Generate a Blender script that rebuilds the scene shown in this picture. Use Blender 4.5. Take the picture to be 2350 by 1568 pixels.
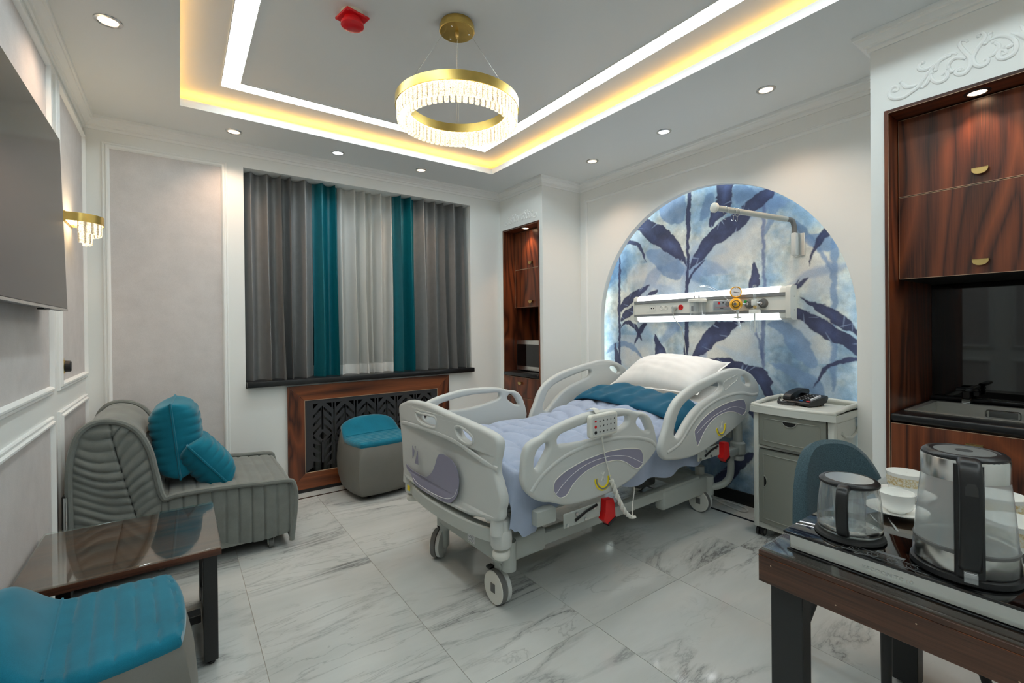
import bpy, bmesh, math, random
import numpy as np
from mathutils import Vector, Matrix

scene = bpy.context.scene
for ob in list(bpy.data.objects):
    bpy.data.objects.remove(ob)
COL = scene.collection
random.seed(7)
RNG = np.random.default_rng(7)

# ------------------------------------------------------------------ camera
cam_data = bpy.data.cameras.new('camera')
cam = bpy.data.objects.new('camera', cam_data)
COL.objects.link(cam)
scene.camera = cam
cam_data.sensor_width = 36.0
cam_data.lens = 1062.7 * 36.0 / 2350.0
cam_data.shift_y = -(784.0 - 756.6) / 2350.0
cam_data.clip_start = 0.02


def _cam_matrix():
    y, p, r = (math.radians(v) for v in (35.657, 0.258, -0.572))
    F = Vector((math.sin(y) * math.cos(p), math.cos(y) * math.cos(p), -math.sin(p)))
    Rt = Vector((math.cos(y), -math.sin(y), 0))
    U = Rt.cross(F)
    R2 = Rt * math.cos(r) + U * math.sin(r)
    U2 = -Rt * math.sin(r) + U * math.cos(r)
    m = Matrix.Identity(4)
    for i in range(3):
        m[i][0] = R2[i]; m[i][1] = U2[i]; m[i][2] = -F[i]
    m.translation = Vector((0.492, -4.010, 1.312))
    return m


cam.matrix_world = _cam_matrix()

# ------------------------------------------------------------------ world, exposure
world = bpy.data.worlds.new('world')
scene.world = world
world.use_nodes = True
world.node_tree.nodes['Background'].inputs[0].default_value = (0.006, 0.008, 0.014, 1)   # night outside
world.node_tree.nodes['Background'].inputs[1].default_value = 1.0
scene.view_settings.view_transform = 'Standard'
scene.view_settings.look = 'None'
scene.view_settings.gamma = 1.0
scene.view_settings.exposure = 1.02
scene.view_settings.use_curve_mapping = False
try:
    scene.cycles.use_denoising = True
    scene.cycles.max_bounces = 10
    scene.cycles.diffuse_bounces = 5
    scene.cycles.glossy_bounces = 5
    scene.cycles.transmission_bounces = 8
    scene.cycles.transparent_max_bounces = 16
    scene.cycles.sample_clamp_indirect = 4.0
    scene.cycles.caustics_reflective = False
    scene.cycles.caustics_refractive = False
except Exception:
    pass
# strengths of the room's own lamps (built with their fixtures below)
STRIP_E = 8.5        # white LED frame in the ceiling
COVE_E = 6.5        # warm LED tape hidden in the ceiling cove
DOWN_W = 1.1        # warm downlights
DOWN_C = 2.0        # white downlights
CRYSTAL_E = 1.45
SCONCE_E = 1.4
HEADLIGHT_E = 2.4
ARCH_E = 6.0
CAB_E = 6.0


# ------------------------------------------------------------------ colour and materials
def lin(c):
    c = c / 255.0
    return c / 12.92 if c <= 0.04045 else ((c + 0.055) / 1.055) ** 2.4


def rgb(r, g, b):
    return (lin(r), lin(g), lin(b), 1.0)


class NT:
    """small helper around a material node tree"""
    def __init__(self, name):
        self.m = bpy.data.materials.new(name)
        self.m.use_nodes = True
        self.t = self.m.node_tree
        self.b = self.t.nodes['Principled BSDF']
        self.out = self.t.nodes['Material Output']

    def n(self, typ, **kw):
        nd = self.t.nodes.new(typ)
        for k, v in kw.items():
            if k.startswith('i_'):
                key = k[2:].replace('_', ' ')
                nd.inputs[int(key) if key.isdigit() else key].default_value = v
            else:
                setattr(nd, k, v)
        return nd

    def l(self, a, b):
        self.t.links.new(a, b)

    def coord(self, scale=(1, 1, 1), kind='Object', rot=(0, 0, 0)):
        tc = self.n('ShaderNodeTexCoord')
        mp = self.n('ShaderNodeMapping')
        mp.inputs['Scale'].default_value = scale
        mp.inputs['Rotation'].default_value = rot
        self.l(tc.outputs[kind], mp.inputs['Vector'])
        return mp.outputs['Vector']

    def ramp(self, fac, stops):
        r = self.n('ShaderNodeValToRGB')
        els = r.color_ramp.elements
        while len(els) < len(stops):
            els.new(0.5)
        for e, (p, c) in zip(els, stops):
            e.position = p; e.color = c
        self.l(fac, r.inputs['Fac'])
        return r.outputs['Color']

    def noise(self, vec, scale=5, detail=4, rough=0.55, dist=0.0):
        nd = self.n('ShaderNodeTexNoise')
        nd.inputs['Scale'].default_value = scale
        nd.inputs['Detail'].default_value = detail
        nd.inputs['Roughness'].default_value = rough
        nd.inputs['Distortion'].default_value = dist
        if vec is not None:
            self.l(vec, nd.inputs['Vector'])
        return nd.outputs['Fac']

    def bump(self, height, strength=0.2, dist=0.01):
        nd = self.n('ShaderNodeBump')
        nd.inputs['Strength'].default_value = strength
        nd.inputs['Distance'].default_value = dist
        self.l(height, nd.inputs['Height'])
        self.l(nd.outputs['Normal'], self.b.inputs['Normal'])

    def set(self, **kw):
        names = dict(color='Base Color', rough='Roughness', metal='Metallic', spec='Specular IOR Level', coat='Coat Weight',
                     coatr='Coat Roughness', sheen='Sheen Weight', sheenr='Sheen Roughness', sheent='Sheen Tint', emit='Emission Strength',
                     emitc='Emission Color', trans='Transmission Weight', ior='IOR', alpha='Alpha', sss='Subsurface Weight')
        for k, v in kw.items():
            self.b.inputs[names[k]].default_value = v
        return self


def plain(name, col, rough=0.5, metal=0.0, var=0.0, vs=8.0, bump=0.0, bs=60.0, **kw):
    t = NT(name)
    t.set(color=col, rough=rough, metal=metal, **kw)
    if var:
        f = t.noise(t.coord(), vs, 4)
        lo = tuple(c * (1 - var) for c in col[:3]) + (1,)
        hi = tuple(min(1, c * (1 + var)) for c in col[:3]) + (1,)
        t.l(t.ramp(f, [(0.3, lo), (0.7, hi)]), t.b.inputs['Base Color'])
    if bump:
        t.bump(t.noise(t.coord(), bs, 3), bump, 0.004)
    return t.m


def emitter(name, col, strength):
    t = NT(name)
    t.set(color=(0.8, 0.8, 0.8, 1), emitc=col, emit=strength, rough=0.6)
    return t.m


def wood(name, dark, mid, light, axis='z', scale=1.0, rough=0.35, coat=0.15, fine_k=0.45):
    """veneer with long figure along one axis and cathedral-like swirls"""
    t = NT(name)
    st = {'x': (0.4, 5, 5), 'y': (5, 0.4, 5), 'z': (5, 5, 0.8)}[axis]
    v = t.coord(tuple(s * scale for s in st))
    big = t.noise(v, 0.85, 2, 0.45, 0.9)
    mlt = t.n('ShaderNodeMath', operation='MULTIPLY'); mlt.inputs[1].default_value = 12.0
    t.l(big, mlt.inputs[0])
    fr = t.n('ShaderNodeMath', operation='PINGPONG'); fr.inputs[1].default_value = 1.0
    t.l(mlt.outputs[0], fr.inputs[0])
    fs = {'x': (2, 90, 90), 'y': (90, 2, 90), 'z': (90, 90, 2)}[axis]
    fine = t.noise(t.coord(tuple(s * scale for s in fs)), 2.2, 3, 0.6)
    mx = t.n('ShaderNodeMix', data_type='FLOAT'); mx.inputs[0].default_value = fine_k
    t.l(fr.outputs[0], mx.inputs[2]); t.l(fine, mx.inputs[3])
    colr = t.ramp(mx.outputs[0], [(0.18, dark), (0.45, mid), (0.85, light)])
    t.l(colr, t.b.inputs['Base Color'])
    t.set(rough=rough, coat=coat, coatr=0.25)
    t.bump(fine, 0.08, 0.002)
    return t.m


def fabric(name, col, var=0.18, weave=900.0, rough=0.9, sheen=0.3, bump=0.25, blotch=6.0, spec=0.2):
    t = NT(name)
    f1 = t.noise(t.coord(), blotch, 5, 0.6)
    f2 = t.noise(t.coord((1, 1, 1)), weave, 2, 0.5)
    mx = t.n('ShaderNodeMix', data_type='FLOAT'); mx.inputs[0].default_value = 0.45
    t.l(f1, mx.inputs[2]); t.l(f2, mx.inputs[3])
    lo = tuple(c * (1 - var) for c in col[:3]) + (1,)
    hi = tuple(min(1, c * (1 + var)) for c in col[:3]) + (1,)
    t.l(t.ramp(mx.outputs[0], [(0.35, lo), (0.65, hi)]), t.b.inputs['Base Color'])
    t.set(rough=rough, sheen=sheen, sheenr=0.4, spec=spec)
    t.bump(f2, bump, 0.002)
    return t.m


def glass_mat(name, tint=(0.93, 0.96, 0.95, 1), refl=0.08, haze=0.0):
    """thin clear glass: transparent with a fresnel reflection, optional milky film"""
    t = NT(name)
    t.t.nodes.remove(t.b)
    tr = t.n('ShaderNodeBsdfTransparent'); tr.inputs[0].default_value = tint
    gl = t.n('ShaderNodeBsdfGlossy'); gl.inputs['Roughness'].default_value = 0.03
    gl.inputs['Color'].default_value = (1, 1, 1, 1)
    lw = t.n('ShaderNodeLayerWeight'); lw.inputs['Blend'].default_value = 0.5
    pw_ = t.n('ShaderNodeMath', operation='POWER'); pw_.inputs[1].default_value = 4.0
    t.l(lw.outputs['Facing'], pw_.inputs[0])
    mr = t.n('ShaderNodeMapRange')
    mr.inputs['To Min'].default_value = refl; mr.inputs['To Max'].default_value = 0.92
    t.l(pw_.outputs[0], mr.inputs['Value'])
    mx = t.n('ShaderNodeMixShader')
    t.l(mr.outputs[0], mx.inputs[0]); t.l(tr.outputs[0], mx.inputs[1]); t.l(gl.outputs[0], mx.inputs[2])
    last = mx.outputs[0]
    if haze:
        df = t.n('ShaderNodeBsdfDiffuse'); df.inputs[0].default_value = (0.75, 0.77, 0.77, 1)
        m2 = t.n('ShaderNodeMixShader'); m2.inputs[0].default_value = haze
        t.l(last, m2.inputs[1]); t.l(df.outputs[0], m2.inputs[2]); last = m2.outputs[0]
    t.l(last, t.out.inputs['Surface'])
    return t.m


def crystal_mat(name, col, e):
    """lit lamp crystal: LED glow and sparkle painted in as patchy emission, dimmed at the edges"""
    t = NT(name)
    tc = t.n('ShaderNodeTexCoord'); oi = t.n('ShaderNodeObjectInfo')
    cmb = t.n('ShaderNodeCombineXYZ'); t.l(oi.outputs['Random'], cmb.inputs[0]); t.l(oi.outputs['Random'], cmb.inputs[2])
    ad = t.n('ShaderNodeVectorMath', operation='ADD'); t.l(tc.outputs['Object'], ad.inputs[0]); t.l(cmb.outputs[0], ad.inputs[1])
    f = t.noise(ad.outputs[0], 130, 3, 0.7, 2.5)
    st = t.ramp(f, [(0.37, (0.07, 0.07, 0.07, 1)), (0.455, (0.4, 0.4, 0.4, 1)), (0.56, (1.0, 1.0, 1.0, 1))])
    sx = t.n('ShaderNodeSeparateXYZ'); t.l(tc.outputs['Object'], sx.inputs[0])
    ab = t.n('ShaderNodeMath', operation='ABSOLUTE'); t.l(sx.outputs[0], ab.inputs[0])
    ed = t.n('ShaderNodeMapRange'); ed.inputs['From Min'].default_value = 0.008; ed.inputs['From Max'].default_value = 0.0115
    ed.inputs['To Min'].default_value = 1.0; ed.inputs['To Max'].default_value = 0.25
    t.l(ab.outputs[0], ed.inputs['Value'])
    m0 = t.n('ShaderNodeMath', operation='MULTIPLY'); t.l(st, m0.inputs[0]); t.l(ed.outputs[0], m0.inputs[1])
    ml = t.n('ShaderNodeMath', operation='MULTIPLY'); ml.inputs[1].default_value = e
    t.l(m0.outputs[0], ml.inputs[0]); t.l(ml.outputs[0], t.b.inputs['Emission Strength'])
    t.set(color=(0.10, 0.09, 0.07, 1), emitc=col, rough=0.08, spec=0.4)
    t.bump(f, 0.6, 0.004)
    return t.m


MAT = {}
MAT['wall'] = plain('wall_white_paint', rgb(236, 237, 234), 0.62, bump=0.03, bs=120)
MAT['ceil'] = plain('ceiling_white_paint', rgb(232, 234, 233), 0.7)
MAT['mould'] = plain('moulding_white_satin', rgb(240, 241, 239), 0.42)
MAT['paper'] = fabric('wallpaper_blush_grey', rgb(208, 203, 201), var=0.07, weave=260, rough=0.75, sheen=0.0, bump=0.2, blotch=9)
MAT['black'] = plain('black_stone', rgb(22, 23, 25), 0.28, var=0.2, vs=30)
MAT['blackline'] = plain('black_floor_inlay', rgb(20, 20, 20), 0.15)
MAT['blackmetal'] = plain('black_powder_coat', rgb(30, 31, 32), 0.45, bump=0.05, bs=300)
MAT['grille'] = plain('anthracite_sheet', rgb(52, 52, 55), 0.5)
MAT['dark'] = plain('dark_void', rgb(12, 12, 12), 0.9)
MAT['brass'] = plain('brushed_brass', rgb(214, 184, 106), 0.28, 1.0, var=0.12, vs=14)
MAT['brass2'] = plain('satin_brass', rgb(205, 180, 120), 0.35, 1.0)
MAT['chrome'] = plain('chrome', rgb(215, 218, 220), 0.12, 1.0)
MAT['steel'] = plain('brushed_steel', rgb(208, 208, 205), 0.22, 1.0, var=0.06, vs=20)
MAT['wood'] = wood('walnut_veneer_vertical', rgb(44, 19, 10), rgb(98, 48, 26), rgb(132, 70, 38), 'z', 1.0)
MAT['sinksteel'] = plain('satin_sink_steel', rgb(205, 204, 198), 0.42, 0.85)
MAT['woodx'] = wood('walnut_veneer_along_x', rgb(48, 22, 11), rgb(106, 54, 28), rgb(146, 80, 42), 'x', 1.0)
MAT['woody'] = wood('walnut_veneer_along_y', rgb(34, 14, 7), rgb(88, 42, 22), rgb(128, 66, 36), 'y', 1.0)
MAT['woodt'] = wood('dark_table_veneer', rgb(20, 12, 9), rgb(56, 36, 27), rgb(102, 68, 50), 'y', 1.0, 0.5, 0.05, 0.62)
MAT['woodtx'] = wood('dark_table_veneer_x', rgb(40, 21, 14), rgb(92, 52, 33), rgb(128, 78, 50), 'x', 1.0, 0.45, 0.1, 0.6)
MAT['edge'] = plain('pale_edge_band', rgb(196, 168, 140), 0.5)
MAT['plastic'] = plain('light_grey_plastic', rgb(196, 199, 196), 0.42)
MAT['plastic2'] = plain('off_white_plastic', rgb(218, 218, 210), 0.45)
MAT['bedmetal'] = plain('grey_painted_steel', rgb(176, 181, 176), 0.45)
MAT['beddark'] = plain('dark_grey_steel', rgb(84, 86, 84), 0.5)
MAT['mauve'] = plain('mauve_grey_decal', rgb(140, 138, 158), 0.45)
MAT['whiteink'] = plain('white_print', rgb(225, 225, 228), 0.5)
MAT['greyink'] = plain('grey_print', rgb(120, 124, 126), 0.5)
MAT['blackink'] = plain('black_print', rgb(25, 26, 28), 0.5)
MAT['yellow'] = plain('yellow_plastic', rgb(240, 214, 20), 0.4)
MAT['amber'] = plain('amber_yellow_plastic', rgb(238, 172, 18), 0.3)
MAT['red'] = plain('red_plastic', rgb(205, 18, 20), 0.4)
MAT['redp'] = plain('red_lens', rgb(215, 22, 34), 0.25)
MAT['rubber'] = plain('dark_rubber', rgb(44, 44, 44), 0.7)
MAT['greyrub'] = plain('grey_rubber', rgb(104, 104, 102), 0.7)
MAT['blackpl'] = plain('black_plastic', rgb(20, 20, 22), 0.35)
MAT['blackgl'] = plain('black_glass', rgb(6, 6, 7), 0.04, spec=0.7)
MAT['tv'] = plain('tv_screen', rgb(26, 26, 27), 0.16, spec=0.35)
MAT['grey_ns'] = plain('grey_drawer_plastic', rgb(128, 130, 122), 0.4)
MAT['ns'] = plain('nightstand_plastic', rgb(198, 200, 193), 0.45)
MAT['porcelain'] = plain('porcelain', rgb(240, 240, 236), 0.15, coat=0.5)


def _gold():
    t = NT('gold_speckle_print')
    f = t.noise(t.coord(), 130, 5, 0.7)
    t.l(t.ramp(f, [(0.42, rgb(236, 234, 226)), (0.52, rgb(222, 206, 166)), (0.64, rgb(198, 168, 108))]), t.b.inputs['Base Color'])
    t.set(rough=0.3)
    return t.m


MAT['gold'] = _gold()
MAT['glass'] = glass_mat('clear_glass')
MAT['milkglass'] = glass_mat('steamed_glass', (0.93, 0.95, 0.95, 1), 0.1, 0.12)
MAT['kettleglass'] = glass_mat('kettle_glass', (0.95, 0.97, 0.98, 1), 0.12, 0.30)
MAT['clearpl'] = glass_mat('clear_plastic', (0.90, 0.94, 0.96, 1), 0.10, 0.14)
MAT['tabglass'] = glass_mat('table_glass', (0.90, 0.95, 0.93, 1), 0.10)
MAT['sofa'] = fabric('grey_velour', rgb(122, 126, 122), var=0.16, weave=700, sheen=0.35, blotch=10)
MAT['seam'] = plain('dark_seam', rgb(48, 50, 48), 0.9)
MAT['teal'] = fabric('teal_velvet', rgb(22, 112, 136), var=0.22, weave=800, sheen=0.45, bump=0.12, blotch=7)
MAT['teal2'] = fabric('teal_cushion_cloth', rgb(18, 112, 134), var=0.16, weave=800, sheen=0.3, bump=0.15, blotch=9)
MAT['tealband'] = fabric('teal_satin_cotton', rgb(12, 84, 112), var=0.14, weave=1200, sheen=0.15, rough=0.7, bump=0.08, blotch=12)
MAT['tealseam'] = plain('teal_stitching', rgb(48, 132, 150), 0.8)
MAT['duvet'] = fabric('periwinkle_cotton', rgb(160, 172, 194), var=0.07, weave=1500, sheen=0.1, rough=0.8, bump=0.06, blotch=12)
MAT['linen'] = fabric('white_cotton', rgb(232, 230, 226), var=0.04, weave=1500, sheen=0.1, rough=0.8, bump=0.08, blotch=14)
MAT['curt_g'] = fabric('grey_sateen_curtain', rgb(126, 126, 126), var=0.08, weave=420, sheen=0.0, rough=0.45, bump=0.10, blotch=20, spec=0.55)
MAT['curt_t'] = fabric('teal_sateen_curtain', rgb(0, 94, 106), var=0.1, weave=420, sheen=0.0, rough=0.45, bump=0.10, blotch=20, spec=0.5)
MAT['leather'] = plain('grey_leatherette', rgb(112, 111, 105), 0.5, var=0.06, vs=6, bump=0.12, bs=420)
MAT['chair'] = fabric('teal_grey_tweed', rgb(68, 88, 96), var=0.45, weave=520, sheen=0.2, bump=0.5, blotch=320)
MAT['strip'] = emitter('led_diffuser_white', (0.83, 0.965, 1.0, 1), STRIP_E)
MAT['cove'] = emitter('led_tape_warm', (1.0, 0.50, 0.09, 1), COVE_E)
MAT['down_w'] = emitter('downlight_warm', (1.0, 0.74, 0.50, 1), DOWN_W)
MAT['down_c'] = emitter('downlight_white', (0.95, 0.98, 1.0, 1), DOWN_C)
MAT['cabspot'] = emitter('cabinet_spot_warm', (1.0, 0.66, 0.40, 1), CAB_E)
MAT['crystal'] = crystal_mat('lit_crystal', (1.0, 0.80, 0.50, 1), CRYSTAL_E)
MAT['crystal2'] = crystal_mat('lit_crystal_sconce', (1.0, 0.80, 0.50, 1), SCONCE_E)
MAT['headlight'] = emitter('headwall_lamp_diffuser', (0.94, 0.97, 1.0, 1), HEADLIGHT_E)
MAT['archled'] = emitter('led_tape_cool', (0.86, 0.96, 1.0, 1), ARCH_E)
MAT['crbase'] = emitter('led_ring_warm', (1.0, 0.8, 0.5, 1), 5.0)
MAT['sconcebase'] = emitter('led_bar_warm', (1.0, 0.74, 0.42, 1), 6.0)


def _sheer():
    t = NT('white_sheer_voile')
    t.t.nodes.remove(t.b)
    tr = t.n('ShaderNodeBsdfTransparent')
    df = t.n('ShaderNodeBsdfDiffuse'); df.inputs[0].default_value = rgb(226, 226, 222)
    tl = t.n('ShaderNodeBsdfTranslucent'); tl.inputs[0].default_value = rgb(226, 226, 222)
    m1 = t.n('ShaderNodeMixShader'); m1.inputs[0].default_value = 0.3
    t.l(df.outputs[0], m1.inputs[1]); t.l(tl.outputs[0], m1.inputs[2])
    m2 = t.n('ShaderNodeMixShader'); m2.inputs[0].default_value = 0.82
    t.l(tr.outputs[0], m2.inputs[1]); t.l(m1.outputs[0], m2.inputs[2])
    t.l(m2.outputs[0], t.out.inputs['Surface'])
    return t.m


MAT['sheer'] = _sheer()


def _marble():
    """polished white porcelain with grey veins running diagonally, shifted per tile"""
    t = NT('marble_porcelain')
    tc = t.n('ShaderNodeTexCoord')
    oi = t.n('ShaderNodeObjectInfo')
    sh = t.n('ShaderNodeVectorMath', operation='SCALE'); sh.inputs['Scale'].default_value = 23.0
    cmb = t.n('ShaderNodeCombineXYZ')
    t.l(oi.outputs['Random'], cmb.inputs[0]); t.l(oi.outputs['Random'], cmb.inputs[1])
    t.l(cmb.outputs[0], sh.inputs[0])
    add = t.n('ShaderNodeVectorMath', operation='ADD')
    t.l(tc.outputs['Object'], add.inputs[0]); t.l(sh.outputs[0], add.inputs[1])
    mp = t.n('ShaderNodeMapping')
    mp.inputs['Rotation'].default_value = (0, 0, math.radians(-52))
    mp.inputs['Scale'].default_value = (0.55, 2.1, 1)
    t.l(add.outputs[0], mp.inputs['Vector'])
    v = mp.outputs['Vector']
    n1 = t.noise(v, 1.25, 9, 0.62, 0.55)
    # ridged noise -> thin veins
    s1 = t.n('ShaderNodeMath', operation='SUBTRACT'); s1.inputs[1].default_value = 0.5
    t.l(n1, s1.inputs[0])
    a1 = t.n('ShaderNodeMath', operation='ABSOLUTE'); t.l(s1.outputs[0], a1.inputs[0])
    vein = t.ramp(a1.outputs[0], [(0.0, (0.9, 0.9, 0.9, 1)), (0.008, (0.4, 0.4, 0.4, 1)), (0.040, (0, 0, 0, 1))])
    n2 = t.noise(v, 1.0, 4, 0.5, 0.2)
    mask = t.ramp(n2, [(0.45, (0, 0, 0, 1)), (0.66, (1, 1, 1, 1))])
    mu0 = t.n('ShaderNodeMath', operation='MULTIPLY'); t.l(vein, mu0.inputs[0]); t.l(mask, mu0.inputs[1])
    n5 = t.noise(v, 2.3, 7, 0.6, 0.9)
    s5 = t.n('ShaderNodeMath', operation='SUBTRACT'); s5.inputs[1].default_value = 0.5; t.l(n5, s5.inputs[0])
    a5 = t.n('ShaderNodeMath', operation='ABSOLUTE'); t.l(s5.outputs[0], a5.inputs[0])
    v5 = t.ramp(a5.outputs[0], [(0.0, (0.36, 0.36, 0.36, 1)), (0.006, (0.14, 0.14, 0.14, 1)), (0.02, (0, 0, 0, 1))])
    m5 = t.ramp(t.noise(v, 0.8, 3, 0.5), [(0.48, (0, 0, 0, 1)), (0.6, (1, 1, 1, 1))])
    p5 = t.n('ShaderNodeMath', operation='MULTIPLY'); t.l(v5, p5.inputs[0]); t.l(m5, p5.inputs[1])
    mu = t.n('ShaderNodeMath', operation='MAXIMUM'); t.l(mu0.outputs[0], mu.inputs[0]); t.l(p5.outputs[0], mu.inputs[1])
    cloud = t.ramp(t.noise(v, 1.7, 5, 0.6), [(0.3, rgb(206, 209, 206)), (0.7, rgb(188, 192, 189))])
    mix = t.n('ShaderNodeMix', data_type='RGBA')
    t.l(mu.outputs[0], mix.inputs[0]); t.l(cloud, mix.inputs[6]); mix.inputs[7].default_value = rgb(98, 100, 100)
    t.l(mix.outputs[2], t.b.inputs['Base Color'])
    t.set(rough=0.07, spec=0.6)
    return t.m


MAT['marble'] = _marble()
MAT['grout'] = plain('pale_grout', rgb(172, 166, 156), 0.8)


def _mural():
    t = NT('printed_mural')
    a = t.n('ShaderNodeVertexColor'); a.layer_name = 'print'
    f = t.noise(t.coord(), 160, 4, 0.7)
    mr = t.ramp(f, [(0.3, (0.86, 0.86, 0.86, 1)), (0.7, (1.08, 1.08, 1.08, 1))])
    mix = t.n('ShaderNodeMix', data_type='RGBA', blend_type='MULTIPLY'); mix.inputs[0].default_value = 1.0
    t.l(a.outputs['Color'], mix.inputs[6]); t.l(mr, mix.inputs[7])
    t.l(mix.outputs[2], t.b.inputs['Base Color'])
    t.set(rough=0.6, spec=0.3)
    return t.m


MAT['mural'] = _mural()


# ------------------------------------------------------------------ geometry helpers
def catmull(pts, n=4, closed=True):
    out = []
    m = len(pts)
    rng = range(m) if closed else range(m - 1)
    for i in rng:
        if closed:
            p0, p1, p2, p3 = pts[(i - 1) % m], pts[i], pts[(i + 1) % m], pts[(i + 2) % m]
        else:
            p0, p1, p2, p3 = pts[max(i - 1, 0)], pts[i], pts[i + 1], pts[min(i + 2, m - 1)]
        for k in range(n):
            t = k / n
            out.append(tuple(0.5 * ((2 * b) + (-a + c) * t + (2 * a - 5 * b + 4 * c - d) * t * t + (-a + 3 * b - 3 * c + d) * t ** 3)
                             for a, b, c, d in zip(p0, p1, p2, p3)))
    if not closed:
        out.append(tuple(pts[-1]))
    return out


class G:
    """collects shapes into one mesh"""
    def __init__(self):
        self.bm = bmesh.new()

    def box(self, x0, x1, y0, y1, z0, z1, bev=0.0, seg=2):
        r = bmesh.ops.create_cube(self.bm, size=1.0)
        vs = r['verts']
        sx, sy, sz = abs(x1 - x0), abs(y1 - y0), abs(z1 - z0)
        for v in vs:
            v.co = Vector(((x0 + x1) / 2 + v.co.x * sx, (y0 + y1) / 2 + v.co.y * sy, (z0 + z1) / 2 + v.co.z * sz))
        if bev > 0:
            es = list({e for v in vs for e in v.link_edges})
            bmesh.ops.bevel(self.bm, geom=es, offset=min(bev, 0.49 * min(sx, sy, sz)), segments=seg, affect='EDGES', profile=0.5)
        return self

    def cyl(self, p0, p1, r, r2=None, seg=20, cap=True):
        p0, p1 = Vector(p0), Vector(p1)
        r2 = r if r2 is None else r2
        ax = (p1 - p0).normalized()
        a = ax.orthogonal().normalized(); b = ax.cross(a)
        A, B = [], []
        for i in range(seg):
            t = 2 * math.pi * i / seg
            dv = a * math.cos(t) + b * math.sin(t)
            A.append(self.bm.verts.new(p0 + dv * r)); B.append(self.bm.verts.new(p1 + dv * r2))
        for i in range(seg):
            j = (i + 1) % seg
            self.bm.faces.new((A[i], A[j], B[j], B[i]))
        if cap:
            self.bm.faces.new(A[::-1]); self.bm.faces.new(B)
        return self

    def tube(self, pts, r, seg=10, closed=False, cap=True, flat=None):
        pts = [Vector(p) for p in pts]
        m = len(pts)
        rs = r if isinstance(r, (list, tuple)) else [r] * m
        tang = []
        for i in range(m):
            if closed:
                d = pts[(i + 1) % m] - pts[(i - 1) % m]
            else:
                d = pts[min(i + 1, m - 1)] - pts[max(i - 1, 0)]
            tang.append(d.normalized() if d.length > 1e-9 else Vector((0, 0, 1)))
        nrm = tang[0].orthogonal().normalized()
        if flat is not None:
            f = Vector(flat[0]); nrm = (f - tang[0] * f.dot(tang[0])).normalized()
        rings = []
        for i in range(m):
            nrm = (nrm - tang[i] * nrm.dot(tang[i]))
            nrm = nrm.normalized() if nrm.length > 1e-9 else tang[i].orthogonal().normalized()
            b = tang[i].cross(nrm)
            k = flat[1] if flat is not None else 1.0
            rings.append([self.bm.verts.new(pts[i] + (nrm * math.cos(2 * math.pi * q / seg) * k + b * math.sin(2 * math.pi * q / seg)) * rs[i])
                          for q in range(seg)])
        lim = m if closed else m - 1
        for i in range(lim):
            A, B = rings[i], rings[(i + 1) % m]
            for q in range(seg):
                w = (q + 1) % seg
                self.bm.faces.new((A[q], A[w], B[w], B[q]))
        if cap and not closed:
            self.bm.faces.new(rings[0][::-1]); self.bm.faces.new(rings[-1])
        return self

    def lathe(self, prof, c=(0, 0, 0), seg=36, axis=(0, 0, 1), arc=(0.0, 2 * math.pi), sx=1.0, sy=1.0):
        c = Vector(c); ax = Vector(axis).normalized()
        if abs(ax.z) > 0.999:
            a = Vector((1, 0, 0)); b = Vector((0, 1, 0)) if ax.z > 0 else Vector((0, -1, 0))
        else:
            a = ax.orthogonal().normalized(); b = ax.cross(a)
        full = abs(arc[1] - arc[0] - 2 * math.pi) < 1e-6
        cnt = seg if full else seg + 1
        rings = []
        for r, z in prof:
            if r < 1e-6 and full:
                rings.append([self.bm.verts.new(c + ax * z)])
            else:
                rings.append([self.bm.verts.new(c + ax * z + (a * math.cos(arc[0] + (arc[1] - arc[0]) * i / seg) * sx + b * math.sin(arc[0] + (arc[1] - arc[0]) * i / seg) * sy) * r)
                              for i in range(cnt)])
        for A, B in zip(rings[:-1], rings[1:]):
            lim = cnt if full else cnt - 1
            for i in range(lim):
                j = (i + 1) % cnt
                if len(A) == 1 and len(B) == 1:
                    continue
                if len(A) == 1:
                    self.bm.faces.new((A[0], B[i], B[j])) if i != j else None
                elif len(B) == 1:
                    self.bm.faces.new((A[i], A[j], B[0]))
                else:
                    self.bm.faces.new((A[i], A[j], B[j], B[i]))
        return self

    def prism(self, poly, fn, d0, d1):
        """poly: list of 2D points; fn(u, v, d) -> 3D; solid between d0 and d1"""
        A = [self.bm.verts.new(fn(u, v, d0)) for u, v in poly]
        B = [self.bm.verts.new(fn(u, v, d1)) for u, v in poly]
        n = len(poly)
        self.bm.faces.new(A); self.bm.faces.new(B[::-1])
        for i in range(n):
            j = (i + 1) % n
            self.bm.faces.new((A[j], A[i], B[i], B[j]))
        return self

    def sheet(self, fn, nu, nv, closed_u=False, flip=False):
        g = [[self.bm.verts.new(fn(i / (nu if closed_u else nu), j / nv)) for j in range(nv + 1)] for i in range(nu if closed_u else nu + 1)]
        m = len(g)
        for i in range(nu):
            A, B = g[i], g[(i + 1) % m]
            for j in range(nv):
                f = (A[j], B[j], B[j + 1], A[j + 1])
                self.bm.faces.new(f[::-1] if flip else f)
        return self

    def ball(self, c, r, seg=20, rings=12, sx=1, sy=1, sz=1):
        c = Vector(c)
        m = Matrix.Translation(c) @ Matrix.Diagonal((sx * r, sy * r, sz * r, 1))
        bmesh.ops.create_uvsphere(self.bm, u_segments=seg, v_segments=rings, radius=1.0, matrix=m)
        return self

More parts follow.
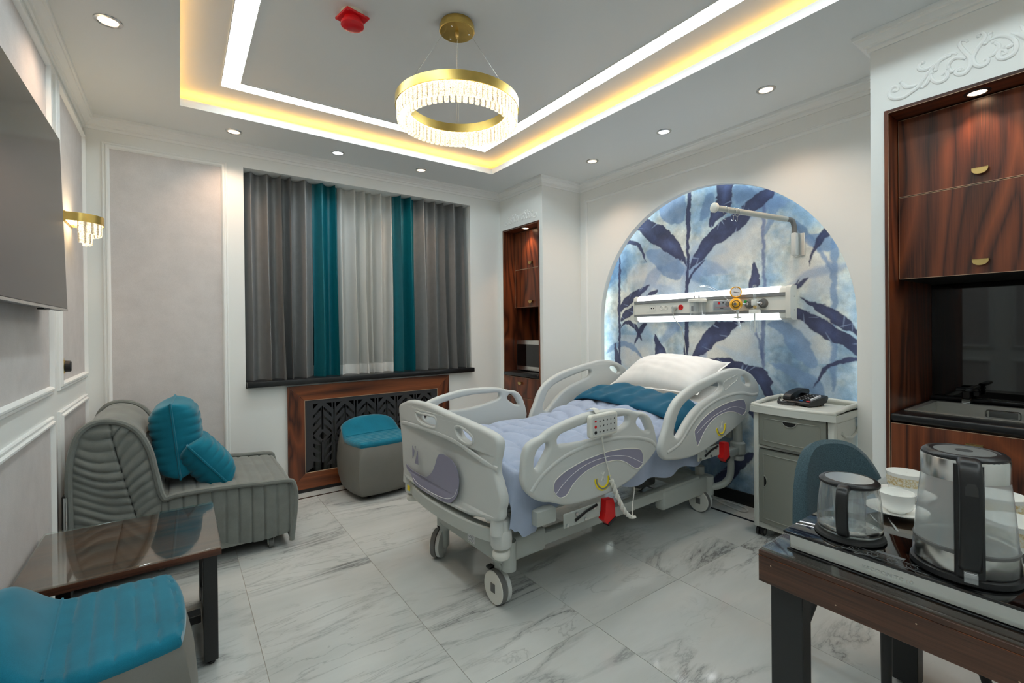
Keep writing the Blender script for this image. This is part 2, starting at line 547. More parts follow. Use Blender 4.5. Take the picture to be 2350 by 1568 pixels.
    def ring_path(self, path, prof, closed=False):
        """mitred moulding: path = axis-aligned 2D polyline, prof = [(inward offset, z)]; inward is to the right of travel"""
        n = len(path)
        cols = []
        for off, z in prof:
            row = []
            for i in range(n):
                p = Vector(path[i])
                ds = []
                if closed or i > 0:
                    ds.append((Vector(path[i]) - Vector(path[i - 1])).normalized())
                if closed or i < n - 1:
                    ds.append((Vector(path[(i + 1) % n]) - Vector(path[i])).normalized())
                nr = [Vector((d.y, -d.x)) for d in ds]
                o = nr[0] * off
                if len(nr) == 2 and abs(nr[0].dot(nr[1])) < 0.9:
                    o = nr[0] * off + nr[1] * off
                row.append((p.x + o.x, p.y + o.y, z))
            cols.append(row)
        V = [[self.bm.verts.new(c) for c in row] for row in cols]
        for a, b in zip(V[:-1], V[1:]):
            for i in range(n if closed else n - 1):
                j = (i + 1) % n
                self.bm.faces.new((a[i], a[j], b[j], b[i]))
        return self

    def mesh(self, name='m', recalc=True, angle=38, smooth=True):
        if recalc:
            bmesh.ops.recalc_face_normals(self.bm, faces=self.bm.faces[:])
        me = bpy.data.meshes.new(name)
        self.bm.to_mesh(me); self.bm.free()
        finish(me, angle, smooth)
        return me


def finish(me, angle=38, smooth=True):
    n = len(me.polygons)
    if smooth and n:
        me.polygons.foreach_set('use_smooth', [True] * n)
        try:
            me.set_sharp_from_angle(angle=math.radians(angle))
        except Exception:
            pass
    me.update()


def root_of(o):
    while o.parent is not None:
        o = o.parent
    return o


def put(name, me, mat, parent=None, local=False):
    """link a mesh; shapes are given in world space unless local is set"""
    if isinstance(me, G):
        me = me.mesh(name)
    me.name = name
    if mat is not None:
        me.materials.clear(); me.materials.append(MAT[mat] if isinstance(mat, str) else mat)
    o = bpy.data.objects.new(name, me)
    COL.objects.link(o)
    if parent is not None:
        if not local:
            me.transform(WM[root_of(parent).name].inverted())
        o.parent = parent
    else:
        if not local and len(me.vertices):
            co = np.empty(len(me.vertices) * 3); me.vertices.foreach_get('co', co); co = co.reshape(-1, 3)
            b = Vector(((co[:, 0].min() + co[:, 0].max()) / 2, (co[:, 1].min() + co[:, 1].max()) / 2, co[:, 2].min()))
            me.transform(Matrix.Translation(-b)); o.location = b
            WM[o.name] = Matrix.Translation(b)
        else:
            WM[o.name] = Matrix.Identity(4)
    return o


WM = {}


def tag(o, label, cat, group=None, kind=None):
    o['label'] = label
    if cat: o['category'] = cat
    if group: o['group'] = group
    if kind: o['kind'] = kind
    return o


def thing(name, label, cat, loc=(0, 0, 0), rotz=0.0, group=None):
    o = bpy.data.objects.new(name, None)
    COL.objects.link(o)
    o.empty_display_size = 0.05
    o.location = loc; o.rotation_euler = (0, 0, rotz)
    WM[o.name] = Matrix.Translation(Vector(loc)) @ Matrix.Rotation(rotz, 4, 'Z')
    return tag(o, label, cat, group)


def struct(o, label=None):
    o['kind'] = 'structure'
    if label: o['label'] = label
    return o


def plate(outer, holes, half, bev, fn, name='plate', sub=4, smooth_holes=True, res=3):
    """flat panel with holes and rounded rims: 2D outline -> filled curve -> mesh, mapped by fn(u, v, d)"""
    cu = bpy.data.curves.new('tmp', 'CURVE')
    cu.dimensions = '2D'; cu.fill_mode = 'BOTH'
    cu.extrude = max(half - bev, 0.0001); cu.bevel_depth = bev; cu.bevel_resolution = res; cu.offset = -bev
    for k, pl in enumerate([outer] + list(holes)):
        pts = catmull(pl, sub) if (sub > 1 and (k == 0 or smooth_holes)) else pl
        sp = cu.splines.new('POLY'); sp.points.add(len(pts) - 1)
        for p, q in zip(sp.points, pts):
            p.co = (q[0], q[1], 0, 1)
        sp.use_cyclic_u = True
    ob = bpy.data.objects.new('tmp', cu); COL.objects.link(ob)
    dg = bpy.context.evaluated_depsgraph_get()
    me = bpy.data.meshes.new_from_object(ob.evaluated_get(dg))
    bpy.data.objects.remove(ob); bpy.data.curves.remove(cu)
    bm = bmesh.new(); bm.from_mesh(me)
    bmesh.ops.remove_doubles(bm, verts=bm.verts[:], dist=1e-5)
    for v in bm.verts:
        v.co = Vector(fn(v.co.x, v.co.y, v.co.z))
    bmesh.ops.recalc_face_normals(bm, faces=bm.faces[:])
    bm.to_mesh(me); bm.free()
    me.materials.clear()
    finish(me, 42)
    return me


def text_mesh(body, size, fn, ext=0.0006):
    """lettering as a thin mesh mapped by fn(u, v, d)"""
    cu = bpy.data.curves.new('tmp', 'FONT')
    cu.body = body; cu.size = size; cu.extrude = ext; cu.resolution_u = 2
    ob = bpy.data.objects.new('tmp', cu); COL.objects.link(ob)
    dg = bpy.context.evaluated_depsgraph_get()
    me = bpy.data.meshes.new_from_object(ob.evaluated_get(dg))
    bpy.data.objects.remove(ob); bpy.data.curves.remove(cu)
    for v in me.vertices:
        v.co = Vector(fn(v.co.x, v.co.y, v.co.z))
    me.materials.clear()
    me.update()
    return me


def dup(root, loc=None, rotz=None, label=None):
    r = root.copy(); COL.objects.link(r)
    if loc is not None: r.location = loc
    if rotz is not None: r.rotation_euler = (0, 0, rotz)
    if label: r['label'] = label
    for ch in list(root.children):
        c = ch.copy(); COL.objects.link(c); c.parent = r
        for g in ch.children:
            d = g.copy(); COL.objects.link(d); d.parent = c
    return r


# ------------------------------------------------------------------ traced outlines (metres, in the plane of each thing)
FR_OUT=[(-0.941,0.691),(-0.936,0.743),(-0.926,0.779),(-0.906,0.805),(-0.871,0.821),(-0.829,0.830),(-0.796,0.847),(-0.756,0.860),(-0.686,0.876),(-0.599,0.890),(-0.524,0.898),(-0.412,0.898),(-0.311,0.892),(-0.241,0.883),(-0.191,0.868),(-0.154,0.858),(-0.107,0.850),(-0.069,0.831),(-0.040,0.799),(-0.015,0.747),(-0.001,0.702),(0.006,0.661),(-0.007,0.629),(-0.042,0.602),(-0.082,0.578),(-0.125,0.557),(-0.163,0.536),(-0.201,0.518),(-0.246,0.504),(-0.299,0.493),(-0.368,0.480),(-0.450,0.477),(-0.514,0.477),(-0.575,0.478),(-0.649,0.483),(-0.705,0.495),(-0.747,0.511),(-0.787,0.526),(-0.827,0.536),(-0.862,0.553),(-0.896,0.578),(-0.921,0.604),(-0.936,0.630),(-0.943,0.658)]
FR_H1=[(-0.878,0.703),(-0.865,0.689),(-0.847,0.698),(-0.824,0.725),(-0.804,0.751),(-0.791,0.776),(-0.798,0.795),(-0.817,0.795),(-0.842,0.784),(-0.861,0.766),(-0.873,0.741)]
FR_H2=[(-0.740,0.793),(-0.733,0.810),(-0.712,0.822),(-0.658,0.832),(-0.570,0.845),(-0.453,0.854),(-0.346,0.852),(-0.277,0.850),(-0.246,0.845),(-0.239,0.831),(-0.248,0.813),(-0.286,0.799),(-0.347,0.786),(-0.414,0.775),(-0.494,0.768),(-0.571,0.766),(-0.645,0.769),(-0.702,0.773),(-0.731,0.776)]
FR_H3=[(-0.173,0.809),(-0.161,0.824),(-0.140,0.829),(-0.117,0.817),(-0.098,0.795),(-0.079,0.765),(-0.071,0.746),(-0.092,0.746),(-0.123,0.759),(-0.152,0.779),(-0.169,0.793)]
FR_D=[(-0.773,0.582),(-0.769,0.609),(-0.752,0.627),(-0.703,0.649),(-0.646,0.664),(-0.572,0.679),(-0.495,0.687),(-0.415,0.692),(-0.331,0.689),(-0.244,0.681),(-0.166,0.665),(-0.143,0.651),(-0.129,0.626),(-0.127,0.602),(-0.135,0.579),(-0.163,0.565),(-0.189,0.566),(-0.218,0.580),(-0.254,0.603),(-0.289,0.621),(-0.332,0.635),(-0.382,0.641),(-0.448,0.643),(-0.511,0.636),(-0.573,0.621),(-0.618,0.601),(-0.655,0.577),(-0.676,0.556),(-0.694,0.540),(-0.719,0.536),(-0.740,0.540),(-0.760,0.559)]
FR_L=[(-0.758,0.560),(-0.718,0.591),(-0.661,0.623),(-0.588,0.650),(-0.511,0.664),(-0.415,0.667),(-0.331,0.659),(-0.244,0.637),(-0.134,0.585)]
FR_Y=[(-0.494,0.573),(-0.491,0.552),(-0.475,0.531),(-0.454,0.519),(-0.429,0.518),(-0.409,0.530),(-0.400,0.551),(-0.400,0.572)]
HR_OUT=[(0.038,0.620),(0.044,0.650),(0.065,0.693),(0.092,0.743),(0.114,0.792),(0.138,0.828),(0.174,0.868),(0.224,0.901),(0.304,0.934),(0.399,0.963),(0.524,0.985),(0.655,1.008),(0.779,1.025),(0.851,1.028),(0.924,1.022),(1.008,1.004),(1.086,0.975),(1.149,0.933),(1.185,0.895),(1.194,0.847),(1.172,0.809),(1.126,0.773),(1.077,0.734),(1.014,0.692),(0.941,0.655),(0.859,0.629),(0.772,0.605),(0.648,0.576),(0.517,0.549),(0.442,0.537),(0.345,0.530),(0.253,0.533),(0.164,0.542),(0.094,0.554),(0.056,0.575),(0.042,0.597)]
HR_H1=[(0.171,0.680),(0.167,0.710),(0.183,0.752),(0.206,0.795),(0.237,0.830),(0.292,0.862),(0.374,0.890),(0.472,0.914),(0.574,0.936),(0.654,0.950),(0.688,0.948),(0.700,0.927),(0.677,0.901),(0.619,0.878),(0.534,0.857),(0.446,0.831),(0.373,0.799),(0.313,0.760),(0.267,0.722),(0.232,0.689),(0.199,0.669)]
HR_H2=[(0.938,0.958),(0.964,0.969),(1.007,0.962),(1.045,0.937),(1.061,0.913),(1.037,0.901),(0.991,0.914),(0.953,0.936)]
HR_G=[(0.715,0.948),(0.792,0.967),(0.872,0.980),(0.883,0.966),(0.864,0.943),(0.791,0.920),(0.721,0.893),(0.710,0.912)]
HR_D=[(0.362,0.679),(0.389,0.704),(0.445,0.737),(0.520,0.768),(0.625,0.793),(0.734,0.809),(0.847,0.815),(0.936,0.812),(0.974,0.799),(0.993,0.766),(0.988,0.729),(0.949,0.707),(0.912,0.715),(0.846,0.737),(0.775,0.749),(0.705,0.750),(0.624,0.738),(0.545,0.711),(0.481,0.672),(0.437,0.630),(0.406,0.595),(0.394,0.591),(0.376,0.626)]
HR_L=[(0.389,0.665),(0.469,0.704),(0.584,0.745),(0.719,0.769),(0.847,0.775),(0.988,0.740)]
HR_Y=[(0.620,0.663),(0.629,0.640),(0.655,0.619),(0.687,0.618),(0.710,0.636),(0.720,0.659),(0.718,0.680)]
FB_OUT=[(0.548,0.825),(0.527,0.855),(0.456,0.875),(0.410,0.889),(0.340,0.902),(0.236,0.908),(0.112,0.911),(-0.003,0.904),(-0.094,0.894),(-0.152,0.888),(-0.235,0.882),(-0.314,0.872),(-0.387,0.863),(-0.446,0.852),(-0.485,0.839),(-0.504,0.816),(-0.503,0.790),(-0.495,0.756),(-0.484,0.719),(-0.484,0.676),(-0.499,0.641),(-0.520,0.594),(-0.525,0.557),(-0.513,0.521),(-0.501,0.478),(-0.413,0.449),(-0.398,0.459),(-0.280,0.440),(-0.129,0.434),(0.023,0.428),(0.193,0.425),(0.322,0.427),(0.432,0.432),(0.467,0.452),(0.482,0.530),(0.490,0.619),(0.508,0.679),(0.528,0.749)]
FB_H1=[(0.233,0.845),(0.183,0.844),(0.096,0.849),(0.030,0.851),(0.010,0.837),(0.015,0.809),(0.064,0.801),(0.149,0.800),(0.202,0.808),(0.227,0.825)]
FB_H2=[(-0.193,0.830),(-0.232,0.838),(-0.287,0.826),(-0.319,0.810),(-0.320,0.788),(-0.289,0.779),(-0.233,0.786),(-0.203,0.805)]
FB_D=[(0.399,0.522),(0.330,0.511),(0.227,0.511),(0.138,0.517),(0.087,0.536),(0.045,0.567),(0.012,0.610),(-0.010,0.652),(-0.038,0.677),(-0.078,0.682),(-0.134,0.676),(-0.183,0.654),(-0.210,0.616),(-0.216,0.574),(-0.201,0.519),(-0.172,0.482),(-0.129,0.456),(-0.055,0.445),(0.056,0.441),(0.192,0.436),(0.274,0.444),(0.312,0.473),(0.350,0.489),(0.390,0.497)]
FB_L=[(0.293,0.471),(0.228,0.456),(0.105,0.455),(-0.024,0.459),(-0.115,0.472),(-0.173,0.501),(-0.201,0.541)]
FB_Y1=[(0.302,0.651),(0.274,0.629),(0.280,0.600),(0.300,0.579)]
FB_Y2=[(0.269,0.653),(0.254,0.658),(0.260,0.642)]
FB_Y3=[(0.227,0.636),(0.220,0.562),(0.268,0.560)]
MU_D=[[(-1.370,2.267),(-1.436,2.230),(-1.543,2.173),(-1.625,2.118),(-1.685,2.050),(-1.737,1.973),(-1.768,1.889),(-1.784,1.819),(-1.780,1.792),(-1.755,1.829),(-1.703,1.863),(-1.650,1.899),(-1.583,1.943),(-1.513,1.995),(-1.441,2.035),(-1.405,2.071),(-1.368,2.114),(-1.338,2.144),(-1.269,2.199),(-1.308,2.236)],
[(-1.811,1.760),(-1.824,1.815),(-1.855,1.877),(-1.905,1.948),(-1.953,2.005),(-2.023,2.058),(-2.091,2.103),(-2.177,2.133),(-2.240,2.171),(-2.281,2.202),(-2.332,2.230),(-2.390,2.256),(-2.447,2.266),(-2.483,2.247),(-2.474,2.206),(-2.427,2.179),(-2.380,2.141),(-2.341,2.124),(-2.306,2.087),(-2.290,2.060),(-2.239,2.014),(-2.176,1.989),(-2.111,1.948),(-2.044,1.937),(-2.010,1.900),(-1.963,1.852),(-1.928,1.824),(-1.879,1.797),(-1.836,1.780)],
[(-2.054,2.433),(-2.182,2.399),(-2.174,2.309),(-2.157,2.199),(-2.118,2.145),(-2.057,2.115),(-2.006,2.066),(-1.989,2.096),(-2.001,2.180),(-2.024,2.217),(-2.053,2.264),(-2.042,2.283),(-2.065,2.314)],
[(-2.328,1.770),(-2.362,1.692),(-2.368,1.632),(-2.361,1.579),(-2.292,1.579),(-2.302,1.658)],
[(-2.777,1.931),(-2.811,1.890),(-2.792,1.867),(-2.768,1.844),(-2.745,1.812),(-2.712,1.763),(-2.696,1.720),(-2.683,1.695),(-2.696,1.756),(-2.717,1.826),(-2.737,1.876),(-2.761,1.908)],
[(-1.105,2.029),(-1.131,2.064),(-1.196,2.092),(-1.276,2.080),(-1.329,2.034),(-1.366,1.967),(-1.388,1.891),(-1.392,1.866),(-1.358,1.931),(-1.321,1.992),(-1.267,2.043),(-1.196,2.060),(-1.139,2.050)],
[(-1.090,1.449),(-1.108,1.538),(-1.191,1.598),(-1.286,1.642),(-1.378,1.666),(-1.423,1.674),(-1.393,1.634),(-1.317,1.577),(-1.238,1.532),(-1.157,1.485)],
[(-1.098,1.358),(-1.124,1.435),(-1.222,1.495),(-1.332,1.552),(-1.437,1.606),(-1.509,1.631),(-1.495,1.591),(-1.422,1.559),(-1.346,1.489),(-1.253,1.431),(-1.188,1.394)],
[(-1.089,1.293),(-1.122,1.344),(-1.188,1.363),(-1.252,1.336),(-1.298,1.292),(-1.328,1.230),(-1.338,1.181),(-1.297,1.230),(-1.251,1.292),(-1.188,1.324),(-1.131,1.325)],
[(-1.249,1.142),(-1.274,1.230),(-1.329,1.317),(-1.390,1.341),(-1.359,1.280),(-1.313,1.218)],
[(-1.470,1.249),(-1.519,1.196),(-1.574,1.114),(-1.608,1.028),(-1.482,1.021),(-1.476,1.135)],
[(-1.019,1.162),(-1.052,1.084),(-1.085,0.995),(-1.093,0.943),(-1.025,0.952),(-1.014,1.057)],
[(-1.823,1.027),(-1.848,1.101),(-1.898,1.191),(-1.958,1.268),(-2.016,1.316),(-2.051,1.342),(-2.254,1.344),(-2.223,1.314),(-2.160,1.268),(-2.127,1.226),(-2.061,1.194),(-2.015,1.150),(-1.992,1.117),(-1.933,1.093),(-1.885,1.058)],
[(-2.593,1.422),(-2.636,1.411),(-2.710,1.376),(-2.789,1.330),(-2.850,1.286),(-2.901,1.251),(-2.965,1.193),(-2.965,1.118),(-2.908,1.149),(-2.871,1.182),(-2.826,1.194),(-2.772,1.215),(-2.757,1.233),(-2.693,1.277),(-2.668,1.305),(-2.618,1.351),(-2.588,1.371)],
[(-2.636,1.493),(-2.710,1.458),(-2.789,1.427),(-2.850,1.390),(-2.902,1.345),(-2.941,1.302),(-2.965,1.218),(-2.916,1.269),(-2.879,1.277),(-2.850,1.303),(-2.804,1.321),(-2.789,1.348),(-2.734,1.394),(-2.678,1.450)],
[(-2.584,1.580),(-2.628,1.613),(-2.611,1.583),(-2.590,1.561)],
[(-2.583,1.534),(-2.594,1.575),(-2.687,1.622),(-2.645,1.571)],
[(-2.707,0.898),(-2.731,0.973),(-2.771,1.038),(-2.818,1.076),(-2.878,1.101),(-2.965,1.111),(-2.964,1.084),(-2.885,1.075),(-2.841,1.055),(-2.795,1.022),(-2.755,0.975),(-2.723,0.927)],
[(-1.920,1.027),(-2.014,1.059),(-2.126,1.064),(-2.211,1.048),(-2.282,1.027),(-2.361,1.017),(-2.419,0.986),(-2.428,0.958),(-2.456,0.921),(-2.437,0.881),(-2.464,0.816),(-2.417,0.791),(-2.380,0.846),(-2.341,0.921),(-2.282,0.976),(-2.210,0.992),(-2.103,0.995),(-2.014,1.011)],
[(-1.811,2.465),(-1.834,2.459),(-1.829,2.193),(-1.812,1.816),(-1.805,1.570),(-1.811,1.346),(-1.788,1.026),(-1.760,1.024),(-1.765,1.347),(-1.771,1.573),(-1.788,1.819),(-1.789,2.201)],
[(-1.083,1.954),(-1.100,1.952),(-1.095,1.565),(-1.091,1.176),(-1.087,0.865),(-1.063,0.863),(-1.067,1.176),(-1.065,1.567)],
[(-1.934,1.823),(-1.942,1.814),(-1.867,1.743),(-1.806,1.649),(-1.798,1.672),(-1.854,1.756)],
[(-2.006,0.129),(-2.108,0.250),(-2.205,0.335),(-2.308,0.398),(-2.307,0.338),(-2.225,0.247),(-2.140,0.133),(-2.074,0.073)],
[(-2.280,0.694),(-2.360,0.765),(-2.464,0.778),(-2.426,0.695),(-2.349,0.615)]]
MU_M=[[(-2.495,1.344),(-2.566,1.315),(-2.643,1.259),(-2.692,1.178),(-2.724,1.089),(-2.724,1.026),(-2.658,1.049),(-2.608,1.092),(-2.548,1.155),(-2.513,1.249),(-2.421,1.317)],
[(-2.179,2.328),(-2.262,2.332),(-2.342,2.267),(-2.351,2.236),(-2.292,2.220),(-2.199,2.210)],
[(-2.418,2.220),(-2.474,2.225),(-2.510,2.179),(-2.500,2.096),(-2.463,2.007),(-2.416,1.939),(-2.407,1.979),(-2.426,2.053),(-2.436,2.138)],
[(-0.912,1.053),(-1.002,1.148),(-1.137,1.177),(-1.249,1.142),(-1.326,1.057),(-1.356,0.996),(-1.265,1.079),(-1.137,1.126),(-1.018,1.096)],
[(-2.597,2.010),(-2.664,1.952),(-2.729,1.851),(-2.806,1.698),(-2.806,1.646),(-2.760,1.739),(-2.696,1.838),(-2.630,1.912)],
[(-2.438,1.036),(-2.520,1.050),(-2.607,1.018),(-2.691,0.988),(-2.739,0.955),(-2.770,0.852),(-2.690,0.861),(-2.607,0.944),(-2.520,0.993)],
[(-2.819,1.863),(-2.853,1.840),(-2.844,1.590),(-2.842,1.295),(-2.832,0.929),(-2.802,0.926),(-2.812,1.295),(-2.810,1.593)],
[(-2.391,2.148),(-2.414,2.143),(-2.407,1.745),(-2.415,1.570),(-2.408,1.346),(-2.400,1.024),(-2.377,1.023),(-2.381,1.347),(-2.393,1.571),(-2.386,1.748)],
[(-2.324,1.288),(-2.339,1.293),(-2.382,1.170),(-2.393,1.072),(-2.375,1.072),(-2.358,1.179)],
[(-1.381,1.965),(-1.596,1.959),(-1.729,1.849),(-1.767,1.754),(-1.701,1.692),(-1.594,1.725),(-1.483,1.831)],
[(-1.546,2.451),(-1.708,2.434),(-1.785,2.337),(-1.771,2.171),(-1.653,2.159),(-1.544,2.250)],
[(-2.647,1.882),(-2.777,1.896),(-2.838,1.816),(-2.807,1.768),(-2.729,1.797)],
[(-1.956,2.319),(-2.025,2.324),(-2.036,2.257),(-1.978,2.163),(-1.907,2.144)],
[(-1.769,0.623),(-2.011,0.710),(-2.228,0.636),(-2.121,0.515),(-1.892,0.530)]]
MU_K=[[(-2.056,1.957),(-2.197,1.986),(-2.320,2.064),(-2.388,2.051),(-2.388,1.963),(-2.319,1.836),(-2.217,1.768),(-2.087,1.720),(-1.998,1.794)],
[(-2.552,1.728),(-2.663,1.752),(-2.775,1.702),(-2.821,1.644),(-2.805,1.540),(-2.727,1.528),(-2.612,1.629)],
[(-1.288,1.804),(-1.468,1.833),(-1.538,1.706),(-1.481,1.628),(-1.208,1.736)],
[(-1.849,1.190),(-2.128,1.278),(-2.334,1.298),(-2.372,1.150),(-2.313,1.068),(-2.014,1.064),(-1.872,1.047)],
[(-1.087,1.137),(-1.250,1.204),(-1.417,1.134),(-1.460,1.014),(-1.117,0.867)],
[(-2.610,1.342),(-2.725,1.241),(-2.803,1.172),(-2.772,1.091),(-2.732,1.116),(-2.676,1.241)],
[(-1.594,1.701),(-1.754,1.732),(-1.765,1.607),(-1.593,1.596)],
[(-2.468,1.393),(-2.584,1.352),(-2.660,1.287),(-2.609,1.296),(-2.522,1.344)]]
ORN=[[(-0.0390,0.0775),(-0.0527,0.0762),(-0.0534,0.0897),(-0.0418,0.0988),(-0.0279,0.0943),(-0.0200,0.0767),(-0.0277,0.0533),(-0.0498,0.0384),(-0.0770,0.0359),(-0.1037,0.0487),(-0.1247,0.0600),(-0.1402,0.0834),(-0.1582,0.1053),(-0.1758,0.1237),(-0.1957,0.1439),(-0.2176,0.1578),(-0.2439,0.1548),(-0.2556,0.1459)],
[(-0.0638,0.1100),(-0.0732,0.0956),(-0.0826,0.0786),(-0.1064,0.0712),(-0.1273,0.0723)],
[(-0.1432,0.1620),(-0.1316,0.1574),(-0.1302,0.1413),(-0.1456,0.1276),(-0.1658,0.1283),(-0.1833,0.1399)],
[(-0.1732,0.1019),(-0.1706,0.0833),(-0.1805,0.0625),(-0.1953,0.0512),(-0.2123,0.0519),(-0.2245,0.0659),(-0.2221,0.0863),(-0.2125,0.0842),(-0.2064,0.0772)],
[(-0.1857,0.1093),(-0.1932,0.1385),(-0.2128,0.1488),(-0.2367,0.1502)],
[(-0.2282,0.1028),(-0.2307,0.1178),(-0.2438,0.1308),(-0.2625,0.1283),(-0.2809,0.1132)],
[(-0.2282,0.0980),(-0.2388,0.0787),(-0.2530,0.0851)],
[(-0.1401,0.0535),(-0.1554,0.0635),(-0.1656,0.0888),(-0.1733,0.1150)],
[(-0.2646,0.0734),(-0.2738,0.0717),(-0.2704,0.0802),(-0.2565,0.0777),(-0.2510,0.0668),(-0.2622,0.0554),(-0.2806,0.0535),(-0.2944,0.0724),(-0.2990,0.0952),(-0.2946,0.1161),(-0.2810,0.1415),(-0.2673,0.1703),(-0.2627,0.1884),(-0.2697,0.1976),(-0.2835,0.1906),(-0.2885,0.1812)],
[(-0.3217,0.1898),(-0.3262,0.1967),(-0.3349,0.1953),(-0.3414,0.1796),(-0.3348,0.1615),(-0.3193,0.1414),(-0.3081,0.1221),(-0.3035,0.1025),(-0.3101,0.0775),(-0.3256,0.0610),(-0.3432,0.0622),(-0.3501,0.0773),(-0.3421,0.0841),(-0.3345,0.0785)],
[(-0.3413,0.1490),(-0.3565,0.1566),(-0.3736,0.1600),(-0.3945,0.1523),(-0.4151,0.1357),(-0.4272,0.1118),(-0.4291,0.0871),(-0.4209,0.0675),(-0.4045,0.0605),(-0.3900,0.0614),(-0.3796,0.0724),(-0.3775,0.0885),(-0.3860,0.0994),(-0.3985,0.0933),(-0.4005,0.0804),(-0.3905,0.0798)],
[(-0.3650,0.1432),(-0.3798,0.1236),(-0.3755,0.1046),(-0.3648,0.0916),(-0.3519,0.0886)],
[(-0.3566,0.1810),(-0.3522,0.1618),(-0.3435,0.1540)],
[(-0.3964,0.1033),(-0.4109,0.1021),(-0.4191,0.1099)]]
SOFA=[(0.047,0.593),(0.052,0.677),(0.063,0.743),(0.084,0.809),(0.119,0.847),(0.158,0.862),(0.202,0.860),(0.251,0.844),(0.293,0.812),(0.325,0.768),(0.348,0.716),(0.365,0.658),(0.376,0.595),(0.388,0.531),(0.399,0.467),(0.414,0.426),(0.428,0.420),(0.459,0.429),(0.552,0.431),(0.716,0.425),(0.894,0.409),(1.020,0.398),(1.046,0.371),(1.058,0.311),(1.054,0.226),(1.043,0.129),(1.032,0.035)]

# =================================================================== THE ROOM
CZ = 2.701          # lower ceiling
UZ = 2.807          # upper ceiling inside the tray
XC, YC = 3.222, -0.701   # corner column face / its end
XA, XM = 3.703, 3.83     # arch wall face, mural plane
XK, YK = 3.22, -3.202    # kitchen wall face / its end
YB = -6.0                # wall behind the camera

# ---- floor with porcelain tiles
g = G(); g.box(-0.1, 4.3, YB, 0.4, -0.06, -0.0025)
floor = struct(put('floor', g, 'grout', local=True), 'polished white marble tile floor')
xs = [0.0, 0.143, 0.750, 1.356, 1.962, 2.574, 3.180, 3.576]
ys = [-0.147, -1.352, -2.560, -3.768, -4.976, YB]
GAP = 0.0009
tile_mesh = {}


def tile(x0, x1, y0, y1, name='tile', mat='marble', top=0.0):
    w, h = round(x1 - x0 - 2 * GAP, 3), round(y1 - y0 - 2 * GAP, 3)
    key = (w, h, mat)
    if key not in tile_mesh:
        q = G(); q.box(-w / 2, w / 2, -h / 2, h / 2, -0.012, 0.0, 0.0006, 1)
        tile_mesh[key] = q.mesh('tile'); tile_mesh[key].materials.append(MAT[mat])
    o = bpy.data.objects.new(name, tile_mesh[key]); COL.objects.link(o)
    o.location = ((x0 + x1) / 2, (y0 + y1) / 2, top); o.parent = floor
    return o


for i in range(len(xs) - 1):
    for j in range(len(ys) - 1):
        if xs[i] >= 3.1 and ys[j + 1] < YK - 0.2 and ys[j] < YK:
            continue
        tile(xs[i], xs[i + 1], ys[j + 1], ys[j])
# border: marble strip, thin black inlay, both walls
for a, b in ((0.0, 1.2), (1.2, 2.4), (2.4, 3.576)):
    tile(a, b, -0.147, -0.124, 'black_inlay', 'blackline')
    tile(a, b, -0.124, 0.0)
for a, b in ((-0.124, -1.2), (-1.2, -2.4), (-2.4, -3.2)):
    tile(3.576, 3.602, b, a, 'black_inlay', 'blackline')
    tile(3.602, 3.83, b, a)

# ---- walls
g = G(); g.box(-0.12, 0, YB, 0.3, 0, 2.9)
wall_left = struct(put('wall_left', g, 'wall', local=True))
RX0, RX1, RZ0, RZ1 = 0.893, 2.864, 0.90, 2.538       # window recess
HX0, HX1, HZ0, HZ1 = 1.27, 2.505, 0.06, 0.80          # radiator niche
g = G()
g.box(-0.12, RX0, 0, 0.4, 0, 2.9); g.box(RX1, 3.9, 0, 0.4, 0, 2.9); g.box(RX0, RX1, 0, 0.4, RZ1, 2.9)
g.box(RX0, HX0, 0, 0.4, 0, RZ0 - 0.03); g.box(HX1, RX1, 0, 0.4, 0, RZ0 - 0.03)
g.box(HX0, HX1, 0, 0.4, HZ1, RZ0 - 0.03); g.box(HX0, HX1, 0, 0.4, 0, HZ0); g.box(HX0, HX1, 0.22, 0.4, HZ0, HZ1)
g.box(RX0, RX1, 0.3, 0.4, RZ0, RZ1)
wall_back = struct(put('wall_back', g, 'wall', local=True))
g = G(); g.box(-0.12, 4.3, YB - 0.1, YB, 0, 2.9)
wall_front = struct(put('wall_front', g, 'wall', local=True))

# arch wall: opening with a semicircular head
AC, AR, ASZ = -1.975, 1.012, 1.350
arch = [(AC + AR, 0.0)] + [(AC + AR * math.cos(t), ASZ + AR * math.sin(t)) for t in np.linspace(0, math.pi, 49)] + [(AC - AR, 0.0)]
outl = [(YC, 0.0)] + arch + [(YK, 0.0), (YK, 2.9), (YC, 2.9)]
me = plate(outl, [], 0.025, 0.002, lambda u, v, d: (XA + 0.025 + d, u, v), sub=1, res=1)
bm = bmesh.new(); bm.from_mesh(me)
gg = G(); gg.bm.free(); gg.bm = bm
gg.box(XA + 0.05, 3.95, -0.862, YC, 0, 2.9); gg.box(XA + 0.05, 3.95, YK, -3.088, 0, 2.9); gg.box(XA + 0.05, 3.95, -3.088, -0.862, 2.47, 2.9)
gg.box(XM + 0.004, 3.95, -3.088, -0.862, 0, 2.47)
me2 = gg.mesh('wall_right'); bpy.data.meshes.remove(me)
wall_right = struct(put('wall_right', me2, 'wall', local=True))

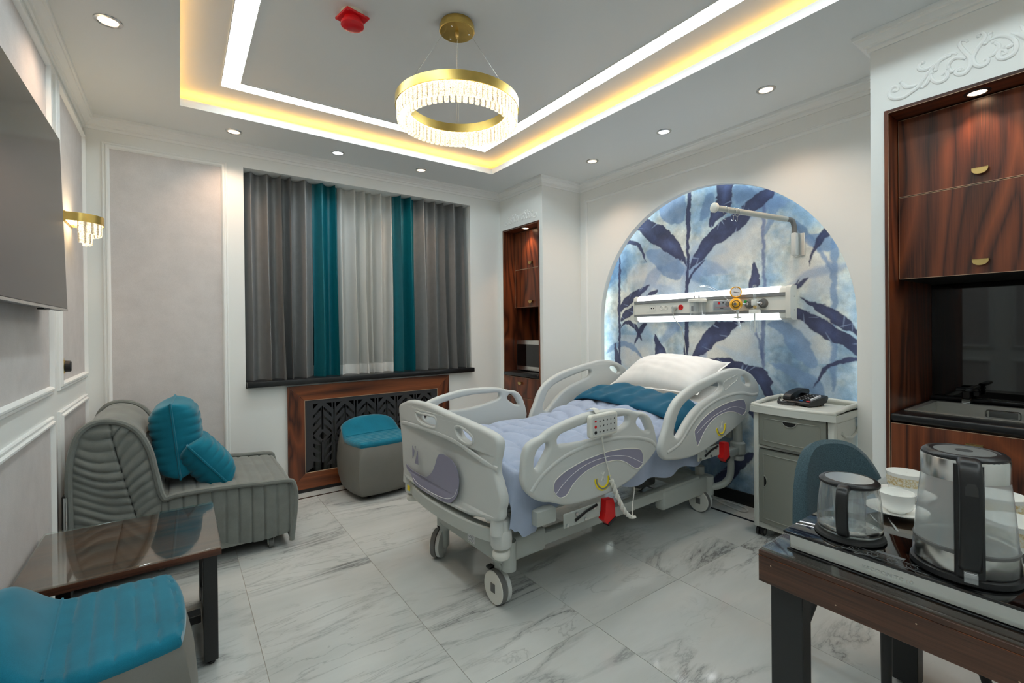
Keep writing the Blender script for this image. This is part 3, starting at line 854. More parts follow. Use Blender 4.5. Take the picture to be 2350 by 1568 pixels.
# corner column with a cabinet niche, and the kitchen wall
NY0, NY1, NZT = -0.655, -0.058, 2.312
g = G()
g.box(XC, 3.95, NY1, 0.0, 0, 2.9); g.box(XC, 3.95, YC, NY0, 0, 2.9); g.box(XC, 3.95, NY0, NY1, NZT, 2.9)
g.box(3.72, 3.95, NY0, NY1, 0, NZT)
wall_corner = struct(put('wall_corner', g, 'wall', local=True))
KY0, KY1, KZT = -4.60, -3.255, 2.320
g = G()
g.box(XK, 4.3, KY1, YK, 0, 2.9); g.box(XK, 4.3, KY0, KY1, KZT, 2.9); g.box(XK, 4.3, YB, KY0, 0, 2.9); g.box(3.95, 4.3, KY0, KY1, 0, KZT)
wall_kitchen = struct(put('wall_kitchen', g, 'wall', local=True))

# ---- ceiling with a tray and a hidden cove
TX0, TX1, TY0, TY1 = 0.508, 2.803, -5.30, -0.503
LZ = 2.747
g = G()
for x0, x1, y0, y1 in ((-0.1, TX0, YB, 0.4), (TX1, 4.3, YB, 0.4), (TX0, TX1, TY1, 0.4), (TX0, TX1, YB, TY0)):
    g.box(x0, x1, y0, y1, CZ, LZ)
e = 0.13
for x0, x1, y0, y1 in ((-0.1, TX0 - e, YB, 0.4), (TX1 + e, 4.3, YB, 0.4), (TX0 - e, TX1 + e, TY1 + e, 0.4), (TX0 - e, TX1 + e, YB, TY0 - e)):
    g.box(x0, x1, y0, y1, LZ, UZ)
g.box(-0.1, 4.3, YB, 0.4, UZ, 2.95)
ceiling = struct(put('ceiling', g, 'ceil', local=True))
c = 0.075
for x0, x1, y0, y1 in ((TX0 - c, TX1 + c, TY1 + c - 0.012, TY1 + c), (TX0 - c, TX0 - c + 0.012, TY0, TY1), (TX1 + c - 0.012, TX1 + c, TY0, TY1), (TX0, TX1, TY0 - c, TY0 - c + 0.012)):
    q = G(); q.box(x0, x1, y0, y1, LZ + 0.0005, LZ + 0.007)
    put('cove_led_tape', q, 'cove', ceiling)

# ---- crown moulding and wall panel mouldings
path = [(0, YB), (0, 0), (XC, 0), (XC, YC), (XA, YC), (XA, YK), (XK, YK), (XK, YB)]
prof = [(0.0, 2.622), (0.008, 2.622), (0.011, 2.634), (0.011, 2.640), (0.020, 2.643), (0.022, 2.652), (0.034, 2.664), (0.046, 2.671), (0.048, 2.680), (0.056, 2.683), (0.058, 2.694), (0.058, CZ + 0.001)]
g = G(); g.ring_path(path, prof)
struct(put('trim_1', g.mesh('trim_1', angle=25), 'mould', local=True), 'white stepped crown moulding')
PROF = [(0, 0), (0, 0.009), (0.005, 0.013), (0.010, 0.013), (0.012, 0.009), (0.017, 0.011), (0.022, 0.020), (0.030, 0.020), (0.036, 0.013), (0.040, 0.005), (0.040, 0.0)]


def wall_frame(a0, a1, z0, z1, fn, parent, closed=True, paper=True, k=1.0):
    q = G()
    q.ring_path([(a0, z0), (a0, z1), (a1, z1), (a1, z0)], [(u * k, d * k) for u, d in PROF], closed)
    for v in q.bm.verts:
        v.co = Vector(fn(v.co.x, v.co.y, v.co.z))
    put('panel_moulding', q.mesh('panel_moulding', angle=25), 'mould', parent)
    if paper:
        q = G(); w = 0.034 * k
        q.prism([(a0 + w, z0 + w), (a0 + w, z1 - w), (a1 - w, z1 - w), (a1 - w, z0 + w)], fn, -0.001, 0.003)
        put('wallpaper_panel', q, 'paper', parent)


fl = lambda a, z, d: (d, a, z)
for y0, y1 in ((-0.862, -0.036), (-2.95, -1.0), (-4.50, -3.08), (-5.92, -4.63)):
    wall_frame(y0, y1, 1.022, 2.576, fl, wall_left)
    wall_frame(y0, y1, 0.14, 0.918, fl, wall_left)
wall_frame(0.089, 0.788, 0.13, 2.552, lambda a, z, d: (a, -d, z), wall_back)
wall_frame(0.775, 3.15, 0.0, 2.538, lambda a, z, d: (XA - d, -a, z), wall_right, False, False, 0.8)

# ---- skirtings
g = G(); g.box(0, HX0, -0.012, 0, 0, 0.06); g.box(HX1, XC, -0.012, 0, 0, 0.06); g.box(HX0, HX1, -0.012, 0, 0, 0.06)
struct(put('baseboard_back', g, 'black', local=True))
g = G(); g.box(XM - 0.012, XM, -3.08, -0.868, 0, 0.092, 0.002, 1)
struct(put('baseboard_right', g, 'black', local=True))
g = G(); g.box(0, 0.012, YB, -0.012, 0, 0.08)
struct(put('baseboard_left', g, 'mould', local=True))

# ---- mural: printed wallpaper of banana plants on the back of the arched alcove
def build_mural():
    y0, y1, z0, z1 = -3.088, -0.862, 0.0, 2.47
    nu, nv = 680, 740
    Y = np.linspace(y0, y1, nu); Z = np.linspace(z0, z1, nv)
    YY, ZZ = np.meshgrid(Y, Z, indexing='ij')
    rng = np.random.default_rng(3)

    def vnoise(scale, octs=4, sx=1.0, sz=1.0):
        tot = np.zeros_like(YY); amp = 1.0; s = scale; norm = 0
        for o in range(octs):
            n1, n2 = int((y1 - y0) * s * sx) + 4, int((z1 - z0) * s * sz) + 4
            gr = rng.random((n1, n2))
            u = (YY - y0) * s * sx + 0.37; v = (ZZ - z0) * s * sz + 0.21
            iu, iv = u.astype(int), v.astype(int)
            fu, fv = u - iu, v - iv
            fu = fu * fu * (3 - 2 * fu); fv = fv * fv * (3 - 2 * fv)
            iu = np.clip(iu, 0, n1 - 2); iv = np.clip(iv, 0, n2 - 2)
            a = gr[iu, iv] * (1 - fu) + gr[iu + 1, iv] * fu
            b = gr[iu, iv + 1] * (1 - fu) + gr[iu + 1, iv + 1] * fu
            tot += amp * (a * (1 - fv) + b * fv); norm += amp
            amp *= 0.55; s *= 2.1
        return tot / norm

    def lc(r, g_, b):
        return np.array([lin(r), lin(g_), lin(b)])
    sky = [lc(116, 148, 178), lc(150, 176, 196), lc(192, 204, 206), lc(212, 214, 206)]
    n = vnoise(2.6, 6); n2 = vnoise(9, 4)
    f = np.clip((n - 0.33) / 0.36 + (n2 - 0.5) * 0.5, 0, 1)[..., None]
    col = np.where(f < 0.4, sky[0] + (sky[1] - sky[0]) * (f / 0.4), np.where(f < 0.75, sky[1] + (sky[2] - sky[1]) * ((f - 0.4) / 0.35), sky[2] + (sky[3] - sky[2]) * ((f - 0.75) / 0.25)))
    n3 = vnoise(26, 3); n4 = vnoise(5, 5, 1.6, 0.7)
    col = col * (1 + (n3 - 0.5)[..., None] * 0.55 + (n4 - 0.5)[..., None] * 0.7)
    wy = (vnoise(24, 3) - 0.5) * 0.026; wz = (vnoise(24, 3) - 0.5) * 0.026

    def inside(poly, wob=1.0):
        P = np.array(poly)
        lo, hi = P.min(0) - 0.03, P.max(0) + 0.03
        i0, i1 = np.searchsorted(Y, lo[0]), np.searchsorted(Y, hi[0])
        j0, j1 = np.searchsorted(Z, lo[1]), np.searchsorted(Z, hi[1])
        if i1 <= i0 or j1 <= j0:
            return None
        sl = (slice(i0, i1), slice(j0, j1))
        py = YY[sl] + wy[sl] * wob; pz = ZZ[sl] + wz[sl] * wob
        ins = np.zeros(py.shape, bool); dist = np.full(py.shape, 9.0)
        m = len(P)
        for k in range(m):
            a, b = P[k], P[(k + 1) % m]
            cond = ((a[1] > pz) != (b[1] > pz))
            with np.errstate(divide='ignore', invalid='ignore'):
                xi = (b[0] - a[0]) * (pz - a[1]) / (b[1] - a[1] + 1e-12) + a[0]
            ins ^= cond & (py < xi)
            d = b - a; L = d @ d + 1e-12
            t = np.clip(((py - a[0]) * d[0] + (pz - a[1]) * d[1]) / L, 0, 1)
            dist = np.minimum(dist, np.hypot(py - a[0] - t * d[0], pz - a[1] - t * d[1]))
        sd = np.where(ins, dist, -dist)
        return sl, sd

    def blend(poly, colour, soft=0.004, op=1.0, var=None, wob=1.0, centre=None):
        r = inside(catmull([tuple(p) for p in poly], 3), wob)
        if r is None:
            return
        sl, sd = r
        a = np.clip(sd / soft * 0.5 + 0.5, 0, 1)[..., None] * op
        cc = np.broadcast_to(colour, sd.shape + (3,)).copy()
        if centre is not None:
            k = np.clip(sd / 0.07, 0, 1)[..., None] * np.clip((n2[sl][..., None] - 0.3) * 2.2, 0, 1)
            cc = cc * (1 - k) + centre * k
        if var is not None:
            cc = cc * (1 + (n2[sl][..., None] - 0.5) * var)
        col[sl] = col[sl] * (1 - a) + cc * a
    for p in MU_K:
        blend(p, lc(214, 212, 206), 0.09, 0.85, 0.2)
    # far pale leaf sprays
    for k in range(38):
        cy, cz = rng.uniform(y0, y1), rng.uniform(0.1, 2.3); an = rng.uniform(0, 6.28); L = rng.uniform(0.25, 0.6); w = rng.uniform(0.03, 0.09)
        pts = []
        for s in range(9):
            t = s / 8; pts.append((t, w * math.sin(math.pi * t) ** 0.8))
        for s in range(7, 0, -1):
            t = s / 8; pts.append((t, -w * math.sin(math.pi * t) ** 0.8))
        poly = [(cy + math.cos(an) * a * L - math.sin(an) * b, cz + math.sin(an) * a * L + math.cos(an) * b + 0.12 * a * (1 - a)) for a, b in pts]
        blend(poly, lc(122, 148, 188) if k % 2 else lc(182, 198, 212), 0.012, 0.5, 0.4)
    for i, p in enumerate(MU_M):
        blend(p, lc(96, 112, 152) if i in (7, 8) else lc(114, 142, 178), 0.006, 0.8, 0.6)
    def pin(P, pt):
        r_ = False
        for k in range(len(P)):
            a, b = P[k], P[(k + 1) % len(P)]
            if (a[1] > pt[1]) != (b[1] > pt[1]) and pt[0] < (b[0] - a[0]) * (pt[1] - a[1]) / (b[1] - a[1] + 1e-12) + a[0]:
                r_ = not r_
        return r_
    navy, blue = lc(58, 61, 90), lc(80, 93, 136)
    for i, p in enumerate(MU_D):
        blend(p, navy, 0.0035, 0.97, 0.3, 1.0, blue)
        # torn slits in the leaf blades
        P = catmull([tuple(q) for q in p], 3); m = len(P)
        ctr = np.mean(P, axis=0)
        size = np.ptp(np.array(P), axis=0).max()
        if size > 0.25 and i not in (19, 20, 21):
            for k in range(int(size * 12)):
                a = rng.integers(m); b = np.array(P[a]); q = np.array(P[(a + 1) % m])
                tdir = (q - b) / (np.linalg.norm(q - b) + 1e-9)
                inn = np.array((-tdir[1], tdir[0]))
                if not pin(P, b + inn * 0.012):
                    inn = -inn
                tip = b + inn * rng.uniform(0.02, 0.06) + tdir * rng.uniform(-0.05, 0.05)
                if not pin(P, tip):
                    continue
                wd = rng.uniform(0.003, 0.007)
                b = b + inn * 0.004
                blend([tuple(b - tdir * wd), tuple((b + tip) / 2 - tdir * wd * 0.8), tuple(tip), tuple((b + tip) / 2 + tdir * wd * 0.6), tuple(b + tdir * wd)], lc(160, 178, 208), 0.003, 0.6, None, 0.0)
    co = np.stack([np.full(YY.size, XM), YY.ravel(), ZZ.ravel()], 1)
    idx = (np.arange(nu)[:, None] * nv + np.arange(nv)[None, :])
    q = np.stack([idx[:-1, :-1], idx[:-1, 1:], idx[1:, 1:], idx[1:, :-1]], -1).reshape(-1, 4)
    me = bpy.data.meshes.new('mural')
    me.vertices.add(len(co)); me.vertices.foreach_set('co', co.ravel())
    me.loops.add(q.size); me.loops.foreach_set('vertex_index', q.ravel().astype(np.int32))
    me.polygons.add(len(q)); me.polygons.foreach_set('loop_start', (np.arange(len(q)) * 4).astype(np.int32))
    me.update(calc_edges=True)
    at = me.color_attributes.new('print', 'FLOAT_COLOR', 'POINT')
    at.data.foreach_set('color', np.concatenate([np.clip(col.reshape(-1, 3), 0, 1), np.ones((co.shape[0], 1))], 1).ravel())
    return me


put('mural_print', build_mural(), 'mural', wall_right)
pts = [(3.768, AC + 1.062 * math.cos(t), ASZ + 1.062 * math.sin(t)) for t in np.linspace(0, math.pi, 61)]
pts = [(3.768, AC + 1.062, z) for z in np.linspace(0.1, 1.28, 8)] + pts + [(3.768, AC - 1.062, z) for z in np.linspace(1.28, 0.1, 8)]
g = G(); g.tube(pts, 0.004, 6); put('arch_led_tape', g, 'archled', wall_right)

# ---- window behind the curtains
win = bpy.data.objects.new('window_1', None); COL.objects.link(win); WM[win.name] = Matrix.Identity(4); struct(win)
g = G()
for x0, x1, z0, z1 in ((RX0, RX1, 0.92, 1.0), (RX0, RX1, 2.46, RZ1), (RX0, RX0 + 0.07, 1.0, 2.46), (RX1 - 0.07, RX1, 1.0, 2.46), (1.84, 1.92, 1.0, 2.46)):
    g.box(x0, x1, 0.235, 0.29, z0, z1, 0.004, 1)
put('window_frame', g, 'plastic2', win)
for x0, x1 in ((RX0 + 0.07, 1.84), (1.92, RX1 - 0.07)):
    g = G(); g.box(x0, x1, 0.262, 0.268, 1.0, 2.46); put('pane', g, 'blackgl', win)
g = G(); g.box(0.898, 2.866, -0.062, 0.295, 0.878, 0.919, 0.004, 2)
tag(struct(put('window_sill', g, 'black'), None), 'black stone window sill under the curtains', None)

# ---- plaster ornaments
def ornament(name, label, y_off, z_off, x, sc, mirror_at):
    t = thing(name, label, 'plaster ornament', (x, y_off, z_off), 0, 'plaster scroll ornaments')
    for side in (1, -1):
        q = G()
        for L in ORN:
            P = [(a * sc, b * sc) for a, b in L]
            if side < 0:
                P = [(2 * mirror_at * sc - a, b) for a, b in P]
            P = catmull([(x, y_off + a, z_off + b) for a, b in P], 3, False)
            m = len(P)
            rr = [(sc * 1.3 if sc < 0.8 else sc) * (0.0045 + 0.0045 * math.sin(math.pi * (i + 0.6) / (m + 0.2))) for i in range(m)]
            q.tube(P, rr, 8, flat=((1, 0, 0), 0.9))
            q.ball(P[0], 0.008 * sc, 10, 6)
        put('scroll', q, 'mould', t)
    q = G(); P0 = (x, y_off + mirror_at * sc, z_off + 0.13 * sc)
    for k in range(5):
        a = math.radians(-60 + 30 * k)
        q.tube([(x, P0[1], P0[2] - 0.05 * sc), (x, P0[1] + math.sin(a) * 0.03 * sc, P0[2]), (x, P0[1] + math.sin(a) * 0.07 * sc, P0[2] + 0.05 * sc * math.cos(a))], [0.006 * sc, 0.014 * sc, 0.003 * sc], 8, flat=((1, 0, 0), 0.7))
    put('leaf_crest', q, 'mould', t)
    return t


ornament('plaster_ornament', 'white plaster scroll ornament above the kitchen cabinets', -3.255, 2.322, XK, 1.0, -0.475)
ornament('plaster_ornament', 'small white plaster scroll ornament above the microwave niche', -0.085, 2.33, XC, 0.575, -0.475)

# =================================================================== LIGHT FITTINGS AND WALL THINGS
# ---- white LED frame in the upper ceiling
def rect_ring(q, x0, x1, y0, y1, w, z0, z1):
    q.box(x0, x1, y1 - w, y1, z0, z1); q.box(x0, x1, y0, y0 + w, z0, z1)
    q.box(x0, x0 + w, y0 + w, y1 - w, z0, z1); q.box(x1 - w, x1, y0 + w, y1 - w, z0, z1)
    return q


t = thing('ceiling_strip_light', 'white rectangular LED strip light set in the tray ceiling around the chandelier', 'light', (1.66, -2.9, UZ - 0.01))
put('diffuser', rect_ring(G(), 0.713, 2.609, -5.09, -0.688, 0.092, UZ - 0.003, UZ + 0.004), 'strip', t)
q = rect_ring(G(), 0.707, 2.615, -5.096, -0.682, 0.006, UZ - 0.005, UZ + 0.002)
rect_ring(q, 0.805, 2.517, -4.998, -0.780, 0.005, UZ - 0.005, UZ + 0.002)
put('trim_frame', q, 'mould', t)

# ---- recessed downlights
def downlight(x, y, warm, label):
    t = thing('downlight', label, 'downlight', (x, y, CZ), 0, 'recessed ceiling downlights')
    q = G(); q.lathe([(0.037, 0.0005), (0.037, -0.003), (0.041, -0.006), (0.050, -0.004), (0.053, 0.0005)], (x, y, CZ), 36)
    put('trim_ring', q, 'steel', t)
    q = G(); q.lathe([(0.0, -0.0025), (0.030, -0.0025), (0.037, -0.001)], (x, y, CZ), 32)
    put('lens', q, 'down_w' if warm else 'down_c', t)
    sd = bpy.data.lights.new('beam', 'SPOT')
    sd.energy = 10.0 if warm else 8.0; sd.color = (1.0, 0.66, 0.42) if warm else (0.93, 0.97, 1.0)
    sd.spot_size = math.radians(118); sd.spot_blend = 0.9; sd.shadow_soft_size = 0.03
    so = bpy.data.objects.new('beam', sd); COL.objects.link(so); so.parent = t; so.location = (0, 0, -0.012)


downlight(0.814, -0.249, True, 'warm round downlight in the ceiling over the left end of the grey curtain')
downlight(1.519, -0.249, False, 'white round downlight in the ceiling above the middle of the curtains')
downlight(2.225, -0.249, True, 'warm round downlight above the right-hand teal curtain')
downlight(3.318, -1.250, True, 'warm round downlight nearest the corner column above the arch wall')
downlight(3.318, -1.957, False, 'white round downlight above the arch between two warm ones')
downlight(3.318, -2.666, True, 'warm round downlight nearest the kitchen cabinets above the arch wall')
downlight(0.247, -1.278, True, 'warm round downlight above the television wall')

# ---- crystal ring chandelier
CX, CY = 1.615, -2.006
ch = thing('chandelier', 'round brass ring chandelier with two rows of lit crystals', 'chandelier', (CX, CY, 2.30))
q = G(); q.lathe([(0, UZ), (0.079, UZ), (0.079, UZ - 0.012), (0.086, UZ - 0.018), (0.086, UZ - 0.040), (0.083, UZ - 0.043), (0.0, UZ - 0.043)], (CX, CY, 0), 40)
can = put('canopy', q, 'brass', ch)
q = G(); q.lathe([(0, 0), (0.009, 0), (0.009, -0.018), (0.006, -0.022), (0.006, -0.034), (0.0, -0.036)], (CX, CY, UZ - 0.043), 14)
put('cable_gland', q, 'brass2', can)
for k in range(3):
    a = math.radians(95 + 120 * k)
    q = G(); q.ball((CX + 0.058 * math.cos(a), CY + 0.058 * math.sin(a), UZ - 0.045), 0.005, 10, 6); put('screw', q, 'chrome', can)
ZT, ZBn = 2.420, 2.377
q = G()
prof = [(0.300, ZT), (0.300, ZBn), (0.296, ZBn - 0.001), (0.296, ZT - 0.005), (0.239, ZT - 0.005), (0.239, ZBn - 0.001), (0.235, ZBn), (0.235, ZT), (0.300, ZT)]
q.lathe(prof, (CX, CY, 0), 96)
put('ring_band', q, 'brass', ch)
q = G(); q.lathe([(0.242, ZBn + 0.012), (0.293, ZBn + 0.012)], (CX, CY, 0), 64)
put('led_ring', q, 'crbase', ch)
for k, (a0, r0, r1) in enumerate(((60, 0.058, 0.268), (180, 0.058, 0.268), (300, 0.058, 0.268))):
    a = math.radians(a0)
    for w, da in enumerate((0, 0.045)):
        q = G(); q.tube([(CX + r0 * math.cos(a), CY + r0 * math.sin(a), UZ - 0.046), (CX + r1 * math.cos(a + da), CY + r1 * math.sin(a + da), ZT)], 0.0008, 5); put('cable', q, 'steel', ch)


def crystal_mesh(w, h, d, name):
    q = G()
    c1, c2 = 0.28, 0.12
    sec = [(-w / 2 * (1 - c1), -d / 2), (w / 2 * (1 - c1), -d / 2), (w / 2, -d / 2 * 0.2), (w / 2, d / 2 * 0.2), (w / 2 * (1 - c1), d / 2), (-w / 2 * (1 - c1), d / 2), (-w / 2, d / 2 * 0.2), (-w / 2, -d / 2 * 0.2)]
    rows = [(0.55, 0.0), (1.0, -0.004), (1.0, -h + 0.012), (0.94, -h + 0.010), (1.0, -h + 0.008), (0.8, -h)]
    V = [[q.bm.verts.new((x * s, y * s, z)) for x, y in sec] for s, z in rows]
    for A, B in zip(V[:-1], V[1:]):
        for i in range(8):
            q.bm.faces.new((A[i], A[(i + 1) % 8], B[(i + 1) % 8], B[i]))
    q.bm.faces.new(V[0]); q.bm.faces.new(V[-1][::-1])
    me = q.mesh(name, smooth=False)
    return me


cm = crystal_mesh(0.0235, 0.066, 0.012, 'crystal'); cm.materials.append(MAT['crystal'])
cm2 = crystal_mesh(0.0235, 0.078, 0.012, 'crystal'); cm2.materials.append(MAT['crystal'])
for R, n_, me in ((0.287, 68, cm), (0.250, 58, cm2)):
    for k in range(n_):
        a = 2 * math.pi * k / n_
        o = bpy.data.objects.new('crystal', me); COL.objects.link(o)
        o.parent = ch
        o.location = (R * math.cos(a), R * math.sin(a), ZBn + 0.004 - 2.30)
        o.rotation_euler = (0, 0, a + math.pi / 2)

# ---- crystal wall sconce half hidden by the television
SY, SZ = -0.565, 1.945
sc = thing('wall_sconce', 'brass half-ring wall sconce with hanging lit crystals beside the television', 'wall lamp', (0, SY, SZ - 0.15))


def dshape(hw, dp, flat, m=18):
    P = [(0.0, SY - hw), (flat, SY - hw)]
    P += [(flat + (dp - flat) * math.sin(math.pi * k / m), SY - hw * math.cos(math.pi * k / m)) for k in range(1, m)]
    return P + [(flat, SY + hw), (0.0, SY + hw)]


def band(q, hw, dp, flat, z0, z1, th):
    A = dshape(hw, dp, flat); B = dshape(hw - th, dp - th, flat)
    V = [[q.bm.verts.new((x, y, z)) for x, y in L] for L, z in ((A, z0), (A, z1), (B, z1), (B, z0))]
    for a, b in ((0, 1), (1, 2), (2, 3), (3, 0)):
        for i in range(len(A) - 1):
            q.bm.faces.new((V[a][i], V[a][i + 1], V[b][i + 1], V[b][i]))
    return q


put('brass_band', band(G(), 0.115, 0.155, 0.055, SZ - 0.045, SZ, 0.003), 'brass', sc)
q = G(); q.box(0.0, 0.012, SY - 0.11, SY + 0.11, SZ - 0.05, SZ + 0.005, 0.003, 1); put('back_plate', q, 'brass', sc)
q = G(); q.prism(dshape(0.108, 0.148, 0.055), lambda u, v, d: (u, v, d), SZ - 0.032, SZ - 0.028); put('led_plate', q, 'sconcebase', sc)
sm1 = crystal_mesh(0.030, 0.070, 0.014, 'crystal'); sm1.materials.append(MAT['crystal2'])
sm2 = crystal_mesh(0.030, 0.118, 0.014, 'crystal'); sm2.materials.append(MAT['crystal2'])
for n_, hw, dp, me in ((9, 0.100, 0.137, sm1), (6, 0.066, 0.098, sm2)):
    for k in range(n_):
        a = math.pi * (k + 0.5) / n_
        o = bpy.data.objects.new('crystal', me); COL.objects.link(o); o.parent = sc
        o.location = (0.055 + (dp - 0.055) * math.sin(a), -hw * math.cos(a), (SZ - 0.034) - (SZ - 0.15))
        o.rotation_euler = (0, 0, math.atan2(hw * math.sin(a), (dp - 0.055) * math.cos(a)))

# ---- fire alarm sounder on the ceiling
AX, AY = 1.172, -1.79
al = thing('fire_alarm', 'red square fire alarm sounder on the ceiling', 'alarm', (AX, AY, UZ - 0.07))
Q = Matrix.Translation((AX, AY, 0)) @ Matrix.Rotation(math.radians(12), 4, 'Z')


def rot_put(name, q, mat, parent, M):
    bmesh.ops.transform(q.bm, matrix=M, verts=q.bm.verts[:]); return put(name, q, mat, parent)


rot_put('base', G().lathe([(0, UZ), (0.052, UZ), (0.052, UZ - 0.018), (0, UZ - 0.018)], (0, 0, 0), 32), 'plastic2', al, Q)
rot_put('plate', G().box(-0.058, 0.058, -0.058, 0.058, UZ - 0.028, UZ - 0.017, 0.004, 2), 'redp', al, Q)
rot_put('sounder', G().lathe([(0.040, UZ - 0.028), (0.040, UZ - 0.044), (0.052, UZ - 0.048), (0.052, UZ - 0.060), (0.036, UZ - 0.067), (0, UZ - 0.069)], (0, 0, 0), 36), 'redp', al, Q)
for sx in (-1, 1):
    for sy in (-1, 1):
        rot_put('screw', G().lathe([(0, -0.002), (0.004, -0.001), (0.005, 0.001)], (sx * 0.048, sy * 0.048, UZ - 0.028), 10), 'red', al, Q)

# ---- television on the wall, tilted a little
tvx = lambda z: 0.0897 + (z - 1.403) * (0.0725 - 0.0897) / 0.757
tv = thing('television', 'large flat grey-black television on the panelled wall', 'television', (0.06, -1.875, 1.40))
TVM = Matrix.Translation((0.0897, -1.20, 1.403)) @ Matrix.Rotation(math.atan2(0.0172, 0.757) * -1, 4, 'Y')
q = G(); q.box(-0.030, -0.001, -1.35, 0.0, 0.0, 0.757, 0.004, 2); rot_put('frame', q, 'blackpl', tv, TVM)
q = G(); q.box(-0.003, 0.0005, -1.345, -0.005, 0.012, 0.752, 0.0004, 1); rot_put('screen', q, 'tv', tv, TVM)
q = G(); q.box(-0.002, 0.0015, -1.35, 0.0, 0.0, 0.010, 0.001, 1); rot_put('bottom_bezel', q, 'steel', tv, TVM)
q = G(); q.box(-0.055, -0.028, -1.1, -0.25, 0.10, 0.50, 0.012, 2); rot_put('back_housing', q, 'blackpl', tv, TVM)
q = G(); q.box(-0.026, -0.006, -0.40, -0.30, -0.006, 0.001, 0.002, 1); rot_put('sensor', q, 'blackpl', tv, TVM)
q = G(); q.box(0.0, 0.05, -2.02, -1.70, 1.62, 1.80, 0.004, 1); put('wall_bracket', q, 'blackmetal', tv)

# ---- rotary switch on the left wall
sw = thing('wall_switch', 'dark round wall dial switch on a bronze plate', 'switch', (0, -0.80, 1.10))
q = G(); q.box(0.003, 0.012, -0.845, -0.755, 1.095, 1.18, 0.004, 2); put('plate', q, 'brass2', sw)
q = G(); q.lathe([(0, 0.034), (0.024, 0.034), (0.028, 0.030), (0.030, 0.0)], (0.010, -0.80, 1.138), 28, (1, 0, 0)); put('dial', q, 'blackpl', sw)
q = G(); q.lathe([(0.030, 0.012), (0.034, 0.010), (0.034, 0.0)], (0.010, -0.80, 1.138), 28, (1, 0, 0)); put('dial_ring', q, 'brass', sw)

# =================================================================== CURTAINS, RADIATOR COVER
def curtain(name, label, x0, x1, y, mat, n, amp, seed, hem=None):
    r = np.random.default_rng(seed)
    ph = np.cumsum(r.uniform(0.6, 1.4, n + 1)); ph = (ph - ph[0]) / (ph[-1] - ph[0])
    am = r.uniform(0.7, 1.2, n + 1)
    sk = r.uniform(-0.45, 0.45, n + 1)
    zb, zt = 0.9195, 2.536
    L = x1 - x0

    def f(u, v):
        k = np.searchsorted(ph, u, side='right') - 1; k = int(min(max(k, 0), n - 1))
        w = (u - ph[k]) / (ph[k + 1] - ph[k])
        w2 = w + sk[k] * (1 - v) * w * (1 - w)
        s = 0.5 - 0.5 * math.cos(2 * math.pi * w2)
        s = s ** (0.75 + 0.5 * v) + 0.04 * math.sin(4 * math.pi * w2 + k) * (1 - v)
        a = amp * am[k] * (1.0 - 0.35 * v)
        x = x0 + u * L + 0.12 * a * math.sin(2 * math.pi * w2) * (1 - 0.3 * v) + 0.006 * math.sin(5 * v + k) * (1 - v)
        yy = y - a * s + 0.5 * amp
        # small creases where the hem stands on the sill
        if v < 0.05:
            yy += 0.004 * math.sin(70 * u + k * 2) * (1 - v / 0.05)
        return Vector((x, yy, zb + (zt - zb) * v))
    q = G(); q.sheet(f, n * 20, 36)
    me = q.mesh(name, recalc=False, angle=80)
    o = tag(put(name, me, mat), label, 'curtain', 'window curtains')
    if hem:
        q = G(); q.sheet(lambda u, v: f(u, v * 0.052) + Vector((0, -0.0015, 0)), n * 20, 3)
        put('hem', q.mesh('hem', recalc=False, angle=80), hem, o)
    return o


curtain('window_curtain', 'wide grey satin curtain at the left end of the window', 0.895, 1.412, 0.068, 'curt_g', 5, 0.150, 11)
curtain('window_curtain', 'teal satin curtain between the wide grey curtain and the white sheer', 1.408, 1.612, 0.068, 'curt_t', 2, 0.140, 12)
curtain('sheer_curtain', 'white sheer curtain in the middle of the window', 1.585, 2.135, 0.110, 'sheer', 6, 0.110, 13, 'linen')
curtain('window_curtain', 'teal satin curtain between the white sheer and the right-hand grey curtain', 2.108, 2.318, 0.068, 'curt_t', 2, 0.130, 14)
curtain('window_curtain', 'grey satin curtain at the right end of the window by the corner column', 2.310, 2.845, 0.068, 'curt_g', 5, 0.150, 15)

# radiator cover: four mitred boards and a pierced sheet
rc = thing('radiator_cover', 'walnut framed radiator cover with a black pierced feather pattern grille', 'radiator cover', (1.888, -0.01, 0.0))
ox0, ox1, oz0, oz1 = 1.174, 2.601, 0.030, 0.862
ix0, ix1, iz0, iz1 = 1.300, 2.476, 0.156, 0.741
fn = lambda u, v, d: (u, d, v)
for poly, m in (([(ox0, oz0), (ox0, oz1), (ix0, iz1), (ix0, iz0)], 'wood'), ([(ox1, oz0), (ox1, oz1), (ix1, iz1), (ix1, iz0)], 'wood'),
                ([(ox0, oz1), (ox1, oz1), (ix1, iz1), (ix0, iz1)], 'woodx'), ([(ox0, oz0), (ox1, oz0), (ix1, iz0), (ix0, iz0)], 'woodx')):
    cx_, cz_ = sum(p[0] for p in poly) / 4, sum(p[1] for p in poly) / 4
    poly = [(cx_ + (u - cx_) * 0.9985, cz_ + (v - cz_) * 0.9985) for u, v in poly]
    q = G(); q.prism(poly, fn, -0.021, -0.0125); put('frame_board', q, m, rc)
q = G()
for a, b, c_, d_ in ((ix0, ix1, iz1 - 0.002, iz1 + 0.001), (ix0, ix1, iz0 - 0.001, iz0 + 0.002), (ix0 - 0.001, ix0 + 0.002, iz0, iz1), (ix1 - 0.002, ix1 + 0.001, iz0, iz1)):
    q.box(a, b, -0.022, -0.0125, c_, d_)
put('edge_bead', q, 'edge', rc)
holes = []
ncol = 6; bx0, bx1, bz0, bz1 = ix0 + 0.045, ix1 - 0.045, iz0 + 0.040, iz1 - 0.035
pitch = (bx1 - bx0) / ncol
zc = bz0 + (bz1 - bz0) * 0.48
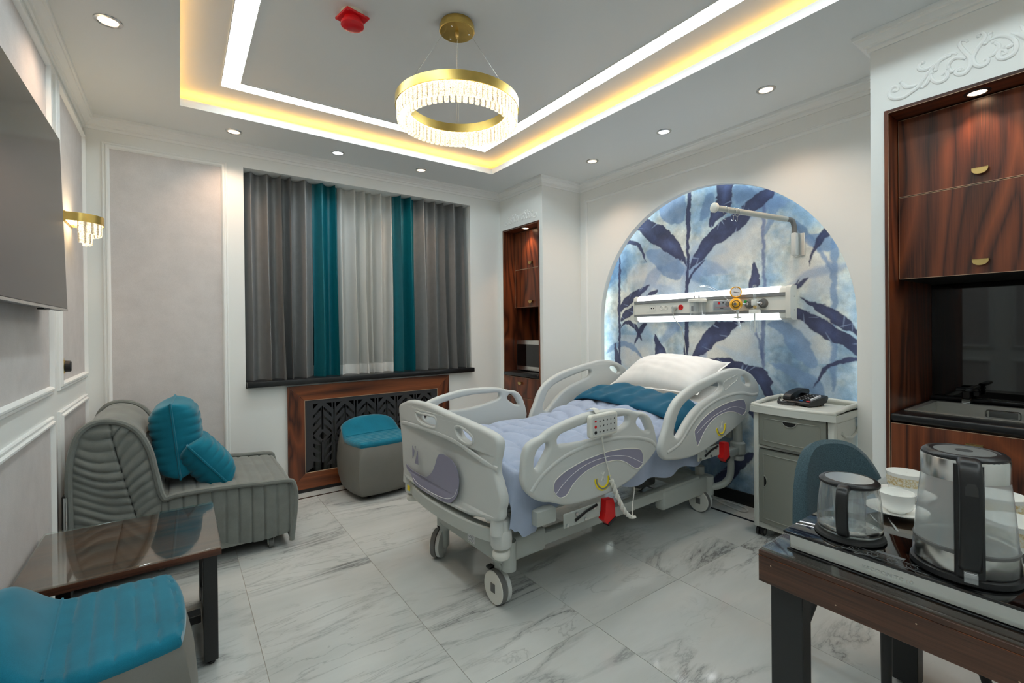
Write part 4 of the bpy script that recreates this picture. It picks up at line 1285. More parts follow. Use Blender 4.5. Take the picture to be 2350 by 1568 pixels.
for k in range(ncol):
    xc = bx0 + pitch * (k + 0.5); hw = pitch * 0.5 - 0.017; sw_ = 0.0075
    holes.append([(xc - sw_, zc + 0.050), (xc - sw_, bz1 - 0.030), (xc, bz1 - 0.020), (xc + sw_, bz1 - 0.030), (xc + sw_, zc + 0.050)])
    holes.append([(xc - sw_, bz0 + 0.030), (xc - sw_, zc - 0.050), (xc + sw_, zc - 0.050), (xc + sw_, bz0 + 0.030), (xc, bz0 + 0.020)])
    holes.append([(xc - 0.030, zc), (xc, zc + 0.035), (xc + 0.030, zc), (xc, zc - 0.035)])
    for s in (-1, 1):
        for m_ in range(3):
            za = bz1 - 0.030 - 0.068 * m_
            xa, xb = xc + s * (sw_ + 0.0035), xc + s * hw
            dz = (hw - sw_) * 1.0
            holes.append([(xa, za), (xb, za - dz), (xb, za - dz - 0.024), (xa, za - 0.024)])
            zb_ = bz0 + 0.030 + 0.068 * m_
            holes.append([(xa, zb_), (xb, zb_ + dz), (xb, zb_ + dz + 0.024), (xa, zb_ + 0.024)])
        holes.append([(xc + s * hw, bz1), (xc + s * hw, bz1 - 0.045), (xc + s * (hw - 0.045), bz1)])
        holes.append([(xc + s * hw, bz0), (xc + s * hw, bz0 + 0.045), (xc + s * (hw - 0.045), bz0)])
    if k < ncol - 1:
        xm = bx0 + pitch * (k + 1)
        for z0_, z1_ in ((bz0, zc - 0.06), (zc - 0.045, bz1)):
            holes.append([(xm - 0.007, z0_), (xm - 0.007, z1_), (xm + 0.007, z1_), (xm + 0.007, z0_)])
me = plate([(ix0, iz0), (ix0, iz1), (ix1, iz1), (ix1, iz0)], holes, 0.0015, 0.0, lambda u, v, d: (u, -0.0145 + d, v), sub=1)
put('grille', me, 'grille', rc)
q = G(); q.box(HX0 + 0.002, HX1 - 0.002, 0.205, 0.219, HZ0 + 0.002, HZ1 - 0.002); put('shade_sheet', q, 'dark', rc)  # added black sheet, stands in for the shade inside the niche
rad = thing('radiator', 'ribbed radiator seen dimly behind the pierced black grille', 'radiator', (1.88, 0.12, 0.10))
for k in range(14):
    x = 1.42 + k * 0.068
    q = G(); q.box(x - 0.028, x + 0.028, 0.07, 0.16, 0.12, 0.64, 0.02, 2); put('rib', q, 'beddark', rad)  # dark rib colour paints in the shade behind the grille

# =================================================================== FOLD-OUT ARMCHAIR, CUSHIONS, COFFEE TABLE, POUFS
SY0, SY1 = -0.935, -0.165
sofa = thing('sofa_bed', 'grey quilted fold-out armchair bed with a thick rolled backrest', 'sofa', (0.55, -0.55, 0))
prof = catmull(SOFA, 3, False)
hump = [p for p in prof if p[0] < 0.425 and p[1] > 0.40]
ip = max(i for i, p in enumerate(prof) if p[0] < 0.418 and p[1] > 0.42)
back_line = prof[:ip + 1]; seat_line = prof[ip:]


def extr(line, wob=0.0, ch=None):
    """cloth skin stretched over the profile from one side of the seat to the other"""
    q = G(); m = len(line) - 1

    def f(u, v):
        k = min(int(u * m), m - 1); w = u * m - k
        a, b = line[k], line[k + 1]
        x, z = a[0] + (b[0] - a[0]) * w, a[1] + (b[1] - a[1]) * w
        dx, dz = b[0] - a[0], b[1] - a[1]; L = math.hypot(dx, dz) + 1e-9
        nx, nz = -dz / L, dx / L
        e = 0.012 * (1 - math.sin(math.pi * min(max(v, 0.0), 1.0)) ** 0.25)
        d = -e + wob * math.sin(17 * v + 9 * u)
        if ch:
            ph = (x - 0.43) / 0.0655
            fr_ = abs(ph - round(ph)) * 0.0655
            d -= 0.010 * math.exp(-(fr_ / 0.006) ** 2)
        return Vector((x + nx * d, SY0 + (SY1 - SY0) * v, z + nz * d))
    q.sheet(f, m * (6 if ch else 1), 24)
    return q.mesh('skin', recalc=False, angle=70)


back_full = [(0.060, 0.10), (0.052, 0.3), (0.047, 0.5)] + back_line
put('backrest', extr(back_full, 0.0025), 'sofa', sofa)
st = put('seat', extr(seat_line, 0.0008, True), 'sofa', sofa)


def seam_x(z):
    return 0.205 + 0.115 * max(0.0, (0.80 - z)) ** 1.1 / 0.45 * 0.9


def xl(z):
    P = back_full
    for a, b in zip(P[:-1], P[1:]):
        if a[1] <= z <= b[1] and a[0] < 0.2:
            return a[0] + (b[0] - a[0]) * (z - a[1]) / (b[1] - a[1] + 1e-9)
    return 0.17


def xr(z):
    P = [p for p in back_line if p[0] > 0.17]
    if z < P[-1][1]:
        return 0.414 + (P[-1][1] - z) * 0.10
    for a, b in zip(P[:-1], P[1:]):
        if b[1] <= z <= a[1]:
            return a[0] + (b[0] - a[0]) * (a[1] - z) / (a[1] - b[1] + 1e-9)
    return 0.19


for side, yy in ((-1, SY0), (1, SY1)):
    # gathered side panel of the rolled back: pleats fan out from a slanted centre seam
    def f(u, v, side=side, yy=yy):
        z = 0.11 + (0.855 - 0.11) * v
        a, b = xl(z) + 0.004, max(xr(z) - 0.004, xl(z) + 0.008)
        x = a + (b - a) * u
        sx = min(max(seam_x(z), a + 0.01), b - 0.01)
        d = abs(x - sx)
        ph_ = (z + 0.40 * (x - sx)) if x < sx else (z - 0.95 * (x - sx))
        w = ph_ * 62 + 1.1 * math.sin(11 * z + 5 * x) + 0.9 * math.sin(27 * x + 6 * z)
        pl = abs(math.sin(w)) ** 0.7 * (0.75 + 0.25 * math.sin(ph_ * 23 + 9 * x))
        edge = min(u, 1 - u) * (b - a)
        bul = 0.020 * min(1.0, edge / 0.05) ** 0.6 * min(1.0, (0.86 - z) / 0.05 + 0.1)
        gr = 0.010 * math.exp(-(d / 0.005) ** 2)
        return Vector((x, yy + side * (bul * (0.25 + 0.75 * pl) * 1.25 - gr - 0.004), z))
    q = G(); q.sheet(f, 60, 190)
    put('gathered_side', q.mesh('gathered_side', recalc=False, angle=75), 'sofa', sofa)
    sl = [p for p in seat_line if p[1] > 0.30]

    def f2(u, v, side=side, yy=yy):
        x = 0.405 + (1.048 - 0.405) * u
        zt = 0.43 + (0.393 - 0.43) * max(0, (x - 0.45) / 0.57)
        zb = 0.13 - 0.055 * u + 0.02 * math.sin(7 * u)
        ph = (x - 0.43) / 0.0655
        fr_ = abs(ph - round(ph)) * 0.0655
        d = 0.014 * math.sin(math.pi * min(max(v, 0.02), 0.98)) ** 0.5 - 0.010 * math.exp(-(fr_ / 0.005) ** 2)
        return Vector((x, yy + side * (d - 0.004), zb + (zt - zb) * v))
    q = G(); q.sheet(f2, 120, 14)
    put('quilted_side', q.mesh('quilted_side', recalc=False, angle=75), 'sofa', sofa)
    q = G(); q.tube(catmull([(x, yy + side * 0.004, z) for x, z in [(0.064, 0.12)] + back_full[1:] + seat_line[1::2]], 2, False), 0.015, 8); put('piping', q, 'sofa', sofa)
    q = G(); q.tube([(seam_x(z) + 0.001, yy + side * 0.003, z) for z in np.linspace(0.2, 0.80, 12)], 0.0022, 6); put('centre_seam', q, 'seam', sofa)
q = G(); q.box(0.10, 0.98, SY0 + 0.03, SY1 - 0.03, 0.115, 0.30); q.box(0.09, 0.36, SY0 + 0.02, SY1 - 0.02, 0.115, 0.75, 0.05, 3)
put('core', q, 'seam', sofa)
q = G()
for y in (SY0 + 0.06, SY1 - 0.06):
    q.box(0.30, 1.00, y - 0.015, y + 0.015, 0.060, 0.100, 0.003, 1)
q.box(0.30, 0.34, SY0 + 0.06, SY1 - 0.06, 0.06, 0.10); q.box(0.96, 1.0, SY0 + 0.06, SY1 - 0.06, 0.06, 0.10)
put('under_frame', q, 'bedmetal', sofa)
q = G(); q.box(0.022, 0.052, SY0 - 0.012, SY1 - 0.1, 0.02, 0.52, 0.004, 1); put('folding_end_frame', q, 'blackmetal', sofa)
q = G(); q.cyl((0.037, SY0 - 0.020, 0.02), (0.037, SY0 - 0.020, 0.515), 0.008, seg=12); put('chrome_edge_rod', q, 'chrome', sofa)


def caster(parent, x, y, r, ztop, body='bedmetal', wheel='greyrub', w=0.022, name='caster'):
    q = G(); q.cyl((x - w / 2, y, r), (x + w / 2, y, r), r, seg=24)
    c_ = put(name, q, wheel, parent)
    q = G(); q.cyl((x - w / 2 - 0.002, y, r), (x + w / 2 + 0.002, y, r), r * 0.55, seg=18); put('hub', q, 'plastic', c_)
    q = G(); q.box(x - w / 2 - 0.006, x - w / 2 - 0.002, y - r * 0.35, y + r * 0.55, r * 0.7, ztop, 0.002, 1); q.box(x + w / 2 + 0.002, x + w / 2 + 0.006, y - r * 0.35, y + r * 0.55, r * 0.7, ztop, 0.002, 1)
    q.box(x - w / 2 - 0.006, x + w / 2 + 0.006, y - r * 0.35, y + r * 0.55, ztop - 0.006, ztop, 0.002, 1)
    put('fork', q, body, c_)
    return c_


for x, y in ((0.925, -0.885), (0.40, -0.830), (0.925, -0.22), (0.40, -0.25)):
    caster(sofa, x, y, 0.030, 0.068)


def pillow(name, label, cat, W, H, T, M, mat, chan=0, corner=0.10, cres=26, group=None, piping=True, wr=0.0, exp_=2.6, seamgap=True, seed=0):
    """stuffed cushion: two domed faces meeting in a seam; local x = width, y = height, z = thickness"""
    t = thing(name, label, cat, M.translation, 0, group)
    q = G()
    r_ = np.random.default_rng(seed)
    ph = r_.uniform(0, 6.28, 6)

    def outline(u, v):
        x = W / 2 * u * (1 - corner * (1 - v * v) ** 1.0 * 0 - corner * (1 - abs(v) ** 2) * 0.0)
        x = W / 2 * u * (1 - corner * (1 - v * v) * 0.9)
        y = H / 2 * v * (1 - corner * (1 - u * u) * 0.9)
        return x, y
    for sgn in (1, -1):
        def f(a, b, sgn=sgn):
            u, v = a * 2 - 1, b * 2 - 1
            x, y = outline(u, v)
            k = max(0.0, (1 - abs(u) ** exp_)) ** 0.55 * max(0.0, (1 - abs(v) ** exp_)) ** 0.55
            z = sgn * T / 2 * k
            if chan:
                p = (v * 0.5 + 0.5) * chan
                fr_ = abs(p - round(p)) / chan * H
                z -= sgn * 0.010 * math.exp(-(fr_ / 0.007) ** 2) * k ** 0.5
            if wr:
                z += sgn * wr * k * (math.sin(7 * u + 5 * v + ph[0]) * 0.6 + math.sin(15 * u - 6 * v + ph[1]) * 0.4 + math.sin(4 * u + 19 * v + ph[2]) * 0.3)
                ed = 1 - k
                z += sgn * wr * 0.9 * ed * math.sin(38 * u + ph[3]) * (1 if abs(v) > abs(u) else 0) * k
            return M @ Vector((x, y, z))
        q.sheet(f, cres * 2, cres * 2, flip=sgn < 0)
    bmesh.ops.remove_doubles(q.bm, verts=q.bm.verts[:], dist=0.0008)
    put('cover', q.mesh('cover', angle=85), mat, t)
    if piping:
        per = [(-1 + 2 * k / 12, -1) for k in range(12)] + [(1, -1 + 2 * k / 12) for k in range(12)] + [(1 - 2 * k / 12, 1) for k in range(12)] + [(-1, 1 - 2 * k / 12) for k in range(12)]
        q = G(); q.tube([M @ Vector((*outline(u, v), 0)) for u, v in per], 0.0065, 6, closed=True); put('piping', q, mat, t)
    return t


def frame_m(o, xdir, ydir):
    x = Vector(xdir).normalized(); y = Vector(ydir); y = (y - x * y.dot(x)).normalized(); z = x.cross(y)
    m = Matrix.Identity(4)
    for i in range(3):
        m[i][0], m[i][1], m[i][2] = x[i], y[i], z[i]
    m.translation = Vector(o); return m


pillow('cushion', 'teal quilted cushion standing upright against the grey rolled backrest', 'cushion', 0.40, 0.43, 0.25, frame_m((0.475, -0.60, 0.690), (0.05, 1, 0.02), (-0.10, -0.02, 1)), 'teal2', chan=9, group='teal cushions', corner=0.03, exp_=5.5)
pillow('cushion', 'teal quilted cushion lying on the grey seat in front of the upright one', 'cushion', 0.42, 0.33, 0.21, frame_m((0.610, -0.62, 0.535), (-0.06, 1, 0.03), (-0.62, 0, 0.80)), 'teal2', chan=7, group='teal cushions', corner=0.03, exp_=5.0)

# ---- coffee table
ct = thing('coffee_table', 'low dark walnut coffee table with a glass top and black metal legs', 'table', (0.31, -1.57, 0))
q = G(); q.box(0.022, 0.615, -1.862, -1.280, 0.432, 0.457, 0.002, 1); put('table_top', q, 'woodtx', ct)
q = G(); q.box(0.022, 0.615, -1.8632, -1.862, 0.4325, 0.4565); q.box(0.615, 0.6162, -1.862, -1.280, 0.4325, 0.4565); put('edge_band', q, 'woodtx', ct)
q = G(); q.box(0.020, 0.617, -1.864, -1.278, 0.4572, 0.464, 0.002, 1); put('glass_top', q, 'tabglass', ct)
for x0, x1 in ((0.555, 0.603), (0.060, 0.108)):
    for y0, y1 in ((-1.852, -1.795), (-1.345, -1.290)):
        q = G(); q.box(x0, x1, y0, y1, 0.018, 0.4315, 0.002, 1); lg = put('leg', q, 'blackmetal', ct)
        q = G(); q.lathe([(0, 0), (0.014, 0), (0.016, 0.006), (0.012, 0.012), (0.006, 0.018)], ((x0 + x1) / 2, (y0 + y1) / 2, 0), 16); put('levelling_foot', q, 'blackpl', lg)
    q = G(); q.box(x0 + 0.004, x1 - 0.004, -1.794, -1.346, 0.388, 0.431, 0.002, 1); put('top_rail', q, 'blackmetal', ct)
    q = G(); q.box(x0 + 0.004, x1 - 0.004, -1.794, -1.346, 0.045, 0.090, 0.002, 1); put('foot_rail', q, 'blackmetal', ct)
q = G(); q.box(0.109, 0.554, -1.60, -1.54, 0.05, 0.085, 0.002, 1); put('stretcher', q, 'blackmetal', ct)

# ---- upholstered poufs: saddle seat with a raised lip, leatherette body, castors
A, AY = 0.244, 0.226


def outl_p(u, v, k=0.20):
    return A * u * math.sqrt(1 - k * v * v), AY * v * math.sqrt(1 - k * u * u)


def seat_z(y, x=0.0):
    t_ = min(max((y - 0.055) / 0.125, 0.0), 1.0)
    return 0.437 + 0.130 * t_ * t_ * (3 - 2 * t_) * (1 - 0.55 * min(1.0, abs(x) / A) ** 3.0)


def make_pouf(label, loc, rz):
    t = thing('pouf', label, 'pouf', loc, rz, 'grey and teal poufs')
    N = 22
    per = [(-1 + 2 * k / N, -1) for k in range(N)] + [(1, -1 + 2 * k / N) for k in range(N)] + [(1 - 2 * k / N, 1) for k in range(N)] + [(-1, 1 - 2 * k / N) for k in range(N)]
    rows = [(0.84, 0.032), (0.95, 0.036), (1.04, 0.060), (1.125, 0.13), (1.145, 0.22), (1.115, 0.31), (1.055, 0.38), (1.0, None), (0.93, None)]
    q = G(); V = []
    for s, z in rows:
        ring = []
        for u, v in per:
            x, y = outl_p(u, v)
            top = seat_z(y * 0.98, x) - 0.026
            zz = top if z is None else 0.032 + (z - 0.032) * (top - 0.032) / (0.411 - 0.032)
            ring.append(q.bm.verts.new((x * s, y * s * (0.97 if (z and v > 0.6) else 1.0), zz)))
        V.append(ring)
    m = len(per)
    for a, b in zip(V[:-1], V[1:]):
        for i in range(m):
            q.bm.faces.new((a[i], a[(i + 1) % m], b[(i + 1) % m], b[i]))
    q.bm.faces.new(V[0])
    put('body', q.mesh('body', angle=60), 'leather', t, True)
    q = G(); M_ = 56
    grid = []
    for i in range(M_ + 1):
        row = []
        for j in range(M_ + 1):
            u, v = -1 + 2 * i / M_, -1 + 2 * j / M_
            x, y = outl_p(u, v)
            e = max(abs(u), abs(v))
            z = seat_z(y, x) + 0.012
            p = (y + 0.20) / 0.0475
            if y < 0.065:
                fr_ = abs(p - round(p)) * 0.0475
                z -= 0.008 * math.exp(-(fr_ / 0.005) ** 2) * min(1.0, (1 - e) / 0.05)
            z -= 0.011 * max(0.0, (e - 0.90) / 0.10) ** 2.2
            row.append(q.bm.verts.new((x * 1.01, y * 1.01, z)))
        grid.append(row)
    for i in range(M_):
        for j in range(M_):
            q.bm.faces.new((grid[i][j], grid[i + 1][j], grid[i + 1][j + 1], grid[i][j + 1]))
    bnd = [grid[i][0] for i in range(M_)] + [grid[M_][j] for j in range(M_)] + [grid[M_ - i][M_] for i in range(M_)] + [grid[0][M_ - j] for j in range(M_)]
    low = [q.bm.verts.new((v.co.x * 1.012, v.co.y * 1.012, v.co.z - 0.020)) for v in bnd]
    low2 = [q.bm.verts.new((v.co.x * 0.985, v.co.y * 0.985, v.co.z - 0.034)) for v in bnd]
    nb = len(bnd)
    for a, b in ((bnd, low), (low, low2)):
        for i in range(nb):
            q.bm.faces.new((a[i], a[(i + 1) % nb], b[(i + 1) % nb], b[i]))
    s_ = put('seat_cushion', q.mesh('seat_cushion', angle=60), 'teal', t, True)
    for yk in (-0.1525, -0.105, -0.0575, -0.01, 0.0375):
        xm = 0.82 * A * math.sqrt(1 - 0.20 * (yk / AY) ** 2)
        q = G(); q.tube([(x, yk, seat_z(yk) + 0.0046) for x in np.linspace(-xm, xm, 9)], 0.0009, 5); put('stitch_line', q, 'tealseam', s_, True)
    q = G(); q.tube([(x, 0.074, seat_z(0.074, x) + 0.0125) for x in np.linspace(-A * 0.93, A * 0.93, 9)], 0.004, 6); put('welt', q, 'teal', s_, True)
    for x, y in ((-0.13, -0.13), (0.13, -0.13), (-0.13, 0.13), (0.13, 0.13)):
        q = G(); q.cyl((x - 0.012, y, 0.016), (x + 0.012, y, 0.016), 0.016, seg=16); q.box(x - 0.016, x + 0.016, y - 0.01, y + 0.01, 0.018, 0.036, 0.003, 1)
        put('caster', q, 'blackpl', t, True)
    return t


make_pouf('grey pouf with a teal seat pushed up to the coffee table', (0.266, -2.178, 0), math.radians(94))
make_pouf('grey pouf with a teal seat in front of the radiator cover', (1.795, -0.285, 0), math.radians(5))

# =================================================================== HOSPITAL BED
BTH = 0.029
bed = thing('hospital_bed', 'light grey electric hospital bed with moulded side rails and footboard', 'bed', (2.6, -1.827, 0), BTH)


def bp(name, q, mat, parent=None):
    return put(name, q, mat, parent or bed, True)


def rail_fn(t, flip=1):
    return lambda u, v, d: (u, t + d * flip, v)


def side_rail(name, OUT, HOLES, D, L, Yl, t, near, groove=None, label=None):
    s = -1 if near else 1
    me = plate(OUT, HOLES, 0.021, 0.017, rail_fn(t), res=4)
    r = bp(name, me, 'plastic')
    # raised rim that follows the moulding
    q = G()
    face = t + s * 0.0212
    me = plate(D, [], 0.0012, 0.0, rail_fn(face), sub=3); bp('decal', me, 'mauve', r)
    q = G(); q.tube([(a, face + s * 0.0014, b) for a, b in catmull(D, 3)], 0.0022, 5, closed=True); bp('decal_border', q, 'plastic2', r)
    q = G(); q.tube([(a, face + s * 0.0014, b) for a, b in catmull(L, 4, False)], 0.0014, 5); bp('white_line', q, 'whiteink', r)
    q = G(); q.tube([(a, face + s * 0.001, b) for a, b in catmull(Yl, 4, False)], 0.0115, 8, flat=((0, 1, 0), 0.28)); y_ = bp('angle_indicator', q, 'yellow', r)
    q = G(); q.tube([(a, face + s * 0.0042, b) for a, b in catmull(Yl, 4, False)], 0.0045, 6, flat=((0, 1, 0), 0.4)); bp('indicator_groove', q, 'greyink', r)
    cxm = sum(a for a, b in Yl) / len(Yl); czm = sum(b for a, b in Yl) / len(Yl) + 0.035
    q = G()
    for dx in (-0.012, 0.010):
        q.tube([(cxm + dx, face, czm + 0.018), (cxm, face, czm), (cxm + dx * 0.9, face, czm - 0.022)], 0.0028, 6)
    bp('emblem', q, 'plastic2', r)
    if groove:
        q = G(); q.tube([(a, face - s * 0.001, b) for a, b in catmull(groove, 3)], 0.004, 6, closed=True); bp('moulded_recess', q, 'plastic', r)
    # soft bulging ridge across the panel
    ridge = [(a, b + 0.045) for a, b in catmull(D, 2)][2:34]
    return r


T_N, T_F = -0.56, 0.575
side_rail('foot_side_rail', FR_OUT, [FR_H1, FR_H2, FR_H3], FR_D, FR_L, FR_Y, T_N, True)
side_rail('foot_side_rail', FR_OUT, [FR_H1, FR_H2, FR_H3], FR_D, FR_L, FR_Y, T_F, False)
side_rail('head_side_rail', HR_OUT, [HR_H1, HR_H2], HR_D, HR_L, HR_Y, T_N, True, HR_G)
side_rail('head_side_rail', HR_OUT, [HR_H1, HR_H2], HR_D, HR_L, HR_Y, T_F, False, HR_G)


def ridge(pts, t, s, r0, nm):
    q = G(); m = len(pts)
    q.tube(catmull([(a, t + s * 0.016, b) for a, b in pts], 4, False), r0, 10, flat=((0, 1, 0), 0.75)); bp(nm, q, 'plastic')


for t_, s_ in ((T_N, -1), (T_F, 1)):
    ridge([(-0.90, 0.60), (-0.84, 0.655), (-0.74, 0.705), (-0.62, 0.735), (-0.48, 0.748), (-0.32, 0.746), (-0.18, 0.725), (-0.06, 0.69), (-0.015, 0.655)], t_, s_, 0.013, 'rail_moulding')
    ridge([(0.09, 0.60), (0.22, 0.635), (0.33, 0.72), (0.45, 0.79), (0.60, 0.835), (0.78, 0.858), (0.95, 0.855), (1.08, 0.83), (1.165, 0.83)], t_, s_, 0.013, 'rail_moulding')

# footboard
FS = -0.99
ffn = lambda u, v, d: (FS + d - 0.035 * (1 - (u / 0.55) ** 2), u, v)
fb = bp('footboard', plate(FB_OUT, [FB_H1, FB_H2], 0.024, 0.019, ffn, res=4), 'plastic')
fo = -0.0246
bp('decal', plate(FB_D, [], 0.0012, 0.0, lambda u, v, d: ffn(u, v, d + fo), sub=3), 'mauve', fb)
q = G(); q.tube([ffn(a, b, fo - 0.0014) for a, b in catmull(FB_L, 4, False)], 0.0016, 5); bp('white_line', q, 'whiteink', fb)
for P in (FB_Y1, FB_Y2, FB_Y3):
    bp('emblem', plate(P, [], 0.0012, 0.0, lambda u, v, d: ffn(u, v, d + fo), sub=1), 'mauve', fb)
for H in (FB_H1, FB_H2):
    cx_ = sum(p[0] for p in H) / len(H); cz_ = sum(p[1] for p in H) / len(H)
    q = G(); q.tube([ffn(cx_ + (a - cx_) * 1.14, cz_ + (b - cz_) * 1.22, -0.021) for a, b in catmull(H, 3)], 0.007, 8, closed=True); bp('grip_rim', q, 'plastic', fb)
q = G(); q.tube([ffn(a, b, -0.019) for a, b in catmull([(-0.495, 0.70), (-0.40, 0.715), (-0.30, 0.74), (-0.18, 0.765), (0.0, 0.775), (0.2, 0.772), (0.38, 0.76), (0.485, 0.75)], 4, False)], 0.012, 8, flat=((1, 0, 0), 0.6)); bp('moulded_ridge', q, 'plastic', fb)
for tt in (-0.452, 0.46):
    q = G(); q.cyl((FS, tt, 0.40), (FS, tt, 0.60), 0.034, 0.026, 20); bp('post', q, 'plastic', fb)

# foot bumper bar with corner posts and buffers
q = G()
cv = [(-0.965, -0.455), (-1.005, -0.40), (-1.04, -0.25), (-1.055, 0.0), (-1.04, 0.25), (-1.005, 0.40), (-0.965, 0.462)]
P = catmull(cv, 5, False)
V = []
for i, (s, t) in enumerate(P):
    w = 0.035
    V.append([q.bm.verts.new(p) for p in ((s, t, 0.352), (s, t, 0.408), (s + 0.006, t, 0.414), (s + 0.05, t, 0.410), (s + 0.055, t, 0.352))])
for a, b in zip(V[:-1], V[1:]):
    for i in range(5):
        q.bm.faces.new((a[i], a[(i + 1) % 5], b[(i + 1) % 5], b[i]))
q.bm.faces.new(V[0]); q.bm.faces.new(V[-1])
bb = bp('foot_bumper_bar', q, 'bedmetal')
for tt in (-0.445, 0.452):
    q = G(); q.lathe([(0, 0.335), (0.042, 0.335), (0.048, 0.345), (0.048, 0.40), (0.044, 0.412), (0.040, 0.416), (0.040, 0.455), (0.034, 0.462), (0, 0.462)], (-0.965, tt, 0), 28); bp('corner_socket', q, 'plastic', bb)
    q = G(); q.lathe([(0, 0.285), (0.034, 0.285), (0.040, 0.293), (0.040, 0.312), (0.034, 0.320), (0.018, 0.324), (0.018, 0.337), (0, 0.337)], (-0.965, tt, 0), 28); bp('corner_buffer', q, 'plastic2', bb)
q = G(); q.box(-1.022, -1.0185, 0.385, 0.415, 0.365, 0.395); bp('warning_sticker', q, 'yellow', bb)

# chassis
TC = (-0.325, 0.235)
q = G()
q.box(-0.80, 0.80, TC[0] - 0.028, TC[0] + 0.028, 0.205, 0.268, 0.008, 2)
q.box(-0.80, 0.80, TC[1] - 0.028, TC[1] + 0.028, 0.205, 0.268, 0.008, 2)
bp('chassis_beam', q, 'bedmetal')
for s0, s1, z0, z1, nm in ((-0.90, -0.62, 0.185, 0.30, 'foot_cover'), (0.37, 0.95, 0.130, 0.255, 'head_cover')):
    q = G()
    for tt in TC:
        q.box(s0, s1, tt - 0.036, tt + 0.036, z0, z1, 0.02, 3)
    q.box(s0 if s0 < 0 else s1 - 0.10, s0 + 0.07 if s0 < 0 else s1, TC[0], TC[1], z0 + 0.0, z1 - 0.01, 0.012, 2)
    cv_ = bp(nm, q, 'bedmetal')
    if s0 < 0:
        q = G(); q.box(s0 - 0.0008, s0 + 0.001, -0.12, -0.055, z0 + 0.02, z1 - 0.03); lb = bp('rating_label', q, 'whiteink', cv_)
        q = G()
        for k in range(9):
            q.box(s0 - 0.0012, s0 - 0.0006, -0.115, -0.065 - 0.012 * (k % 3), z0 + 0.024 + k * 0.0065, z0 + 0.0265 + k * 0.0065)
        bp('print', q, 'greyink', lb)


def bed_caster(s, t, turn=0.0):
    r = 0.079
    RM = Matrix.Translation((s + 0.03, t + 0.02, 0)) @ Matrix.Rotation(turn, 4, 'Z') @ Matrix.Translation((-s - 0.03, -t - 0.02, 0))

    def bp(name, q, mat, parent=None):
        bmesh.ops.transform(q.bm, matrix=RM, verts=q.bm.verts[:])
        return put(name, q, mat, parent or bed, True)
    q = G(); q.lathe([(0, -0.030), (r * 0.93, -0.030), (r * 0.97, -0.027), (r * 0.97, -0.024)], (s, t, r), 40, (1, 0, 0)); w = bp('caster', q, 'plastic2')
    q = G(); q.lathe([(r * 0.97, -0.026), (r, -0.022), (r, 0.0), (r * 0.9, 0.003), (0, 0.003)], (s, t, r), 40, (1, 0, 0)); bp('tyre', q, 'greyrub', w)
    q = G(); q.lathe([(r * 0.9, 0.003), (r * 0.97, 0.006), (r * 0.97, 0.026), (0, 0.028)], (s, t, r), 40, (1, 0, 0)); bp('second_wheel', q, 'plastic', w)
    q = G(); q.box(s - 0.0335, s - 0.029, t - 0.017, t + 0.017, r - 0.021, r + 0.021, 0.006, 2); bp('hub_cap', q, 'greyrub', w)
    q = G(); q.box(s + 0.002, s + 0.045, t - 0.012, t + 0.052, 0.045, 0.20, 0.014, 3); q.cyl((s + 0.03, t + 0.02, 0.15), (s + 0.03, t + 0.02, 0.31), 0.031, seg=24); bp('swivel_housing', q, 'bedmetal', w)
    q = G(); q.box(s - 0.030, s + 0.004, t + 0.030, t + 0.062, 0.150, 0.164, 0.004, 1); bp('brake_pedal', q, 'blackpl', w)


for s in (-0.895, 0.865):
    bed_caster(s, -0.318); bed_caster(s, 0.224, math.radians(-52) if s < 0 else 0.0)
for s_, t_, z0, z1 in ((-0.865, -0.368, 0.168, 0.305), (0.915, -0.352, 0.120, 0.250), (-0.865, 0.275, 0.168, 0.305), (0.915, 0.262, 0.120, 0.250)):
    q = G(); q.cyl((s_, t_, z0), (s_, t_, z1), 0.034, seg=26); bp('corner_column', q, 'bedmetal')
q = G()
for s0 in (-0.52, 0.50):
    q.box(s0 - 0.09, s0 + 0.09, -0.15, 0.10, 0.20, 0.46, 0.02, 2)
bp('lift_column', q, 'beddark')
q = G()
q.box(-0.93, 0.98, -0.455, -0.415, 0.425, 0.475, 0.006, 1); q.box(-0.93, 0.98, 0.425, 0.465, 0.425, 0.475, 0.006, 1)
for s in (-0.92, -0.3, 0.3, 0.95):
    q.box(s - 0.02, s + 0.02, -0.44, 0.45, 0.425, 0.475, 0.006, 1)
bp('deck_frame', q, 'bedmetal')
q = G(); q.box(-0.93, 0.16, -0.45, 0.46, 0.477, 0.492, 0.004, 1); bp('deck_panel', q, 'bedmetal')
q = G(); q.prism([(0.165, 0.478), (1.06, 0.640), (1.06, 0.655), (0.165, 0.492)], lambda u, v, d: (u, d, v), -0.45, 0.46); bp('raised_back_panel', q, 'bedmetal')
q = G(); q.box(-0.15, 0.22, -0.05, 0.0, 0.30, 0.34, 0.008, 1); q.cyl((-0.50, -0.04, 0.34), (0.1, -0.04, 0.36), 0.022, seg=14); bp('actuator', q, 'beddark')

